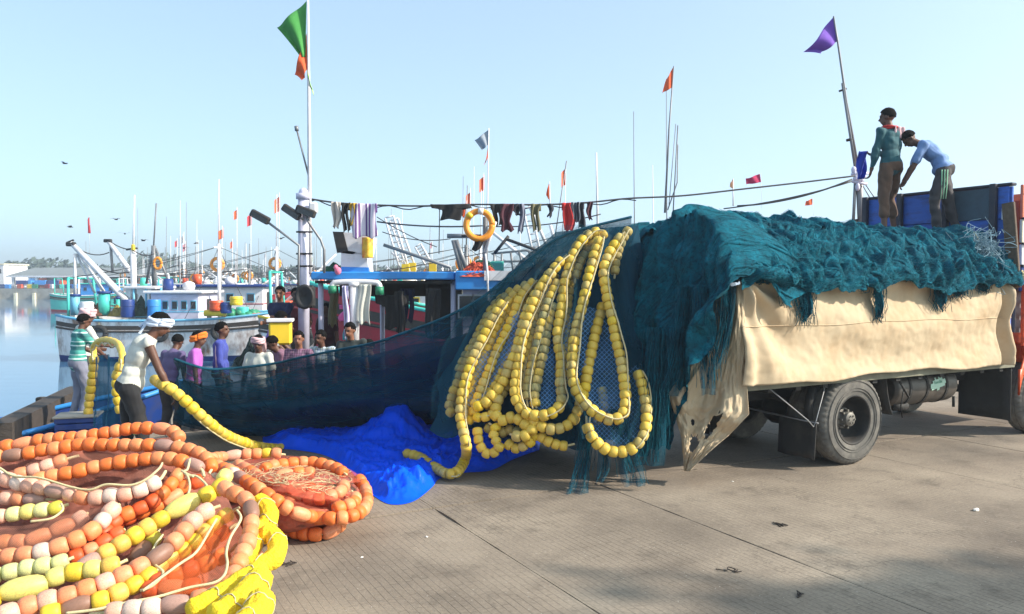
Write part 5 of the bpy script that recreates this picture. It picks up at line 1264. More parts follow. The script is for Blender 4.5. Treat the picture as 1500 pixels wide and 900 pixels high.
    for s, ft, kp in ((-1, feet[0], kpole[0]), (1, feet[1], kpole[1])):
        hp = hc + V((s * .088, 0, -.03)); an = V(ft) + V((0, -.03, .08)); kn, an = ik(hp, an, .43, .41, kp)
        B.cone(hp, kn, .082, .056, "skin"); B.cone(kn, an, .053, .038, "skin"); B.cone(kn.lerp(an, .2) - V((0, .02, 0)), kn.lerp(an, .45) - V((0, .012, 0)), .05, .045, "skin")
        B.cone(an + V((0, -.03, -.045)), an + V((s * .01, .09, -.058)), .032, .028, "shoe" if shoes else "skin"); B.cone(an + V((s * .01, .09, -.058)), an + V((s * .02, .15, -.062)), .032, .022, "shoe" if shoes else "skin"); B.cone(an, an + V((0, 0, -.03)), .038, .036, "shoe" if shoes else "skin")
        k1 = min(leg, .5) * 2; B.cone(hp, hp.lerp(kn, k1), .100 * g, lerp(.100, .078, k1) * g, "trousers")
        if leg > .5: k2 = (leg - .5) * 2; B.cone(kn, kn.lerp(an, k2), .076, lerp(.076, .066, k2), "trousers")
    B.p = [(q[0], q[1] * k, q[2] * k, q[3] * (k if q[0] == "c" else 1), q[4] * k, q[5]) for q in B.p]
    mm = {"skin": skin or m_skin, "shirt": shirt, "trousers": trousers, "shoe": shoes or m_dark}
    B.make("body", mm, t, vox, ("shirt", "trousers"))
    def loc3(rr, uu, ff): return (hd + hr * rr + hu * uu + hf * ff) * k
    if vox <= .014:
        b = MB()
        for s in (-1, 1): b.ball(loc3(s * .03, .012, .083), .011 * k, 8, 6)
        b.build("eye", m_eye, t)
    if hair:
        b = MB(); b.ball((0, 0, 0), 1, 22, 16)
        vs = []
        for v in b.v:
            v = V(v); low = v.y * .55 - v.z * .9        # face and jaw region is left bare
            r = 1.13 + .05 * N.noise(v * 6) + .03 * N.noise(v * 14)
            if v.z < .38 * max(0, v.y) - .30 * (1 - max(0, v.y)) - .15 * (v.y < -.2): r = .82
            if v.y > .55 and v.z < .55: r = .82
            vs.append(V(loc3(v.x * .077 * r, .027 + v.z * .095 * r, -.008 + v.y * .098 * r)))
        b.v = [tuple(v) for v in vs]; b.build("hair", hair_m or m_hair, t)
    return t, dict(hd=hd * k, hu=hu, hf=hf, hr=hr, k=k, nk=nk * k, hands=[q * k for q in HN], hip=hc * k, up=up, fw=fw, rt=rt, sh=[q * k for q in sh])
def wrap(t, I, m, name="head_cloth", z0=.0, z1=.06, rad=.024, n_=4, tilt=.25, tails=None, cap=None):
    k = I["k"]; b = MB()
    for j in range(n_):
        pts = []
        for a in range(25):
            th = a * pi / 12; zz_ = lerp(z0, z1, j / max(n_ - 1, 1)) + .012 * sin(th * 2 + j * 2)
            r = 1.06 + .05 * sin(th * 3 + j * 1.7)
            x, y = .078 * r * cos(th), .100 * r * sin(th) - .008
            pts.append(I["hd"] + (I["hr"] * x + I["hf"] * y + I["hu"] * (zz_ + tilt * y)) * k)
        b.tube(pts, rad * k, 8)
    if cap: 
        q = MB(); q.ball((0, 0, 0), 1, 18, 12); b.add([I["hd"] + (I["hr"] * v[0] * .083 + I["hf"] * (v[1] * .106 - .008) + I["hu"] * (.045 + max(v[2], -.1) * (.088 + .012 * sin(v[0] * 9 + v[1] * 7)))) * k for v in q.v], q.f)
    if tails:
        for (dx, ln, wd) in tails:
            o = I["hd"] + (-I["hf"] * .10 + I["hr"] * dx + I["hu"] * z0) * k
            b.grid(lambda u, v: o + V((0, 0, -ln * v)) - I["hf"] * (.02 + .10 * v + .015 * sin(u * 9 + v * 5)) + I["hr"] * ((u - .5) * wd * (1 - .2 * v)), 8, 12)
    return b.build(name, m, t)
def cloth(name, c, **k):
    return mat(name, srgb(*c), .85, k.get("var", .1), 9, bump=.15, bscale=220, sheen=.1, dirt=k.get("dirt", srgb(90, 80, 70)), dirt_amt=k.get("amt", .15), dirt_scale=4)
def striped(name, cols, period, axis='Z', plaid=False, soft=0.02):
    m = bpy.data.materials.new(name); m.use_nodes = True; t = m.node_tree; n = t.nodes; L = t.links; p = n["Principled BSDF"]; p.inputs["Roughness"].default_value = .85
    tc = n.new("ShaderNodeTexCoord"); sp = n.new("ShaderNodeSeparateXYZ"); L.new(tc.outputs["Object"], sp.inputs[0])
    def band(out):
        a = n.new("ShaderNodeMath"); a.operation = 'MULTIPLY'; a.inputs[1].default_value = 1 / period; L.new(sp.outputs[out], a.inputs[0])
        f = n.new("ShaderNodeMath"); f.operation = 'FRACT'; L.new(a.outputs[0], f.inputs[0])
        r = n.new("ShaderNodeValToRGB"); r.color_ramp.interpolation = 'CONSTANT'; e = r.color_ramp.elements
        e[0].position = 0; e[0].color = (*srgb(*cols[0][1]), 1); e[1].position = cols[1][0]; e[1].color = (*srgb(*cols[1][1]), 1)
        for q, c in cols[2:]: x = r.color_ramp.elements.new(q); x.color = (*srgb(*c), 1)
        L.new(f.outputs[0], r.inputs[0]); return r.outputs[0]
    o = band(axis)
    if plaid:
        o2 = band('X'); mx = n.new("ShaderNodeMixRGB"); mx.inputs[0].default_value = .5; L.new(o, mx.inputs[1]); L.new(o2, mx.inputs[2]); o = mx.outputs[0]
    L.new(o, p.inputs["Base Color"]); MATS[name] = m; return m
c_white = cloth("white_cotton", (196, 196, 186)); c_grey = cloth("grey_trackpants", (122, 124, 140)); c_black = cloth("black_cotton", (24, 24, 27)); c_brown = cloth("brown_trousers", (92, 66, 50)); c_teal = cloth("dark_teal_jersey", (30, 84, 92))
c_charc = cloth("charcoal_trousers", (62, 58, 60)); c_lblue = cloth("light_blue_shirt", (112, 142, 190)); c_purp = cloth("purple_shirt", (112, 60, 170)); c_magenta = cloth("violet_pink_shirt", (175, 92, 178)); c_navy = cloth("navy_shirt", (22, 30, 66)); c_indigo = cloth("indigo_cloth", (58, 70, 150))
c_orange = cloth("orange_cloth", (238, 120, 30)); c_pinkw = cloth("pale_pink_cloth", (205, 168, 172)); c_bluew = cloth("pale_blue_white_cloth", (196, 208, 226)); c_red = cloth("red_cloth", (196, 40, 40)); c_yell = cloth("yellow_cloth", (222, 186, 40)); c_cobalt = cloth("cobalt_cloth", (30, 60, 180))
c_strip = striped("green_striped_shirt", [(0, (70, 150, 140)), (.30, (60, 120, 118)), (.62, (200, 220, 212)), (.72, (58, 140, 128)), (.94, (205, 225, 215))], .19)
c_plaid = striped("mauve_plaid", [(0, (90, 60, 80)), (.3, (130, 92, 120)), (.6, (70, 46, 66)), (.8, (150, 120, 140))], .07, plaid=True)
c_check = striped("blue_check", [(0, (190, 205, 215)), (.5, (70, 95, 125)), (.7, (200, 205, 195)), (.85, (120, 130, 110))], .08, plaid=True)
def W3(px, d, z): 
    return V(((px - 750) / F * d * 1.0, d, z))
def ground_at(px, d): return W3(px, d, 0)

# the man in white with the head cloth, bending over the float line
t, I = person("man in white sleeveless shirt and pale head cloth bending over the yellow float line", W3(204, 8.6, 0), -68, 1.80, hipz=.97, hipf=-.10, lean=.50, twist=.10, feet=((-.16, -.16, 0), (.12, .10, 0)), hands=((-.16, -.12, 1.0), (.20, .36, .72)), head=(.30, -.05), shirt=c_white, trousers=c_black, sleeve=.0, vox=.009, epole=((-.8, -.6, .3), (.3, -1, -.2)), shirt_low=.10, girth=1.02)
wrap(t, I, c_bluew, z0=.0, z1=.05, rad=.022, n_=4, tilt=.30, tails=[(.02, .20, .07), (-.03, .13, .06)])
b = MB(); b.box(I["hip"] + I["rt"] * .15 + V((0, .06, -.44)), (.05, .10, .16), bev=.015); b.build("green_patch", cloth("mint_patch", (120, 205, 140)), t, smooth=False)
# the striped man and the man behind him
t, I = person("man in green striped shirt and grey track trousers standing at the quay edge", W3(112, 11.7, .12), -42, 1.52, hipz=.93, lean=.12, feet=((-.09, -.02, 0), (.09, .06, 0)), hands=((-.05, .36, 1.02), (.12, .40, .98)), head=(.22, -.12), shirt=c_strip, trousers=c_grey, sleeve=.62, vox=.011, girth=1.06, shirt_low=.14)
t, I = person("man with a pink turban half hidden behind the man in the striped shirt", W3(121, 12.6, .05), -35, 1.62, lean=.05, hands=((-.1, .30, 1.05), (.18, .34, 1.1)), head=(.2, -.1), shirt=c_white, trousers=c_charc, vox=.012, hair=False)
wrap(t, I, c_pinkw, name="turban", z0=.02, z1=.10, rad=.03, n_=4, tilt=.1, cap=True)
# men on the boat behind the net
boatm = "men on the boat behind the net curtain"
def mate(label, px, ytop, d, heading, h=1.62, **k):
    zt = at(px, ytop, d).z
    return person(label, W3(px, d, zt - h * .985), heading, h, group=boatm, **k)
mate("dark haired man just behind the shoulder of the man in white", 246, 493, 11.6, -20, 1.55, shirt=cloth("dull_violet", (92, 80, 120)), trousers=c_charc, lean=.3, head=(.3, 0))
t, I = mate("man in a violet pink shirt with an orange head cloth", 282, 490, 11.4, -75, 1.55, shirt=c_magenta, trousers=c_charc, lean=.12, head=(.05, -.1), vox=.013)
wrap(t, I, c_orange, z0=.01, z1=.06, rad=.026, n_=4, tilt=.35, cap=False)
t, I = mate("boy in a blue and white raglan shirt seen in profile", 322, 477, 11.8, -80, 1.60, shirt=c_indigo, trousers=c_charc, lean=.02, head=(-.02, -.1), vox=.013, sleeve=1.4)
b = MB(); b.grid(lambda u, v: I["sh"][1].lerp(I["hip"], v) * 1.0 + I["rt"] * (.02 - .10 * v + .16 * v) + I["fw"] * ((u - .5) * .09) + V((.0, 0, .0)) + I["rt"] * .06 * sin(v * pi), 4, 10); b.build("side_panel", c_white, t, solid=.006)
t, I = mate("man in a white shirt with a pale head cloth sitting low behind the net", 380, 495, 11.4, 175, 1.60, shirt=c_white, trousers=c_charc, lean=.10, head=(.15, .2), vox=.013)
wrap(t, I, c_pinkw, z0=.02, z1=.07, rad=.024, n_=4, tilt=.2, tails=[(-.05, .22, .08)])
mate("smiling man in a mauve plaid shirt facing the quay", 438, 490, 11.6, 178, 1.60, shirt=c_plaid, trousers=c_charc, lean=.05, head=(.02, .1), vox=.013, skin=m_skin2)
mate("man in a pale blue checked shirt facing the quay beside the man in plaid", 472, 488, 11.9, 170, 1.60, shirt=c_check, trousers=c_charc, lean=.06, head=(.1, -.2), vox=.013)
mate("man in a black round necked shirt standing before the white pipe", 514, 477, 11.6, 190, 1.62, shirt=cloth("black_green_cotton", (34, 44, 44)), trousers=c_charc, lean=.03, head=(.15, -.5), vox=.013, skin=m_skin2)
mate("dark haired person bowed between the purple man and the man in plaid", 419, 492, 12.0, 120, 1.58, shirt=cloth("dull_rose", (128, 90, 110)), trousers=c_charc, lean=.35, head=(.4, 0))
mate("man in a dark slate shirt low behind the net beside the man in black", 548, 500, 11.8, 150, 1.58, shirt=cloth("slate_cotton", (52, 58, 84)), trousers=c_charc, lean=.2, head=(.2, 0))
mate("man in a purple shirt turned towards the yellow box", 394, 458, 13.0, -60, 1.66, shirt=c_purp, trousers=c_navy, lean=.28, head=(.35, -.3), hands=((-.1, .35, .95), (.2, .38, .95)), vox=.013, sleeve=.7)
mate("man in a navy shirt standing with his arms crossed beside the white mast", 411, 424, 13.6, 170, 1.70, shirt=c_navy, trousers=c_charc, lean=.0, head=(.03, .1), hands=((.12, .22, 1.12), (-.12, .25, 1.10)), epole=((-1, -.3, -.5), (1, -.3, -.5)), vox=.013, skin=m_skin2)
mate("second man behind the one in navy, partly hidden by the white mast", 433, 426, 14.2, 200, 1.68, shirt=cloth("maroon_cotton", (92, 34, 44)), trousers=c_charc, hands=((-.2, .25, 1.0), (.15, .3, 1.05)), vox=.014)
mate("dim figure in dark clothes under the boat roof by the black loudspeaker", 480, 448, 14.6, 160, 1.62, shirt=cloth("dark_maroon", (60, 24, 34)), trousers=c_black, vox=.015)
# two men on top of the load
t, I = person("man in a dark teal jersey and brown trousers standing on top of the net heap", tl(2.36, 1.30, 2.84), 22, 1.76, hipz=.925, lean=.06, feet=((-.20, -.06, -.02), (.15, .10, 0)), hands=((-.25, .14, .74), (.02, .27, 1.12)), head=(.10, .60), shirt=c_teal, trousers=c_brown, sleeve=1.75, leg=.78, vox=.010, shirt_low=.12)
wrap(t, I, c_red, name="neck_scarf", z0=-.165, z1=-.150, rad=.020, n_=2, tilt=.1)
b = MB(); o = I["hands"][1]; b.grid(lambda u, v: o + V((-.02 + (u - .5) * .16 * (1 - .3 * v), .10 + .05 * sin(u * 8 + v * 4) + .08 * v, .06 - .40 * v)), 8, 12); b.build("held_cloth", c_cobalt, t, solid=.006)
b = MB(); b.grid(lambda u, v: I["sh"][1].lerp(I["sh"][0], u * .55 + .05) + I["up"] * (.055 - .16 * v) - I["fw"] * (.115 - .03 * v + .012 * sin(u * 14 + v * 4)), 10, 8); b.build("shoulder_cloth", c_pinkw, t, solid=.008)
def leg_stripes(t, I, side, m, n_=3, z0=-.18, z1=-.42, dy=.0, r0=.185, r1=.165):
    b = MB()
    for k in range(n_):
        b.tube([I["hip"] + V((side * r0, dy + (k - 1) * .035, z0)), I["hip"] + V((side * (r0 + r1) / 2 + side * .006, dy + (k - 1) * .033, (z0 + z1) / 2)), I["hip"] + V((side * r1, dy + .01 + (k - 1) * .03, z1))], .0075, 5)
    b.build("leg_stripe", m, t)
c_mint = cloth("mint_stripe", (150, 205, 165))
leg_stripes(t, I, -1, c_mint, 3, -.26, -.50, .0, .185, .178)
t, I = person("man in a light blue shirt and striped charcoal trousers stooping at the lorry's blue headboard", tl(2.80, .86, 2.80), 66, 1.66, hipz=.93, hipf=-.06, lean=.88, feet=((-.10, .04, 0), (.14, -.22, -.02)), hands=((-.16, .50, .62), (.12, .54, .64)), head=(.55, .1), shirt=c_lblue, trousers=c_charc, sleeve=.85, leg=.96, vox=.010, shirt_low=.08, girth=1.05)
leg_stripes(t, I, -1, c_mint, 3, -.02, -.42, .0, .195, .155)
# ------------------------------------------------------------------ boats
def lattice(b, a, c, w_, n_=8, r=.022, mi=0):
    a, c = V(a), V(c); d = (c - a).normalized(); x = d.cross(V((0, 1, 0))).normalized() * w_ / 2
    b.tube([a - x, c - x], r, 5, mi); b.tube([a + x, c + x], r, 5, mi)
    for i in range(n_ + 1):
        p = a.lerp(c, i / n_); b.tube([p - x, p + x], r * .7, 4, mi)
def hull_fn(L_, B, H, rise=.9, flare=.86):
    def hb(u):
        e = max(0, (u - .5) / .5); s = max(0, (.16 - u) / .16); return B / 2 * (1 - e ** 2.3) * (1 - .22 * s * s)
    def top(u): return H + rise * max(0, (u - .35) / .65) ** 2 * 1.0 + .25 * max(0, (.2 - u) / .2) ** 2
    def pt(u, v, s):
        x = -L_ / 2 + L_ * u; z = lerp(-.5, top(u), v); k = lerp(.62, 1.0, min(1, (v + .02) ** .45)); rake = (v - .35) * .9 * max(0, (u - .8) / .2)
        return V((x + rake, s * (hb(u) * k + .015), z))
    return hb, top, pt
def trawler(label, loc, rz, L_=11, B=3.4, H=1.35, hull=None, band=None, cabin=None, roof=None, trim=None, group=None, cab=(.10, .52), ch=1.25, mast=4.5, boom=True, flags=(), gallows=True, seed=1, tyres=0, nwin=4, buoy=True, detail=True, drums=True, antenna=0, letters=False):
    rg = random.Random(seed); tk = max(1, loc[1] / 42)
    t = thing("fishing_trawler", label, "fishing boat", loc, rz, group)
    hull = hull or m_whitehull; band = band or m_dwood; cabin = cabin or m_white; roof = roof or m_white; trim = trim or m_lblue
    hb, top, pt = hull_fn(L_, B, H, .34 * H + .35)
    NU = 22; b = MB()
    rows = [0, .30, .52, .70, .82, .90, 1.0]; mi = [2, 0, 0, 0, 1, 0, 0]
    for s in (-1, 1):
        for j in range(len(rows) - 1):
            b.grid(lambda u, v: pt(u, lerp(rows[j], rows[j + 1], v), s), NU, 1, [2, 0, 0, 0, 1, 0][j])
    b.grid(lambda u, v: V((-L_ / 2, lerp(-1, 1, u) * (hb(0) * lerp(.62, 1, min(1, (v + .02) ** .45)) + .015), lerp(-.5, top(0), v))), 6, 4)
    b.grid(lambda u, v: V((-L_ / 2 + L_ * u, lerp(-1, 1, v) * hb(u) * .95, top(u) - .38)), NU, 2, 3)
    b.build("hull", [hull, band, m_dblue if rg.random() < .5 else m_red, m_wood], t, auto=40)
    b = MB()
    for s in (-1, 1): b.tube([pt(i / NU, 1, s) for i in range(NU + 1)], .06, 6)
    b.build("gunwale", trim, t)
    b = MB()
    for s in (-1, 1): b.tube([pt(i / NU, .79, s) + V((0, s * .02, 0)) for i in range(NU + 1)], .05, 5)
    b.build("rub_rail", band, t)
    u0, u1 = cab; xc0, xc1 = -L_ / 2 + L_ * u0, -L_ / 2 + L_ * u1; zb = top(.3) - .2; cw = B * .66
    c = MB(); c.box(((xc0 + xc1) / 2, 0, zb + ch / 2 + .1), (xc1 - xc0, cw, ch + .2), bev=.04); cb = c.build("cabin", cabin, t, smooth=False)
    MB().box(((xc0 + xc1) / 2, 0, zb + ch + .26), (xc1 - xc0 + .5, cw + .5, .13), bev=.03).build("roof", roof, t, smooth=False)
    nl = xc1 - xc0
    for s in (-1, 1):
        for k in range(nwin):
            x = xc0 + nl * (k + .6) / (nwin + .2)
            f = MB().box((x, s * (cw / 2 + .012), zb + ch * .72), (min(.42, nl / nwin * .62), .04, ch * .36), bev=.01).build("window", trim if detail else cabin, cb, smooth=False)
            f.parent = t
            MB().box((x, s * (cw / 2 + .03), zb + ch * .72), (min(.34, nl / nwin * .5), .02, ch * .28)).build("pane", m_glass, f, smooth=False)
    MB().box((xc1 + .015, 0, zb + ch * .5), (.04, .55, ch * .86)).build("door", m_dark, t, smooth=False)
    MB().box((xc0 - .015, cw * .2, zb + ch * .72), (.04, .5, ch * .3)).build("end_window", m_glass, t, smooth=False)
    if detail:
        b = MB(); b.box(((xc0 + xc1) / 2, 0, zb + ch * .47), (nl + .02, cw + .03, .05)); b.build("cabin_stripe", m_red if rg.random() < .5 else trim, t, smooth=False)
    # mast, gallows, booms and wires
    xm = xc1 + .5; zt = zb + ch + mast
    b = MB(); b.tube([(xm, 0, zb - .2), (xm, 0, zb + ch + mast * .45)], .085, 8); b.tube([(xm, 0, zb + ch + mast * .4), (xm + .05, 0, zt)], .04, 6, r2=.02); b.tube([(xm, -.7, zb + ch + mast * .42), (xm, .7, zb + ch + mast * .42)], .035, 5); b.build("mast", m_white if seed % 2 else m_steel, t)
    if gallows:
        b = MB(); xg = -L_ / 2 + .5
        for s in (-1, 1): b.tube([(xg, s * B * .36, top(.03) - .3), (xg - .1, s * B * .30, zb + ch + .9)], .06, 6)
        b.tube([(xg - .1, -B * .30, zb + ch + .9), (xg - .1, B * .30, zb + ch + .9)], .06, 6); b.build("gallows", m_turq if seed % 3 == 0 else m_white, t)
    if boom:
        b = MB(); e = V((xm + 3.2 * (1 if seed % 2 else -1), .3, zb + ch + mast * .38)); b.tube([(xm, 0, zb + .3), e], .07, 7, r2=.05); b.tube([(xm + .1, .4, zb + .3), e], .045, 6); b.build("boom", m_white, t)
    b = MB(); hi = V((xm, 0, zb + ch + mast * .43))
    for e in ((L_ / 2 - .2, 0, top(1)), (-L_ / 2 + .4, B * .3, zb + ch + .9), (-L_ / 2 + .4, -B * .3, zb + ch + .9), (xm + 1, B * .45, top(.6)), (xm - 1, -B * .45, top(.5))): b.tube(sag(hi, e, .12, 6), .014 * tk, 3)
    explode(b.build("rigging", m_wire, t))
    for k in range(antenna):
        b = MB(); x = xc0 + .3 + k * .5; b.tube([(x, .4 * (k % 2 - .5), zb + ch + .2), (x + .06, .4 * (k % 2 - .5), zb + ch + rg.uniform(2.5, 6.0))], .020 * tk, 4, r2=.010 * tk); b.build("antenna", m_white if k % 2 else m_steel, t)
    for k, (m, hgt, sz) in enumerate(flags):
        x = xm + .1 + k * .3
        b = MB(); b.tube([(x, 0, zb + ch + .3), (x + .08, 0, zb + ch + hgt)], .022 * tk, 4, r2=.012 * tk); p = b.build("flag_pole", m_white, t)
        b = MB(); top_ = V((x + .08, 0, zb + ch + hgt - .05)); b.grid(lambda u, v: top_ + V((-.25 * sz * u + .05 * sin(u * 6), .15 * sz * sin(u * 5), -sz * (v * (1 - .25 * u) + .55 * u))), 6, 5); b.build("flag", m, p, solid=.01)
    if buoy:
        b = MB(); b.tube([(xm - .12 + .28 * cos(a * pi / 10), .14, zb + ch + mast * .28 + .28 * sin(a * pi / 10)) for a in range(21)], .08, 8); b.build("life_ring", m_buoy, t)
    if drums:
        for k in range(rg.randint(2, 4)):
            x = xm + .6 + k * .62; z = top(.6) - .38
            if rg.random() < .5: o = MB().lathe([(0, 0), (.27, 0), (.29, .06), (.27, .4), (.29, .74), (.27, .8), (0, .8)], 14, (x, rg.uniform(-.7, .3), z)).build("drum", rg.choice([m_dblue, m_orange, m_yellow, m_turq]), t)
            else: o = MB().box((x, rg.uniform(-.7, .3), z + .25), (.55, .8, .5), bev=.06).build("crate", rg.choice([m_yellow, m_orange, m_blue]), t, smooth=False)
        b = MB()
        for k in range(14): b.ball((xm + 1.2 + rg.gauss(0, .5), rg.gauss(0, .5), top(.6) - .1 + rg.uniform(-.1, .25)), rg.uniform(.18, .34), 7, 5)
        b.build("stowed_net", rg.choice([m_teal_d, m_green, mat("rust_net", srgb(150, 62, 48), .9, .3, 10, bump=.6, bscale=30)]), t)
        o = MB().lathe([(0, 0), (.24, 0), (.3, .18), (.26, .34), (.1, .42), (0, .44)], 12, (xc0 + nl * .55, .2, zb + ch + .33)).build("radar_dome", m_white, t)
        o = MB().lathe([(0, 0), (.22, 0), (.24, .25), (.22, .55), (0, .55)], 12, (xc0 + nl * .2, -.3, zb + ch + .33)).build("roof_tank", rg.choice([m_turq, m_dblue, m_orange]), t)
    for k in range(tyres):
        u = .16 + k * .2
        p = pt(u, .76, -1); b = MB(); b.tube([p + V((.29 * cos(a * pi / 12), -.10, .29 * sin(a * pi / 12) - .02)) for a in range(25)], .115, 10); tr_ = b.build("fender_tyre", m_black, t)
        b = MB(); b.tube([pt(u, 1, -1), p + V((0, -.12, .3))], .012, 4); b.build("rope", m_rope, tr_)
    if letters:
        b = MB()
        for k in range(9):
            u = .70 + k * .017
            if k == 3: continue
            for st in range(3):
                p = pt(u, .80 + .05 * st, -1); b.box(p + V((0, -.03, 0)), (.11 if st % 2 else .05, .02, .05))
        b.build("hull_lettering", m_cream, t, smooth=False)
    return t
fbg = "moored trawlers across the harbour"
def fl(*a): return tuple(a)
f_red = cloth("red_flag", (206, 44, 52), amt=.05); f_orange = cloth("orange_flag", (232, 98, 52), amt=.05); f_purple = cloth("purple_flag", (112, 70, 175), amt=.03); f_green = cloth("green_flag", (62, 140, 62), amt=.03); f_grey = cloth("grey_flag", (150, 158, 168), amt=.05); f_crim = cloth("crimson_flag", (176, 30, 82), amt=.05); f_lgreen = cloth("pale_green_flag", (165, 205, 130), amt=.05)
def lump(name, label, cat, px0, px1, py0, py1, d, m, seed, n_=26, thread=None):
    rg = random.Random(seed); t = thing(name, label, cat); b = MB()
    xa_, xb_ = at(px0, py1, d).x, at(px1, py1, d).x; za, zb_ = at(px0, py1, d).z, at(px0, py0, d).z
    def fn(u, v):
        e = sin(u * pi) ** .6 * sin(v * pi) ** .6; return V((lerp(xa_, xb_, u), d + .1 + (v - .2) * .9, za - .02 + (zb_ - za) * e * (.85 + .5 * fbm(V((u * 5, v * 5, seed)), 4))))
    b.grid(fn, 40, 24); o = b.build("net_body", m, t)
    b = MB()
    for k in range(160):
        u, v = rg.uniform(.05, .9), rg.uniform(.05, .8); a = rg.uniform(0, 6.3); pts = [fn(min(max(u + cos(a + i * .5) * .03 * i, 0), 1), min(max(v + sin(a + i * .5) * .03 * i, 0), 1)) + V((0, 0, .02)) for i in range(7)]; b.tube(pts, .009, 3, cap=False)
    tag(b.build("strands", thread or m, t), kind="stuff"); return t
m_rednet = mat("red_net", srgb(165, 42, 40), .9, .3, 14, bump=.7, bscale=50); m_greennet = mat("green_net", srgb(48, 98, 72), .9, .3, 14, bump=.7, bscale=50)
# the large white trawler lying in mid harbour
trawler("large white trawler with three tyre fenders and rust streaked hull in mid harbour", W3(316, 38, WZ), R(2), 13.4, 3.9, 1.88, hull=m_whitehull, cabin=m_lilac, roof=m_white, trim=m_lblue, cab=(.31, .475), ch=1.22, mast=5.6, flags=((f_orange, 3.4, .5),), seed=3, tyres=3, nwin=5, antenna=2, boom=False, letters=False)
# stern gear of that trawler as its own derrick
t = thing("derrick", "long white derrick boom leaning over the stern of the white trawler", "derrick", (0, 0, 0))
b = MB(); b.tube([at(190, 445, 37), at(104, 356, 37)], .17, 10, r2=.11); b.build("boom", m_white, t)
b = MB(); b.tube([at(155, 432, 37.3), at(110, 362, 37.2)], .08, 8); b.tube([at(139, 430, 37.4), at(112, 372, 37.2)], .05, 6); explode(b.build("stay", m_white, t))
b = MB(); b.tube([at(110, 434, 37), at(110, 372, 37)], .07, 8); b.build("post", m_white, t)
b = MB(); b.box(at(104, 358, 37), (.42, .22, .2), bev=.04); b.tube([at(98, 356, 37), at(108, 352, 37)], .05, 5); b.build("pulley_block", m_dark, t, smooth=False)
b = MB()
for a, c, s in (((104, 356), (160, 370), .3), ((104, 360), (194, 398), .5), ((160, 353), (194, 366), .1), ((194, 366), (226, 372), .15)): b.tube(sag(at(*a, 37), at(*c, 37.5), s, 8), .028, 3)
explode(b.build("wire", m_wire, t))
t = thing("derrick", "shorter white derrick beside the long leaning one on the white trawler", "derrick", (0, 0, 0))
b = MB(); b.tube([at(192, 400, 37.6), at(159, 354, 37.6)], .13, 10, r2=.09); b.build("boom", m_white, t); b = MB(); b.box(at(158, 353, 37.6), (.36, .18, .16), bev=.03); b.build("pulley_block", m_dark, t, smooth=False)
b = MB(); b.tube([at(165, 400, 37.6), at(162, 358, 37.6)], .06, 6); b.build("stay", m_steel, t)
t = thing("stern_mast", "tall thin white mast of the white trawler with crosstree and yellow fittings", "mast", (0, 0, 0))
b = MB(); b.tube([at(196, 450, 37.2), at(195, 366, 37.2)], .14, 8); b.tube([at(195, 366, 37.2), at(197, 286, 37.2)], .05, 5, r2=.03); b.build("pole", m_white, t)
b = MB(); b.tube([at(185, 366, 37.2), at(201, 364, 37.2)], .05, 5); b.build("crosstree", m_dark, t); b = MB(); b.box(at(195, 363, 37.1), (.16, .14, .3), bev=.04); b.build("fitting", m_yellow, t, smooth=False)
t = thing("stern_mast", "dark mast with an orange life ring between the two white derricks and the cabin", "mast", (0, 0, 0))
b = MB(); b.tube([at(226, 420, 40), at(225, 360, 40)], .12, 8); b.tube([at(225, 360, 40), at(229, 298, 40)], .04, 5); b.tube([at(214, 416, 40), at(224, 362, 40)], .06, 5); b.tube([at(248, 416, 40), at(228, 364, 40)], .06, 5); b.build("pole", m_steel, t)
b = MB(); c = at(231, 386, 39.8); b.tube([c + V((.09 * cos(a * pi / 10) * 2, 0, .27 * sin(a * pi / 10))) for a in range(21)], .07, 8); b.build("life_ring", m_buoy, t)
for nm_, lab, px, py, m_, sz in (("barrel", "orange barrel standing on the white trawler's foredeck beside the cabin", 317, 448, m_orange, (.31, .46)), ("barrel", "dark blue barrel on the white trawler's foredeck beside the orange one", 331, 451, m_dblue, (.25, .5)), ("yellow_float", "yellow fender float lying on the white trawler's rail below the orange barrel", 315, 459, m_yellow, (.15, .95)), ("barrel", "yellow tub on the white trawler's bow deck", 346, 441, m_yellow, (.28, .4))):
    t = thing(nm_, lab, "barrel" if nm_ == "barrel" else "float", at(px, py, 36.0)); r_, h_ = sz
    MB().lathe([(0, -h_ / 2), (r_ * .9, -h_ / 2), (r_, -h_ * .4), (r_ * .95, 0), (r_, h_ * .4), (r_ * .9, h_ / 2), (0, h_ / 2)], 16, axis='X' if nm_ == "yellow_float" else 'Z').build("shell", m_, t, auto=40); b = MB()
    for q in (-.25, .25): b.lathe([(r_ * .99, q * h_ - .03), (r_ * 1.05, q * h_), (r_ * .99, q * h_ + .03)], 16, axis='X' if nm_ == "yellow_float" else 'Z')
    tag(b.build("hoop", m_, t), None)
aw = thing("deck_awning", "flat white awning on posts before the white trawler's cabin", "awning", (0, 0, 0))
xa_, xb_ = at(193, 421, 37.6).x, at(240, 421, 37.6).x; za_ = at(200, 421, 37.6).z
MB().box(((xa_ + xb_) / 2, 37.9, za_), (xb_ - xa_, 2.2, .12), bev=.02).build("awning_roof", m_white, aw, smooth=False)
for px in (196, 214, 236): b = MB(); b.tube([at(px, 421, 36.9), at(px, 463, 36.9)], .05, 6); b.build("post", m_lblue, aw)
MB().box(((xa_ + xb_) / 2 + .2, 38.8, za_ - .7), (xb_ - xa_ - .4, .1, 1.2)).build("back_board", m_lilac, aw, smooth=False)
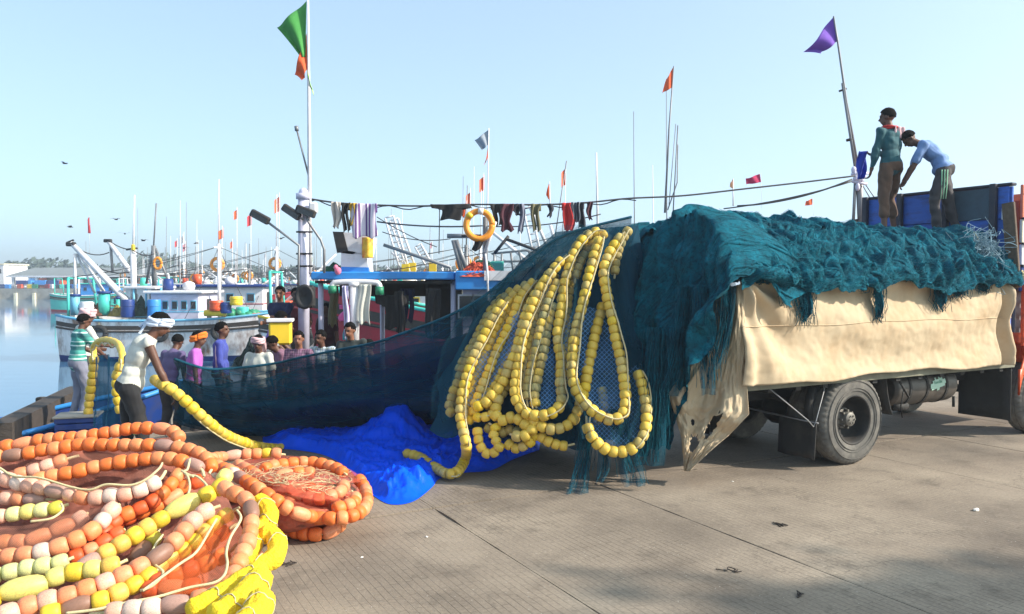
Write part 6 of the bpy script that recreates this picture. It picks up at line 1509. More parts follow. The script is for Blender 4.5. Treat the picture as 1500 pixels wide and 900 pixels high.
for nm_, lab, a_, m_ in (("deck_post", "thick pale blue bollard post on the white trawler's stern deck", (110, 432, 462, .20), m_lblue), ("deck_post", "green and cream deck post under the leaning derrick", (153, 428, 462, .26), m_turq), ("deck_post", "slim turquoise deck post between the two derricks", (173, 436, 462, .10), m_turq)):
    t = thing(nm_, lab, "post"); b = MB(); b.tube([at(a_[0], a_[1], 36.9), at(a_[0], a_[2], 36.9)], a_[3], 10); b.build("post", m_, t); b = MB(); b.tube([at(a_[0], a_[1] + 2, 36.9), at(a_[0], a_[1] - 1, 36.9)], a_[3] * 1.25, 10); b.build("cap", m_dblue, t)
for lab, q, m_ in (("brown net heap on the stern deck under the leaning derrick", (120, 150, 446, 463), "rust_heap_net"), ("dull yellow net heap on the white trawler's deck", (158, 190, 443, 463), "straw_heap_net"), ("dark green net heap by the awning posts", (186, 216, 440, 463), "dark_heap_net"), ("grey brown net heap under the awning", (212, 238, 444, 463), "grey_heap_net")):
    lump("net_pile", lab, "net", q[0], q[1], q[2], q[3], 36.6, mat(m_, srgb(*{"rust_heap_net": (120, 78, 58), "straw_heap_net": (150, 132, 70), "dark_heap_net": (44, 70, 60), "grey_heap_net": (104, 98, 88)}[m_]), .9, .35, 8, bump=.7, bscale=20), q[0])
for lab, px, py, m_ in (("blue barrel on the stern deck beside the dull yellow net heap", 187, 452, m_dblue), ("white barrel at the stern beside the pale blue post", 127, 455, m_white), ("blue barrel between the awning posts", 226, 452, m_blue)):
    t = thing("barrel", lab, "barrel", at(px, py, 36.3)); MB().lathe([(0, -.4), (.27, -.4), (.3, -.3), (.28, 0), (.3, .3), (.27, .4), (0, .4)], 14).build("shell", m_, t, auto=40); b = MB(); b.lathe([(.29, .1), (.315, .13), (.29, .16)], 14); b.build("hoop", m_, t)
# other trawlers, rank behind rank
BG = [
 ("turquoise trawler with blue cabin moored by the far quay", 152, 96, 8, 11, m_turq, m_blue, m_turq, m_white, (), 6),
 ("blue and white trawler with a yellow edged bow behind the white trawler's bow", 392, 44, 6, 12, m_blue, m_white, m_dblue, m_lblue, ((f_orange, 5.4, .9),), 7),
 ("trawler with a cream cabin and red hull behind the white trawler's wheelhouse", 318, 58, -4, 12, m_red, m_cream, m_white, m_red, ((f_red, 5.6, .9),), 8),
 ("lilac cabined trawler with a turquoise roof tank beyond the red hulled one", 352, 70, 5, 12, m_lilac, m_lilac, m_turq, m_blue, (), 9),
 ("white trawler with a dark blue roof, its life ring facing the quay", 412, 74, -6, 12, m_whitehull, m_white, m_dblue, m_dblue, ((f_orange, 7.0, 1.2),), 10),
 ("small green trawler low between two white ones in the far rank", 290, 92, 10, 10, m_green, m_white, m_green, m_white, (), 11),
 ("orange hulled trawler in the far rank behind the leaning white booms", 240, 100, 4, 11, m_orange, m_cream, m_white, m_orange, ((f_grey, 6.5, 1.0),), 12),
 ("pink white trawler in the far rank with a red cabin stripe", 438, 100, -8, 12, m_whitehull, m_white, m_red, m_red, ((f_crim, 6.0, 1.0),), 13),
 ("dark blue hulled trawler with pale blue cabin in the far rank", 372, 108, 6, 12, m_dblue, m_lblue, m_white, m_white, (), 14),
 ("white hulled trawler with yellow cabin in the last rank", 335, 122, 0, 12, m_white, m_yellow, m_white, m_yellow, ((f_orange, 7.0, 1.2),), 15),
 ("sky blue trawler with white cabin in the last rank near the shed end", 400, 128, 5, 12, m_lblue, m_white, m_lblue, m_blue, (), 16),
 ("red and white trawler seen under the blue roof, its hull red below a turquoise rail", 740, 24, 183, 11, m_red, m_cream, m_white, m_turq, (), 17),
 ("white trawler with yellow roof behind the lattice ladders", 600, 34, 4, 12, m_whitehull, m_white, m_yellow, m_yellow, ((f_orange, 4.5, .7),), 18),
 ("turquoise cabined trawler behind the red net heap on the blue roof", 690, 42, -5, 12, m_whitehull, m_turq, m_turq, m_green, ((f_orange, 6.2, .8),), 19),
 ("grey and white trawler with rows of railings behind the lifebuoy", 745, 36, 5, 12, m_whitehull, m_white, m_white, m_steel, ((f_orange, 5.8, .8),), 20),
 ("blue trawler far behind the laundry line", 640, 70, -4, 12, m_blue, m_white, m_blue, m_white, (), 21),
 ("cream trawler far behind the laundry line near the truck's net", 790, 66, 4, 12, m_cream, m_cream, m_green, m_red, (), 22),
 ("white trawler in the far rank behind the white funnel", 520, 90, 3, 12, m_whitehull, m_white, m_red, m_turq, (), 23),
 ("green hulled trawler far off between the funnel and the lifebuoy", 600, 104, -3, 12, m_green, m_white, m_white, m_yellow, (), 24),
 ("small orange roofed trawler far off behind the lifebuoy mast", 720, 112, 3, 12, m_whitehull, m_cream, m_orange, m_blue, (), 25),
]
for lab, px, d, rz, L_, hu, cb, rf_, tm, fg, sd_ in BG:
    trawler(lab, W3(px, d, WZ), R(rz), L_, 3.6, 2.5 if sd_ == 17 else 2.0 if d < 60 else 1.9, hull=hu, cabin=cb, roof=rf_, trim=tm, group=fbg, ch=1.35, mast=3.2 + sd_ % 4 * .7, flags=fg, seed=sd_, tyres=2 if d < 50 else 0, nwin=4, antenna=1 + sd_ % 3, detail=d < 75, letters=sd_ == 7, cab=(.02, .2) if sd_ == 17 else (.12, .5) if sd_ % 2 else (.3, .66))

rg = random.Random(77)
fc = [m_white, m_lblue, m_cream, m_turq, m_yellow, m_lilac, m_green, m_red, m_orange, m_blue]; fnm = {id(m): n for m, n in ((m_white, "white"), (m_lblue, "pale blue"), (m_cream, "cream"), (m_turq, "turquoise"), (m_yellow, "yellow"), (m_lilac, "lilac"), (m_green, "green"), (m_red, "red"), (m_orange, "orange"), (m_blue, "blue"), (m_dblue, "dark blue"), (m_whitehull, "off white"))}
for k, px in enumerate((232, 252, 214, 262, 304, 336, 362, 384, 424, 452, 486, 545, 575, 625, 665, 705, 740, 775, 812, 850)):
    c1, c2, c3 = fc[k % 10], fc[(k * 3 + 2) % 10], [m_whitehull, m_dblue, m_blue, m_red, m_green][(k * 2 + k // 10) % 5]
    trawler(f"far trawler with {fnm[id(c1)]} cabin, {fnm[id(c2)]} roof and {fnm[id(c3)]} hull" + (" near the far shed" if px < 460 else " behind the washing line"), W3(px, 54 + (k * 37) % 88, WZ), R(-8 + (k * 5) % 17), 11, 3.5, 1.9, hull=c3, cabin=c1, roof=c2, trim=fc[(k * 7 + 3) % 10], group=fbg, ch=1.3, mast=3.0 + k % 5 * .8, flags=(((f_orange, f_red, f_grey, f_crim, f_lgreen)[k % 5], 4.5 + k % 3, .8),) if k % 2 else (), seed=40 + k, nwin=3, antenna=1 + k % 2, detail=False, cab=(.12, .5) if k % 2 else (.35, .7))
# ------------------------------------------------------------------ the near boat with the blue roof
DN = 14.0
nb = thing("near_trawler", "trawler with a sky blue flat roof and white mast moored beside the net", "fishing boat", (0, 0, 0))
XL = -5.6; XR = 3.0
hb, top, pt = hull_fn(8.0, 3.6, 1.75, .5)
off = V((-.3, 14.4, WZ)); rot = M.Rotation(R(4), 3, 'Z')
b = MB()
for s in (-1, 1):
    for j, (a, c, m) in enumerate(((0, .5, 0), (.5, .8, 1), (.8, 1, 2))): b.grid(lambda u, v: rot @ pt(u, lerp(a, c, v), s) + off, 20, 2, m)
b.grid(lambda u, v: rot @ V((-4.0, lerp(-1, 1, u) * hb(0), lerp(-.5, top(0), v))) + off, 6, 3)
b.grid(lambda u, v: rot @ V((-4.0 + 8.0 * u, lerp(-1, 1, v) * hb(u) * .96, top(u) - .45)) + off, 20, 3, 3)
b.build("hull", [m_dblue, m_white, m_dwood, m_wood], nb, auto=40)
b = MB()
for s in (-1, 1): b.tube([rot @ pt(i / 20, 1, s) + off for i in range(21)], .07, 6)
b.build("gunwale", m_dwood, nb)
z0 = at(460, 411, DN).z; z1 = at(460, 400.5, DN).z
xa, xb2 = at(456, 400, DN).x, at(666, 400, DN).x
MB().box(((xa + xb2) / 2, DN + 1.1, (z0 + z1) / 2 + .02), (xb2 - xa, 2.3, .14), bev=.02).build("roof", m_blue, nb, smooth=False)
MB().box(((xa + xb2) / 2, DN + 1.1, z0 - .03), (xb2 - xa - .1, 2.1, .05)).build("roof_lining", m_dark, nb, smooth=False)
xc, xd = at(667, 400, DN - .2).x, at(775, 400, DN - .2).x
zt_, zm, zl = at(667, 397, DN - .2).z, at(667, 406, DN - .2).z, at(667, 425, DN - .2).z
MB().box(((xc + xd) / 2, DN + 1.0, (zt_ + zl) / 2 - .0), (xd - xc, 2.4, zt_ - zl), bev=.02).build("wheelhouse_roof", m_blue, nb, smooth=False)
MB().box(((xc + xd) / 2 + .25, DN - .21, (zt_ + zm) / 2 - .03), (xd - xc - .5, .05, zt_ - zm + .06)).build("roof_board", m_white, nb, smooth=False)
MB().box(((xc + xd) / 2 + .06, DN + 1.1, zl - .75), (xd - xc - .1, 2.0, 1.5)).build("wheelhouse", m_lilac, nb, smooth=False)
for px, w_ in ((682, .22), (705, .26), (735, .3)):
    f = MB().box((at(px, 450, DN).x, DN + .08, at(px, 449, DN).z), (w_ + .06, .05, .42)).build("window", m_white, nb, smooth=False)
    MB().box((at(px, 450, DN).x, DN + .05, at(px, 449, DN).z), (w_, .03, .36)).build("pane", m_glass, f, smooth=False)
MB().box((at(672, 450, DN).x, DN + .09, at(672, 460, DN).z), (.10, .05, 1.0)).build("door_frame", m_dark, nb, smooth=False)
for px, d in ((470, DN + .2), (664, DN + .2), (470, DN + 2.0), (664, DN + 2.0), (560, DN + 2.0)):
    p = at(px, 411, d); b = MB(); b.tube([(p.x, p.y, -.3), (p.x, p.y, z0)], .05, 7); b.build("roof_post", m_lilac, nb)
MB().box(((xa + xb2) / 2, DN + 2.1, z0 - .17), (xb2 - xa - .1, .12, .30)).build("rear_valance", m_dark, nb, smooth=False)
# dark back wall clutter under the roof near the wheelhouse
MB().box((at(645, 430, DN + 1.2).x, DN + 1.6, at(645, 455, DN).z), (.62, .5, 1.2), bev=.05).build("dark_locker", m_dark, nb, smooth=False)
# white pipe with elbows under the roof
b = MB(); pd = DN - .1
b.tube([at(519, 512, pd), at(519, 417, pd)], .085, 14); b.tube([at(519, 420, pd), at(519, 414, pd)], .10, 14); b.build("white_pipe", m_white, nb)
b = MB(); b.tube(spline([at(486, 424, pd), at(487, 418, pd), at(493, 414, pd), at(520, 413, pd), at(548, 414, pd), at(555, 417, pd), at(557, 426, pd)], 5), .05, 10); b.build("cross_pipe", m_white, nb)
b = MB(); b.tube([at(487, 419, pd), at(487, 430, pd)], .075, 10); b.tube([at(556, 420, pd), at(556, 432, pd)], .075, 10); b.build("pipe_end", m_green, nb)
# mast: fat white tube with a thin pole, lamps on arms
mast = thing("boat_mast", "fat white mast of the blue roofed boat carrying floodlights and a tall thin flag pole", "mast", (0, 0, 0))
md = DN - .4
b = MB(); b.tube([at(445, 515, md), at(445, 290, md)], .095, 16); b.tube([at(445, 292, md), at(445, 284, md)], .13, 14); b.ball(at(445, 283, md), .09); b.build("tube", m_lilac, mast)
b = MB(); b.tube([at(454, 400, md), at(453, 200, md), at(452, 100, md), at(451, -14, md)], [.035, .032, .025, .016], 7); b.build("pole", m_white, mast)
b = MB(); b.tube([at(453, 262, md), at(434, 188, md)], .016, 5); b.tube([at(435, 192, md), at(434, 185, md)], .035, 6); b.build("whip_antenna", m_steel, mast)
for y in (340, 372, 390): 
    b = MB(); b.tube([at(434, y, md - .1), at(458, y, md - .1)], .016, 5); b.build("clamp", m_dark, mast)
def lamp(px, py, ang, arm, lab=None):
    f = MB(); c = at(px, py, md - .15); f.box(c, (.34, .12, .13), M.Rotation(ang, 3, 'Y'), bev=.02); o = f.build("floodlight", m_dark, mast, smooth=False)
    g = MB(); g.box(c + V((0, -.065, -.02)), (.28, .01, .09), M.Rotation(ang, 3, 'Y')); g.build("lens", m_glass, o, smooth=False)
    b = MB(); b.tube([at(*p, md - .15) for p in arm], .022, 6); b.build("lamp_arm", m_steel, mast)
lamp(427, 311, .6, [(432, 315), (445, 322)]); lamp(448, 310, .35, [(448, 314), (452, 326), (470, 352), (475, 366), (475, 400)]); lamp(381, 318, .5, [(386, 321), (438, 360), (437, 420)])
b = MB(); b.box(at(459, 305, md - .1), (.14, .12, .2), bev=.03); b.build("junction_box", m_white, mast, smooth=False)
# loudspeaker
sp = thing("loudspeaker", "large black loudspeaker fixed to the white mast under the roof edge", "speaker", (0, 0, 0))
b = MB(); c = at(446, 435, md - .3); b.lathe([(0, -.16), (.12, -.16), (.19, -.06), (.21, .0), (.19, .05), (.14, .02), (0, -.02)], 20, (0, 0, 0), 'Y')
b.v = [tuple(V((v[0] * .78, -v[1], v[2] * 1.0)) + c) for v in b.v]; b.build("cone", m_dark, sp)
MB().box(c + V((0, .10, 0)), (.30, .16, .38), bev=.04).build("cabinet", m_black, sp, smooth=False)
# things on the roof
fn_ = thing("ship_funnel", "white square cowl funnel with a black mouth standing on the blue roof", "funnel", (0, 0, 0))
fd = DN + .1
def fquad(pts, dpt): return [at(x, y, fd) for x, y in pts], V((0, dpt, 0))
P_, D_ = fquad([(499, 400), (540, 400), (537, 372), (500, 366)], .5); MB().prism(P_, D_).build("base", m_white, fn_, smooth=False)
P_, D_ = fquad([(494, 370), (540, 376), (545, 348), (534, 342), (488, 340)], .5); MB().prism(P_, D_).build("cowl", m_white, fn_, smooth=False)
P_, D_ = fquad([(487.5, 339.5), (503, 340), (510, 368), (494, 371)], -.012); MB().prism(P_, D_).build("mouth", m_dark, fn_, smooth=False)
P_, D_ = fquad([(500, 400.5), (541, 400.5), (540, 392), (500, 391)], -.01); MB().prism(P_, D_).build("blue_band", m_blue, fn_, smooth=False)
lump("net_pile", "heap of red net on the wheelhouse roof behind the leaning pole", "net", 674, 728, 384, 404, DN - .15, m_rednet, 3)
lump("net_pile", "dark green net lying along the top of the red net heap", "net", 688, 722, 380, 392, DN + .3, m_greennet, 4)
lump("net_pile", "grey green net bundle on the blue roof beside the white mast", "net", 468, 500, 386, 401, DN + .2, m_greennet, 5)
t = thing("sack", "yellow and orange printed sack behind the white funnel", "sack")
b = MB(); b.grid(lambda u, v: at(lerp(531, 546, u), lerp(348, 378, v), fd - .03 + .08 * sin(u * pi) * -1 + .01 * sin(v * 16 + u * 6)), 8, 12); b.build("bag", mat("printed_sack", srgb(238, 190, 60), .6, .1, 8, dirt=srgb(215, 80, 40), dirt_amt=.9, dirt_scale=7), t, solid=.02)
t = thing("pink_bundle", "small pink cloth bundle beside the funnel's blue foot", "bundle"); b = MB(); b.ball(at(495, 397, fd - .2), (.06, .07, .07)); b.ball(at(492, 392, fd - .2), (.04, .05, .05)); b.build("cloth", cloth("pink_cloth", (225, 120, 150)), t)
# second mast with the lifebuoy
m2 = thing("roof_mast", "grey post on the wheelhouse roof holding the orange lifebuoy", "mast")
b = MB(); b.tube([at(711, 402, DN - .1), at(711, 318, DN - .1)], .045, 8); b.build("post", m_steel, m2); b = MB(); b.tube([at(715, 440, DN - .45), at(714, 398, DN - .35), at(711, 372, DN - .3)], .02, 6); b.tube([at(710, 370, DN - .15), at(726, 325, DN - .15)], .03, 6); explode(b.build("strut", m_white, m2))
b = MB(); b.tube([at(676, 346, DN), at(705, 345, DN)], .018, 5); b.build("arm", m_dark, m2)
lb = thing("lifebuoy", "orange ring lifebuoy hanging from the line over the boat roof", "lifebuoy")
c = at(702, 330, DN - .3); b = MB(); b.tube([c + V((.222 * cos(a * pi / 18), .03 * sin(a * pi / 18), .24 * sin(a * pi / 18))) for a in range(37)], .054, 12); b.build("ring", m_buoy, lb)
for a, mm in ((1.45, m_white), (-1.7, m_dark), (2.4, m_yellow)):
    p = c + V((.222 * cos(a), 0, .24 * sin(a))); d = V((-sin(a), 0, cos(a))); b = MB(); b.tube([p - d * .045, p + d * .045], .060, 12); b.build("band", mm, lb)
b = MB(); p = c + V((-.03, -.05, -.24)); b.grid(lambda u, v: p + V(((u - .5) * .15 + .03 * sin(v * 4), .02 * sin(u * 9), .04 - .26 * v * (1 - .4 * abs(u - .4)))), 6, 8); b.build("tied_cloth", c_black, lb, solid=.01)
# leaning pole and ladders on the boats behind
for lab, P0, P1, d, w_, m in (("white lattice ladder frame leaning above the blue roof next to the funnel", (594, 400), (570, 318), 24, .26, m_white), ("second white lattice ladder frame, yellow at its foot", (604, 398), (577, 322), 24.4, .26, m_white), ("short white lattice frame with a dark top beside the ladders", (634, 398), (612, 360), 25, .2, m_white), ("white lattice frame behind the black and red laundry", (790, 390), (772, 305), 22, .2, m_white)):
    t = thing("lattice_frame", lab, "lattice frame", group="lattice frames over the boats"); b = MB(); lattice(b, at(*P0, d), at(*P1, d), w_, 9, .035); b.build("frame", m, t)
    b = MB(); b.box(at(P0[0], P0[1] - 5, d - .05), (.22, .12, .32)); b.build("foot", m_yellow, t, smooth=False)
def poles(label, segs, d, m, r=.035, cat="pole", name="leaning_pole"):
    t = thing(name, label, cat); 
    for s in segs:
        b = MB(); b.tube([at(x, y, d) for x, y in s], r, 6); b.build("pole", m, t)
    return t
poles("long dark pole slanting across the ladders above the blue roof", [[(562, 359), (660, 392), (660, 400)]], 17, m_steel, .04)
poles("pair of dark gallows legs beside the red net heap", [[(664, 352), (676, 398)], [(668, 352), (684, 396)], [(655, 346), (700, 346)]], 19, m_steel, .06)
poles("dark boom slanting under the black shorts", [[(724, 372), (745, 346)], [(740, 350), (800, 372)]], 16, m_dark, .035)
poles("grey railing frame on a boat behind the red net heap", [[(720, 372), (770, 367), (790, 372)], [(724, 372), (724, 400)], [(735, 371), (735, 400)], [(748, 369), (752, 400)], [(760, 368), (768, 400)], [(775, 369), (782, 400)], [(720, 384), (790, 382)]], 22, m_steel, .035)
poles("pale leaning antenna behind the orange pennant and the red cloth", [[(808, 380), (830, 236)]], 24, m_steel, .02)
poles("white raking boom behind the olive trousers", [[(806, 372), (775, 300)], [(818, 372), (806, 330)]], 26, m_white, .06)
t = thing("shade_cloth", "small turquoise awning behind the red net heap", "awning"); b = MB(); b.grid(lambda u, v: at(lerp(716, 738, u), lerp(384, 397, v), 20 + v * .8), 5, 4); b.build("awning", m_turq, t, solid=.02)

# ------------------------------------------------------------------ lines, laundry and flags
LN = [(456, 292, 13.7), (500, 298, 13.7), (560, 301, 13.8), (620, 302, 13.9), (680, 300, 14.0), (740, 300, 14.0), (800, 300, 14.1), (860, 297, 14.2), (920, 291, 14.3), (1000, 287, 14.5), (1090, 277, 14.7), (1170, 268, 14.9), (1252, 258, 15)]
t = thing("laundry_line", "dark rope strung between the two masts over the boat, hung with washing", "rope"); P = spline([at(*p) for p in LN], 6); b = MB(); b.tube(P, .016, 5); b.tube([p + V((0, .03, -.03 + .03 * sin(i * 1.1))) for i, p in enumerate(P[:50])], .010, 4); explode(b.build("rope", m_wire, t))
t = thing("mooring_line", "pair of slack ropes running from behind the net heap up to the far mast", "rope"); b = MB()
b.tube(sag(at(1080, 302, 15), at(1248, 263, 15), .10), .016, 4); b.tube(sag(at(1060, 306, 15), at(1248, 266, 15), .06), .012, 4); explode(b.build("rope", m_wire, t))
t = thing("stay_wire", "lower dark wire across the rigging behind the lifebuoy", "wire"); b = MB(); b.tube(sag(at(552, 325, 16), at(705, 331, 16), .05), .016, 4); b.tube(sag(at(705, 331, 16), at(880, 314, 16), .1), .012, 4); b.tube(sag(at(644, 302, 14), at(643, 372, 14), 0, 3), .010, 3); b.tube(sag(at(552, 318, 18), at(640, 362, 18), .05), .012, 3); b.tube(sag(at(560, 340, 18), at(660, 350, 18), .1), .012, 3); explode(b.build("wire", m_wire, t))
def washing(name, label, px, w_, ln, m, d=13.9, shape="towel", seed=0, y=None):
    yl = y or interp([(p[0], p[1]) for p in LN], px); t = thing(name, label, "laundry", group="washing on the line")
    W_ = w_ * 1.3 / F * d; L_ = ln / F * d; o = at(px, yl, d); rg = random.Random(seed + int(px))
    ph = rg.random() * 6
    def fold(u, v): return .028 * sin(u * 8 + ph + v * 1.5) + .012 * sin(u * 19 + v * 3)
    def fn(u, v):
        k = 1.0
        if shape == "trousers": k = 1.0 - .25 * sm(0, .2, v)
        if shape == "shirt": k = 1.25 if v < .3 else .85
        if shape == "twist": k = .5 + .5 * abs(cos(v * 3.3 + ph))
        return o + V(((u - .5) * W_ * k + .02 * sin(v * 5 + ph), fold(u, v) - .02, -L_ * v * (1 - .10 * abs(sin(u * 5 + ph))) + .012))
    def skip(u, v): return (shape == "trousers" and v > .4 and abs(u - .5) < .09) or (shape == "shirt" and v > .34 and abs(u - .5) > .40)
    b = MB(); b.grid(fn, 16, 20, skip=skip); b.grid(lambda u, v: o + V(((u - .5) * W_, .03 + .0 * v, .014 - L_ * .25 * v)), 8, 4); b.build("cloth", m, t, solid=.008); return t
c_towel = striped("purple_white_towel", [(0, (205, 195, 210)), (.34, (92, 62, 120)), (.52, (225, 220, 225)), (.64, (120, 84, 140)), (.86, (230, 225, 230))], .17, 'X'); c_olive = cloth("olive_cloth", (110, 105, 75)); c_maroon = cloth("maroon_cloth", (74, 30, 44)); c_blk2 = cloth("charcoal_cloth", (40, 40, 50)); c_gs = striped("grey_stripe", [(0, (70, 76, 84)), (.5, (120, 124, 130))], .05, 'X'); c_mus = cloth("mustard_cloth", (190, 150, 50)); c_lav = cloth("lavender_cloth", (196, 190, 220)); c_pk = cloth("bright_pink", (230, 100, 170)); c_aqua = cloth("aqua_cloth", (60, 170, 185))
for a in [("hanging_cloth", "grey white rag, first on the line beside the white mast", 492, 10, 40, cloth("grey_white", (180, 172, 165)), 13.6, "twist"), ("hanging_trousers", "black trousers second on the line over the funnel", 507, 10, 44, c_black, 13.6, "trousers"), ("hanging_cloth", "mustard patterned cloth between black trousers and striped towel", 518, 10, 36, c_mus, 13.6, "towel"),
          ("hanging_towel", "purple and white striped towel hanging over the funnel", 534, 28, 52, c_towel, 13.6, "towel"), ("hanging_shirt", "black shirt sagging from the line by the red orange pennant", 661, 36, 24, c_black, 13.9, "shirt"), ("hanging_trousers", "black shorts between the lifebuoy and the maroon shirt", 729, 16, 34, c_black, 13.9, "trousers"), ("hanging_shirt", "maroon shirt beside the black shorts between the lifebuoy and the maroon shirt", 742, 16, 42, c_maroon, 13.9, "twist"),
          ("hanging_cloth", "small black cap like rag in the middle of the line", 758, 8, 18, c_blk2, 14, "twist"), ("hanging_cloth", "slim grey cloth beside the small black rag", 764, 6, 44, c_grey, 14, "towel"), ("hanging_trousers", "olive and black trousers beside the slim grey cloth", 785, 12, 42, c_olive, 14.0, "trousers"), ("hanging_cloth", "dark sock pair under the orange pennant", 806, 6, 20, c_blk2, 14.1, "twist"), ("hanging_cloth", "red cloth hanging on the line near the net", 832, 14, 44, c_red, 14.1, "twist"), ("hanging_cloth", "grey striped cloth beside the red cloth", 844, 10, 30, c_gs, 14.1, "towel"), ("hanging_cloth", "dark cloth last on the line before the net", 851, 8, 40, c_blk2, 14.1, "towel"), ("hanging_cloth", "little brown bag on the line just above the net's edge", 864, 6, 28, c_maroon, 14.2, "twist")]:
    washing(*a)
for a in [("hanging_cloth", "olive sling with yellow edge under the roof by the loudspeaker", 488, 10, 62, c_olive, DN + .3, "towel", 0, 420), ("hanging_cloth", "lavender scarf hanging in front of the white pipe", 506, 6, 80, c_lav, DN - .2, "twist", 0, 420), ("hanging_cloth", "pair of bright pink garments beside the lavender scarf", 511, 22, 26, c_pk, DN - .1, "twist", 0, 448), ("hanging_cloth", "aqua garment below the pink ones", 511, 12, 32, c_aqua, DN - .05, "towel", 0, 470), ("hanging_shirt", "white shirt hanging close beside the white pipe", 532, 16, 60, c_white, DN - .15, "towel", 0, 418),
          ("hanging_shirt", "black shirt on a hanger in the middle under the roof", 576, 30, 52, c_black, DN + .1, "shirt", 0, 434), ("hanging_trousers", "dark blue trousers under the roof beside the black shirt", 598, 14, 52, c_navy, DN + .4, "trousers", 0, 424), ("hanging_trousers", "black trousers dangling from the black shirt's hanger", 586, 9, 66, c_black, DN + .05, "towel", 0, 428), ("hanging_cloth", "long black cloth by the dark wheelhouse wall", 634, 16, 70, c_black, DN + .0, "towel", 0, 424)]:
    washing(*a)
def flag(label, pole, pd, rp, pole_m, quads, group="flags over the harbour", name="flag_pole"):
    t = thing(name, label, "flag", group=group)
    if pole: b = MB(); b.tube([at(x, y, pd) for x, y in pole], rp, 6, r2=rp * .5); b.build("pole", pole_m, t)
    for q, m in quads:
        a, b_, c, d = [at(x, y, pd) for x, y in q]     # hoist top, hoist foot, fly foot, fly top
        g = MB(); g.grid(lambda u, v: a.lerp(d, u).lerp(b_.lerp(c, u), v) + V((0, .10 * (d - a).length * sin(u * 8 + v * 2) * u ** .4, .05 * (d - a).length * sin(u * 7 + 2 * v) * u)), 16, 10); g.build("flag", m, t, solid=.006)
    return t
flag("green flag above a small orange and green pennant on the white mast's pole", None, md, .02, m_white, [([(449, 2), (447, 84), (440, 84), (404, 41)], f_green), ([(449, 50), (450, 100), (443, 120), (430, 110)], f_orange), ([(451, 82), (452, 112), (460, 142), (452, 126)], f_lgreen)], name="mast_flag")
flag("grey flag over an orange pennant on a thin pole above the lifebuoy", [(713, 402), (714, 300), (716, 188)], 18, .025, m_white, [([(716, 190), (715, 212), (706, 221), (695, 206)], f_grey), ([(715, 212), (715, 230), (709, 243), (713, 232)], f_orange)])
flag("tall thin pole topped with one orange pennant above the net heap", [(974, 312), (980, 190), (987, 97)], 20, .03, m_steel, [([(986, 99), (985, 128), (970, 137), (976, 117)], f_orange)])
flag("purple flag at the tip of the raking pole behind the men on the lorry", [(1258, 252), (1240, 150), (1227, 60), (1221, 24)], 16, .03, m_steel, [([(1221, 25), (1227, 60), (1201, 81), (1179, 77)], f_purple)])
flag("small orange pennant on the line between two laundry groups", [(806, 320), (805, 266)], 15, .016, m_white, [([(805, 267), (806, 296), (800, 286), (802, 276)], f_orange)])
flag("red orange pennant tied to the line beside the lifebuoy", [(681, 325), (684, 294)], 14.4, .012, m_white, [([(685, 294), (680, 320), (676, 316), (678, 304)], f_orange)])
flag("dull orange pennant low behind the net heap beside the crimson flag", [(1074, 302), (1074, 262)], 24, .025, m_white, [([(1074, 262), (1074, 277), (1069, 274), (1070, 268)], mat("dull_orange_flag", srgb(205, 150, 110), .8))])
flag("crimson flag behind the net heap under the purple flag", [(1116, 306), (1115, 254)], 24, .006, m_white, [([(1113, 255), (1115, 267), (1093, 271), (1093, 262)], f_crim)])
flag("small orange red flag low beside the lorry's blue headboard", [(1192, 330), (1191, 290)], 24, .006, m_white, [([(1190, 291), (1190, 300), (1179, 302), (1181, 295)], f_orange)])
flag("red streamer high over the far shed", [(131, 372), (131, 316)], 60, .012, m_white, [([(131, 317), (133, 342), (129, 342), (128, 322)], f_red)])
for lab, P, d in (("thin antenna beside the tall orange pennant pole", [(986, 312), (993, 184)], 20.5), ("shorter antenna with a thick foot beside the orange pennant pole", [(978, 308), (992, 268), (993, 212)], 21), ("faint antenna just behind the pennant pole", [(980, 300), (990, 182)], 30)):
    t = thing("antenna", lab, "antenna"); b = MB(); b.tube([at(x, y, d) for x, y in P], .016, 4); b.build("rod", m_steel, t)
# mast head beside the lorry's headboard
t = thing("boat_mast", "mast of the boat behind the lorry, crowded with lamps and insulators", "mast")
b = MB(); b.tube([at(1262, 345, 16), at(1258, 248, 16)], .07, 8); b.tube([at(1254, 250, 16), at(1246, 200, 16), at(1234, 122, 16)], [.035, .03, .025], 6); b.tube([at(1249, 345, 16), at(1253, 262, 16)], .03, 6); b.tube([at(1258, 262, 16), at(1280, 300, 16)], .012, 4); b.tube([at(1262, 262, 16), at(1288, 300, 16)], .012, 4); b.build("pole", m_steel, t)
rg = random.Random(9); b = MB()
for k in range(16): c = at(1258 + rg.gauss(0, 5), 258 + rg.gauss(0, 9), 15.9); b.ball(c, (rg.uniform(.04, .08), .05, rg.uniform(.04, .09)), 8, 6)
b.tube([at(1247, 256, 15.9), at(1272, 254, 15.9)], .03, 6); b.tube([at(1248, 266, 15.9), at(1270, 270, 15.9)], .03, 6); b.build("lamp_cluster", m_lilac, t)
b = MB(); b.tube([at(1229, 134, 16), at(1240, 130, 16)], .02, 4); b.tube([at(1240, 206, 16), at(1249, 204, 16)], .03, 5); b.tube([at(1244, 325, 16), at(1262, 322, 16)], .03, 5); explode(b.build("cross_bar", m_dark, t))

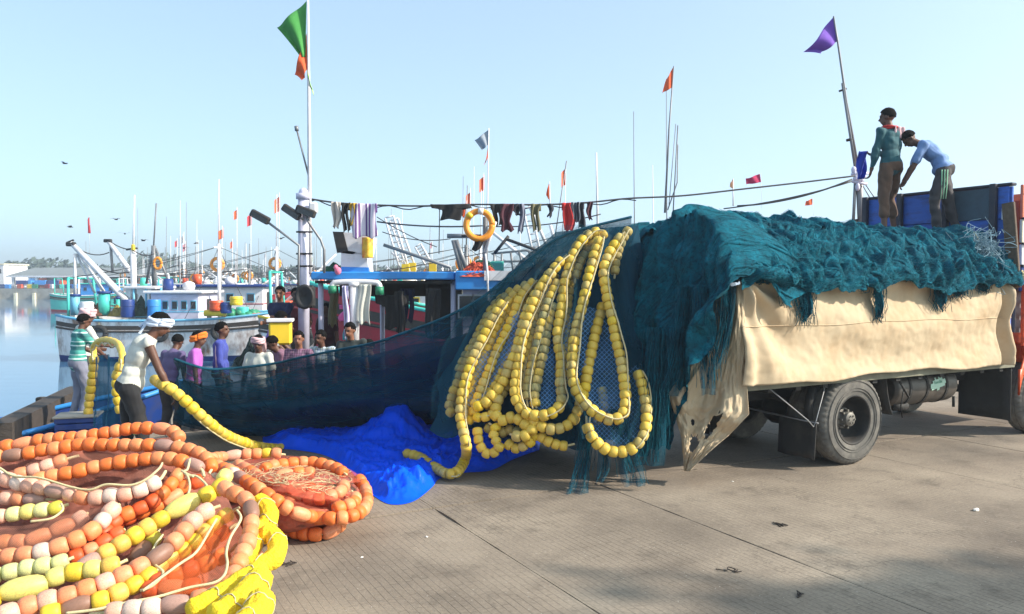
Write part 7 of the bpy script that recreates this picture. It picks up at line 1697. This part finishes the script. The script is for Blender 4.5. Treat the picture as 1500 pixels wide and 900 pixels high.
# ------------------------------------------------------------------ quay edge clutter at the left
t = thing("timber_fender", "heavy weathered timber beam lying along the quay edge by the water", "beam"); b = MB()
a, c = on(20, 640, .0), on(110, 590, .0); a.z = .12; c.z = .12; q = (c - a)
b.bar(a - q * .15, c + q * .05, .26, .30); b.build("beam", m_dwood, t, smooth=False)
b = MB(); b.bar(a - q * .15 + V((-.16, 0, -.02)), c + q * .05 + V((-.16, 0, -.02)), .06, .30); b.build("plank", m_wood, t, smooth=False)
t = thing("mooring_post", "short dark wooden mooring post beside the timber beam", "post"); p = at(61, 600, 13.2); b = MB(); b.box((p.x, 13.2, -.1), (.14, .14, .62), bev=.02); b.build("post", m_dwood, t, smooth=False)
lump("rope_heap", "grey heap of old rope on the far end of the timber beam", "rope", 86, 112, 577, 592, 13.6, m_concrete, 8)
t = thing("wooden_box", "low dark blue wooden box the striped man stands by", "box", W3(112, 11.0, 0), .3); b = MB()
for k in range(3): b.box((0, 0, .06 + k * .09), (.52, .42, .08), bev=.01)
b.build("board", m_dblue, t, smooth=False); MB().box((0, 0, .285), (.56, .46, .03), bev=.008).build("lid", m_concrete, t, smooth=False)
row = thing("rowing_boat", "blue rowing boat at the quay edge beside the timber beam", "rowing boat", W3(-14, 11.3, -.9), R(40))
hb, top, pt = hull_fn(4.2, 1.5, .9, .5); b = MB()
for s in (-1, 1):
    for a_, c_, m in ((0, .6, 0), (.6, 1, 1)): b.grid(lambda u, v: pt(u, lerp(a_, c_, v), s), 18, 2, m)
b.grid(lambda u, v: V((-2.1 + 4.2 * u, lerp(-1, 1, v) * hb(u) * .95, top(u) - .25)), 18, 2, 2); b.build("hull", [m_dark, m_dblue, m_blue], row, auto=40)
b = MB()
for s in (-1, 1): b.tube([pt(i / 18, 1, s) for i in range(19)], .04, 6)
b.build("gunwale", m_blue, row)
t = thing("yellow_box", "yellow plastic box with a white lid held by the man in purple", "box", at(411, 488, 12.5), .2); MB().box((0, 0, .0), (.34, .28, .36), bev=.03).build("bin", m_yellow, t, smooth=False); MB().box((0, 0, .20), (.40, .34, .05), bev=.01).build("lid", m_white, t, smooth=False)
lump("net_pile", "dark green tarpaulin heap on the boat behind the boy in raglan", "net", 340, 400, 498, 535, 12.6, mat("dark_green_canvas", srgb(50, 62, 58), .8, .2, 6, bump=.4, bscale=20), 11)
t = thing("white_boat_pole", "pale pole lying across the boat before the purple man", "pole"); b = MB(); b.tube([at(360, 535, 12.3), at(408, 505, 12.3)], .03, 6); b.build("pole", m_steel, t)
# pebbles, shells and scraps on the quay
m_peb = mat("pale_scrap", srgb(225, 220, 210), .7, .1, 5)
for px, py, s, lab in ((625, 787, .012, "pale shell chip on the quay between coil and tarpaulin"), (1430, 748, .025, "white scrap on the bare quay in front of the front wheel"), (1073, 706, .012, "white chip on the quay just in front of the torn canvas"), (530, 817, .009, "small pale chip on the quay below the netted coil"), ):
    t = thing("stone_chip", lab, "stone", on(px, py), rf.random() * 3); b = MB(); b.ball((0, 0, s * .3), (s * 1.6, s, s * .6), 8, 6); b.v = [tuple(V(v) * (1 + .3 * N.noise(V(v) * 60))) for v in b.v]; b.build("chip", m_peb, t, smooth=False)
m_twig = mat("dark_scrap", srgb(58, 50, 44), .9, .2, 8)
for px, py, lab in ((1145, 770, "frayed rope scrap on the quay in front of the rear wheel"), (1173, 873, "little loop of black cord on the shaded quay corner"), (424, 828, "dark net scrap beside the yellow rolls"), (1075, 838, "long thin twig on the bare quay in front of the torn canvas")):
    t = thing("scrap", lab, "scrap", on(px, py)); b = MB(); rg = random.Random(px)
    for k in range(3):
        p = [V((rg.gauss(0, .035), rg.gauss(0, .03), .006 + .012 * rg.random())) for _ in range(4)]; b.tube(spline(p, 5), .004, 5)
    b.build("twig", m_twig, t)
t = thing("added_shade_tree", "added leafy tree, unseen out of frame, put there to shade the near quay corner", "tree", (26.0, -0.75, 0))  # invented tree out of view, added only to cast shade on the quay
b = MB(); b.tube([(0, 0, 0), (.2, .1, 6), (.1, 0, 12.5)], [.32, .24, .12], 10)
for a in range(7): b.tube([(.15, .05, 10.5 + a * .3), (1.5 * cos(a * 2.4), 1.5 * sin(a * 2.4), 13.2 + .3 * (a % 3))], .07, 6, r2=.03)
b.build("trunk", m_trunk, t); b = MB(); rg = random.Random(4)
for k in range(5200):
    v = V((rg.gauss(0, 1), rg.gauss(0, 1), rg.gauss(0, 1))).normalized() * (rg.random() ** .4); v *= 1 + .5 * N.noise(v * 2.4)
    c = V((v.x * 2.3, v.y * 2.3, 14.2 + v.z * 1.6)); n1 = V((rg.gauss(0, 1), rg.gauss(0, 1), rg.gauss(0, 1))).normalized(); n2 = n1.orthogonal().normalized() * .17; n1 = n1.cross(n2).normalized() * .09
    b.add([c - n2, c - n1, c + n2, c + n1], [(0, 1, 2, 3)])
b.build("crown", m_leaf, t, smooth=False)
# birds over the harbour
for k, (px, py, s) in enumerate(((95, 240, 1), (103, 333, .8), (170, 322, .8), (183, 343, 1), (210, 353, .7), (288, 357, .8), (411, 350, 1.2), (269, 364, .8))):
    t = thing("bird", ["bird alone high over the open water", "bird beside the red streamer", "bird above the second derrick", "bird beside the shorter derrick's tip", "bird beside the dark mast", "bird over the far trawlers' antennas", "largest bird, near the white mast", "bird low over the white trawler's wheelhouse"][k], "bird", at(px, py, 60), k * .7, "kites over the harbour")
    b = MB(); b.tube([(-.18, 0, 0), (0, 0, .02), (.2, 0, 0)], [.02, .07, .02], 6)
    for sd_ in (-1, 1): b.add([(-.08, sd_ * .03, .02), (.1, sd_ * .03, .02), (.05, sd_ * .3 * s, .12), (-.12, sd_ * .3 * s, .10), (-.18, sd_ * .62 * s, .03)], [(0, 1, 2, 3), (3, 2, 4)])
    b.build("body", m_dark, t, smooth=False)
# ------------------------------------------------------------------ harbour air
b = MB(); b.box((0, 1950, 5.5), (6000, 4400, 19))
hz = b.build("haze", [], smooth=False); tag(hz, kind="stuff")
m = bpy.data.materials.new("haze"); m.use_nodes = True; n = m.node_tree.nodes; n.remove(n["Principled BSDF"])
pv = n.new("ShaderNodeVolumePrincipled"); pv.inputs["Color"].default_value = (.80, .90, 1.0, 1); pv.inputs["Density"].default_value = 0.0013; pv.inputs["Anisotropy"].default_value = 0.2
m.node_tree.links.new(pv.outputs[0], n["Material Output"].inputs["Volume"]); hz.data.materials.append(m)
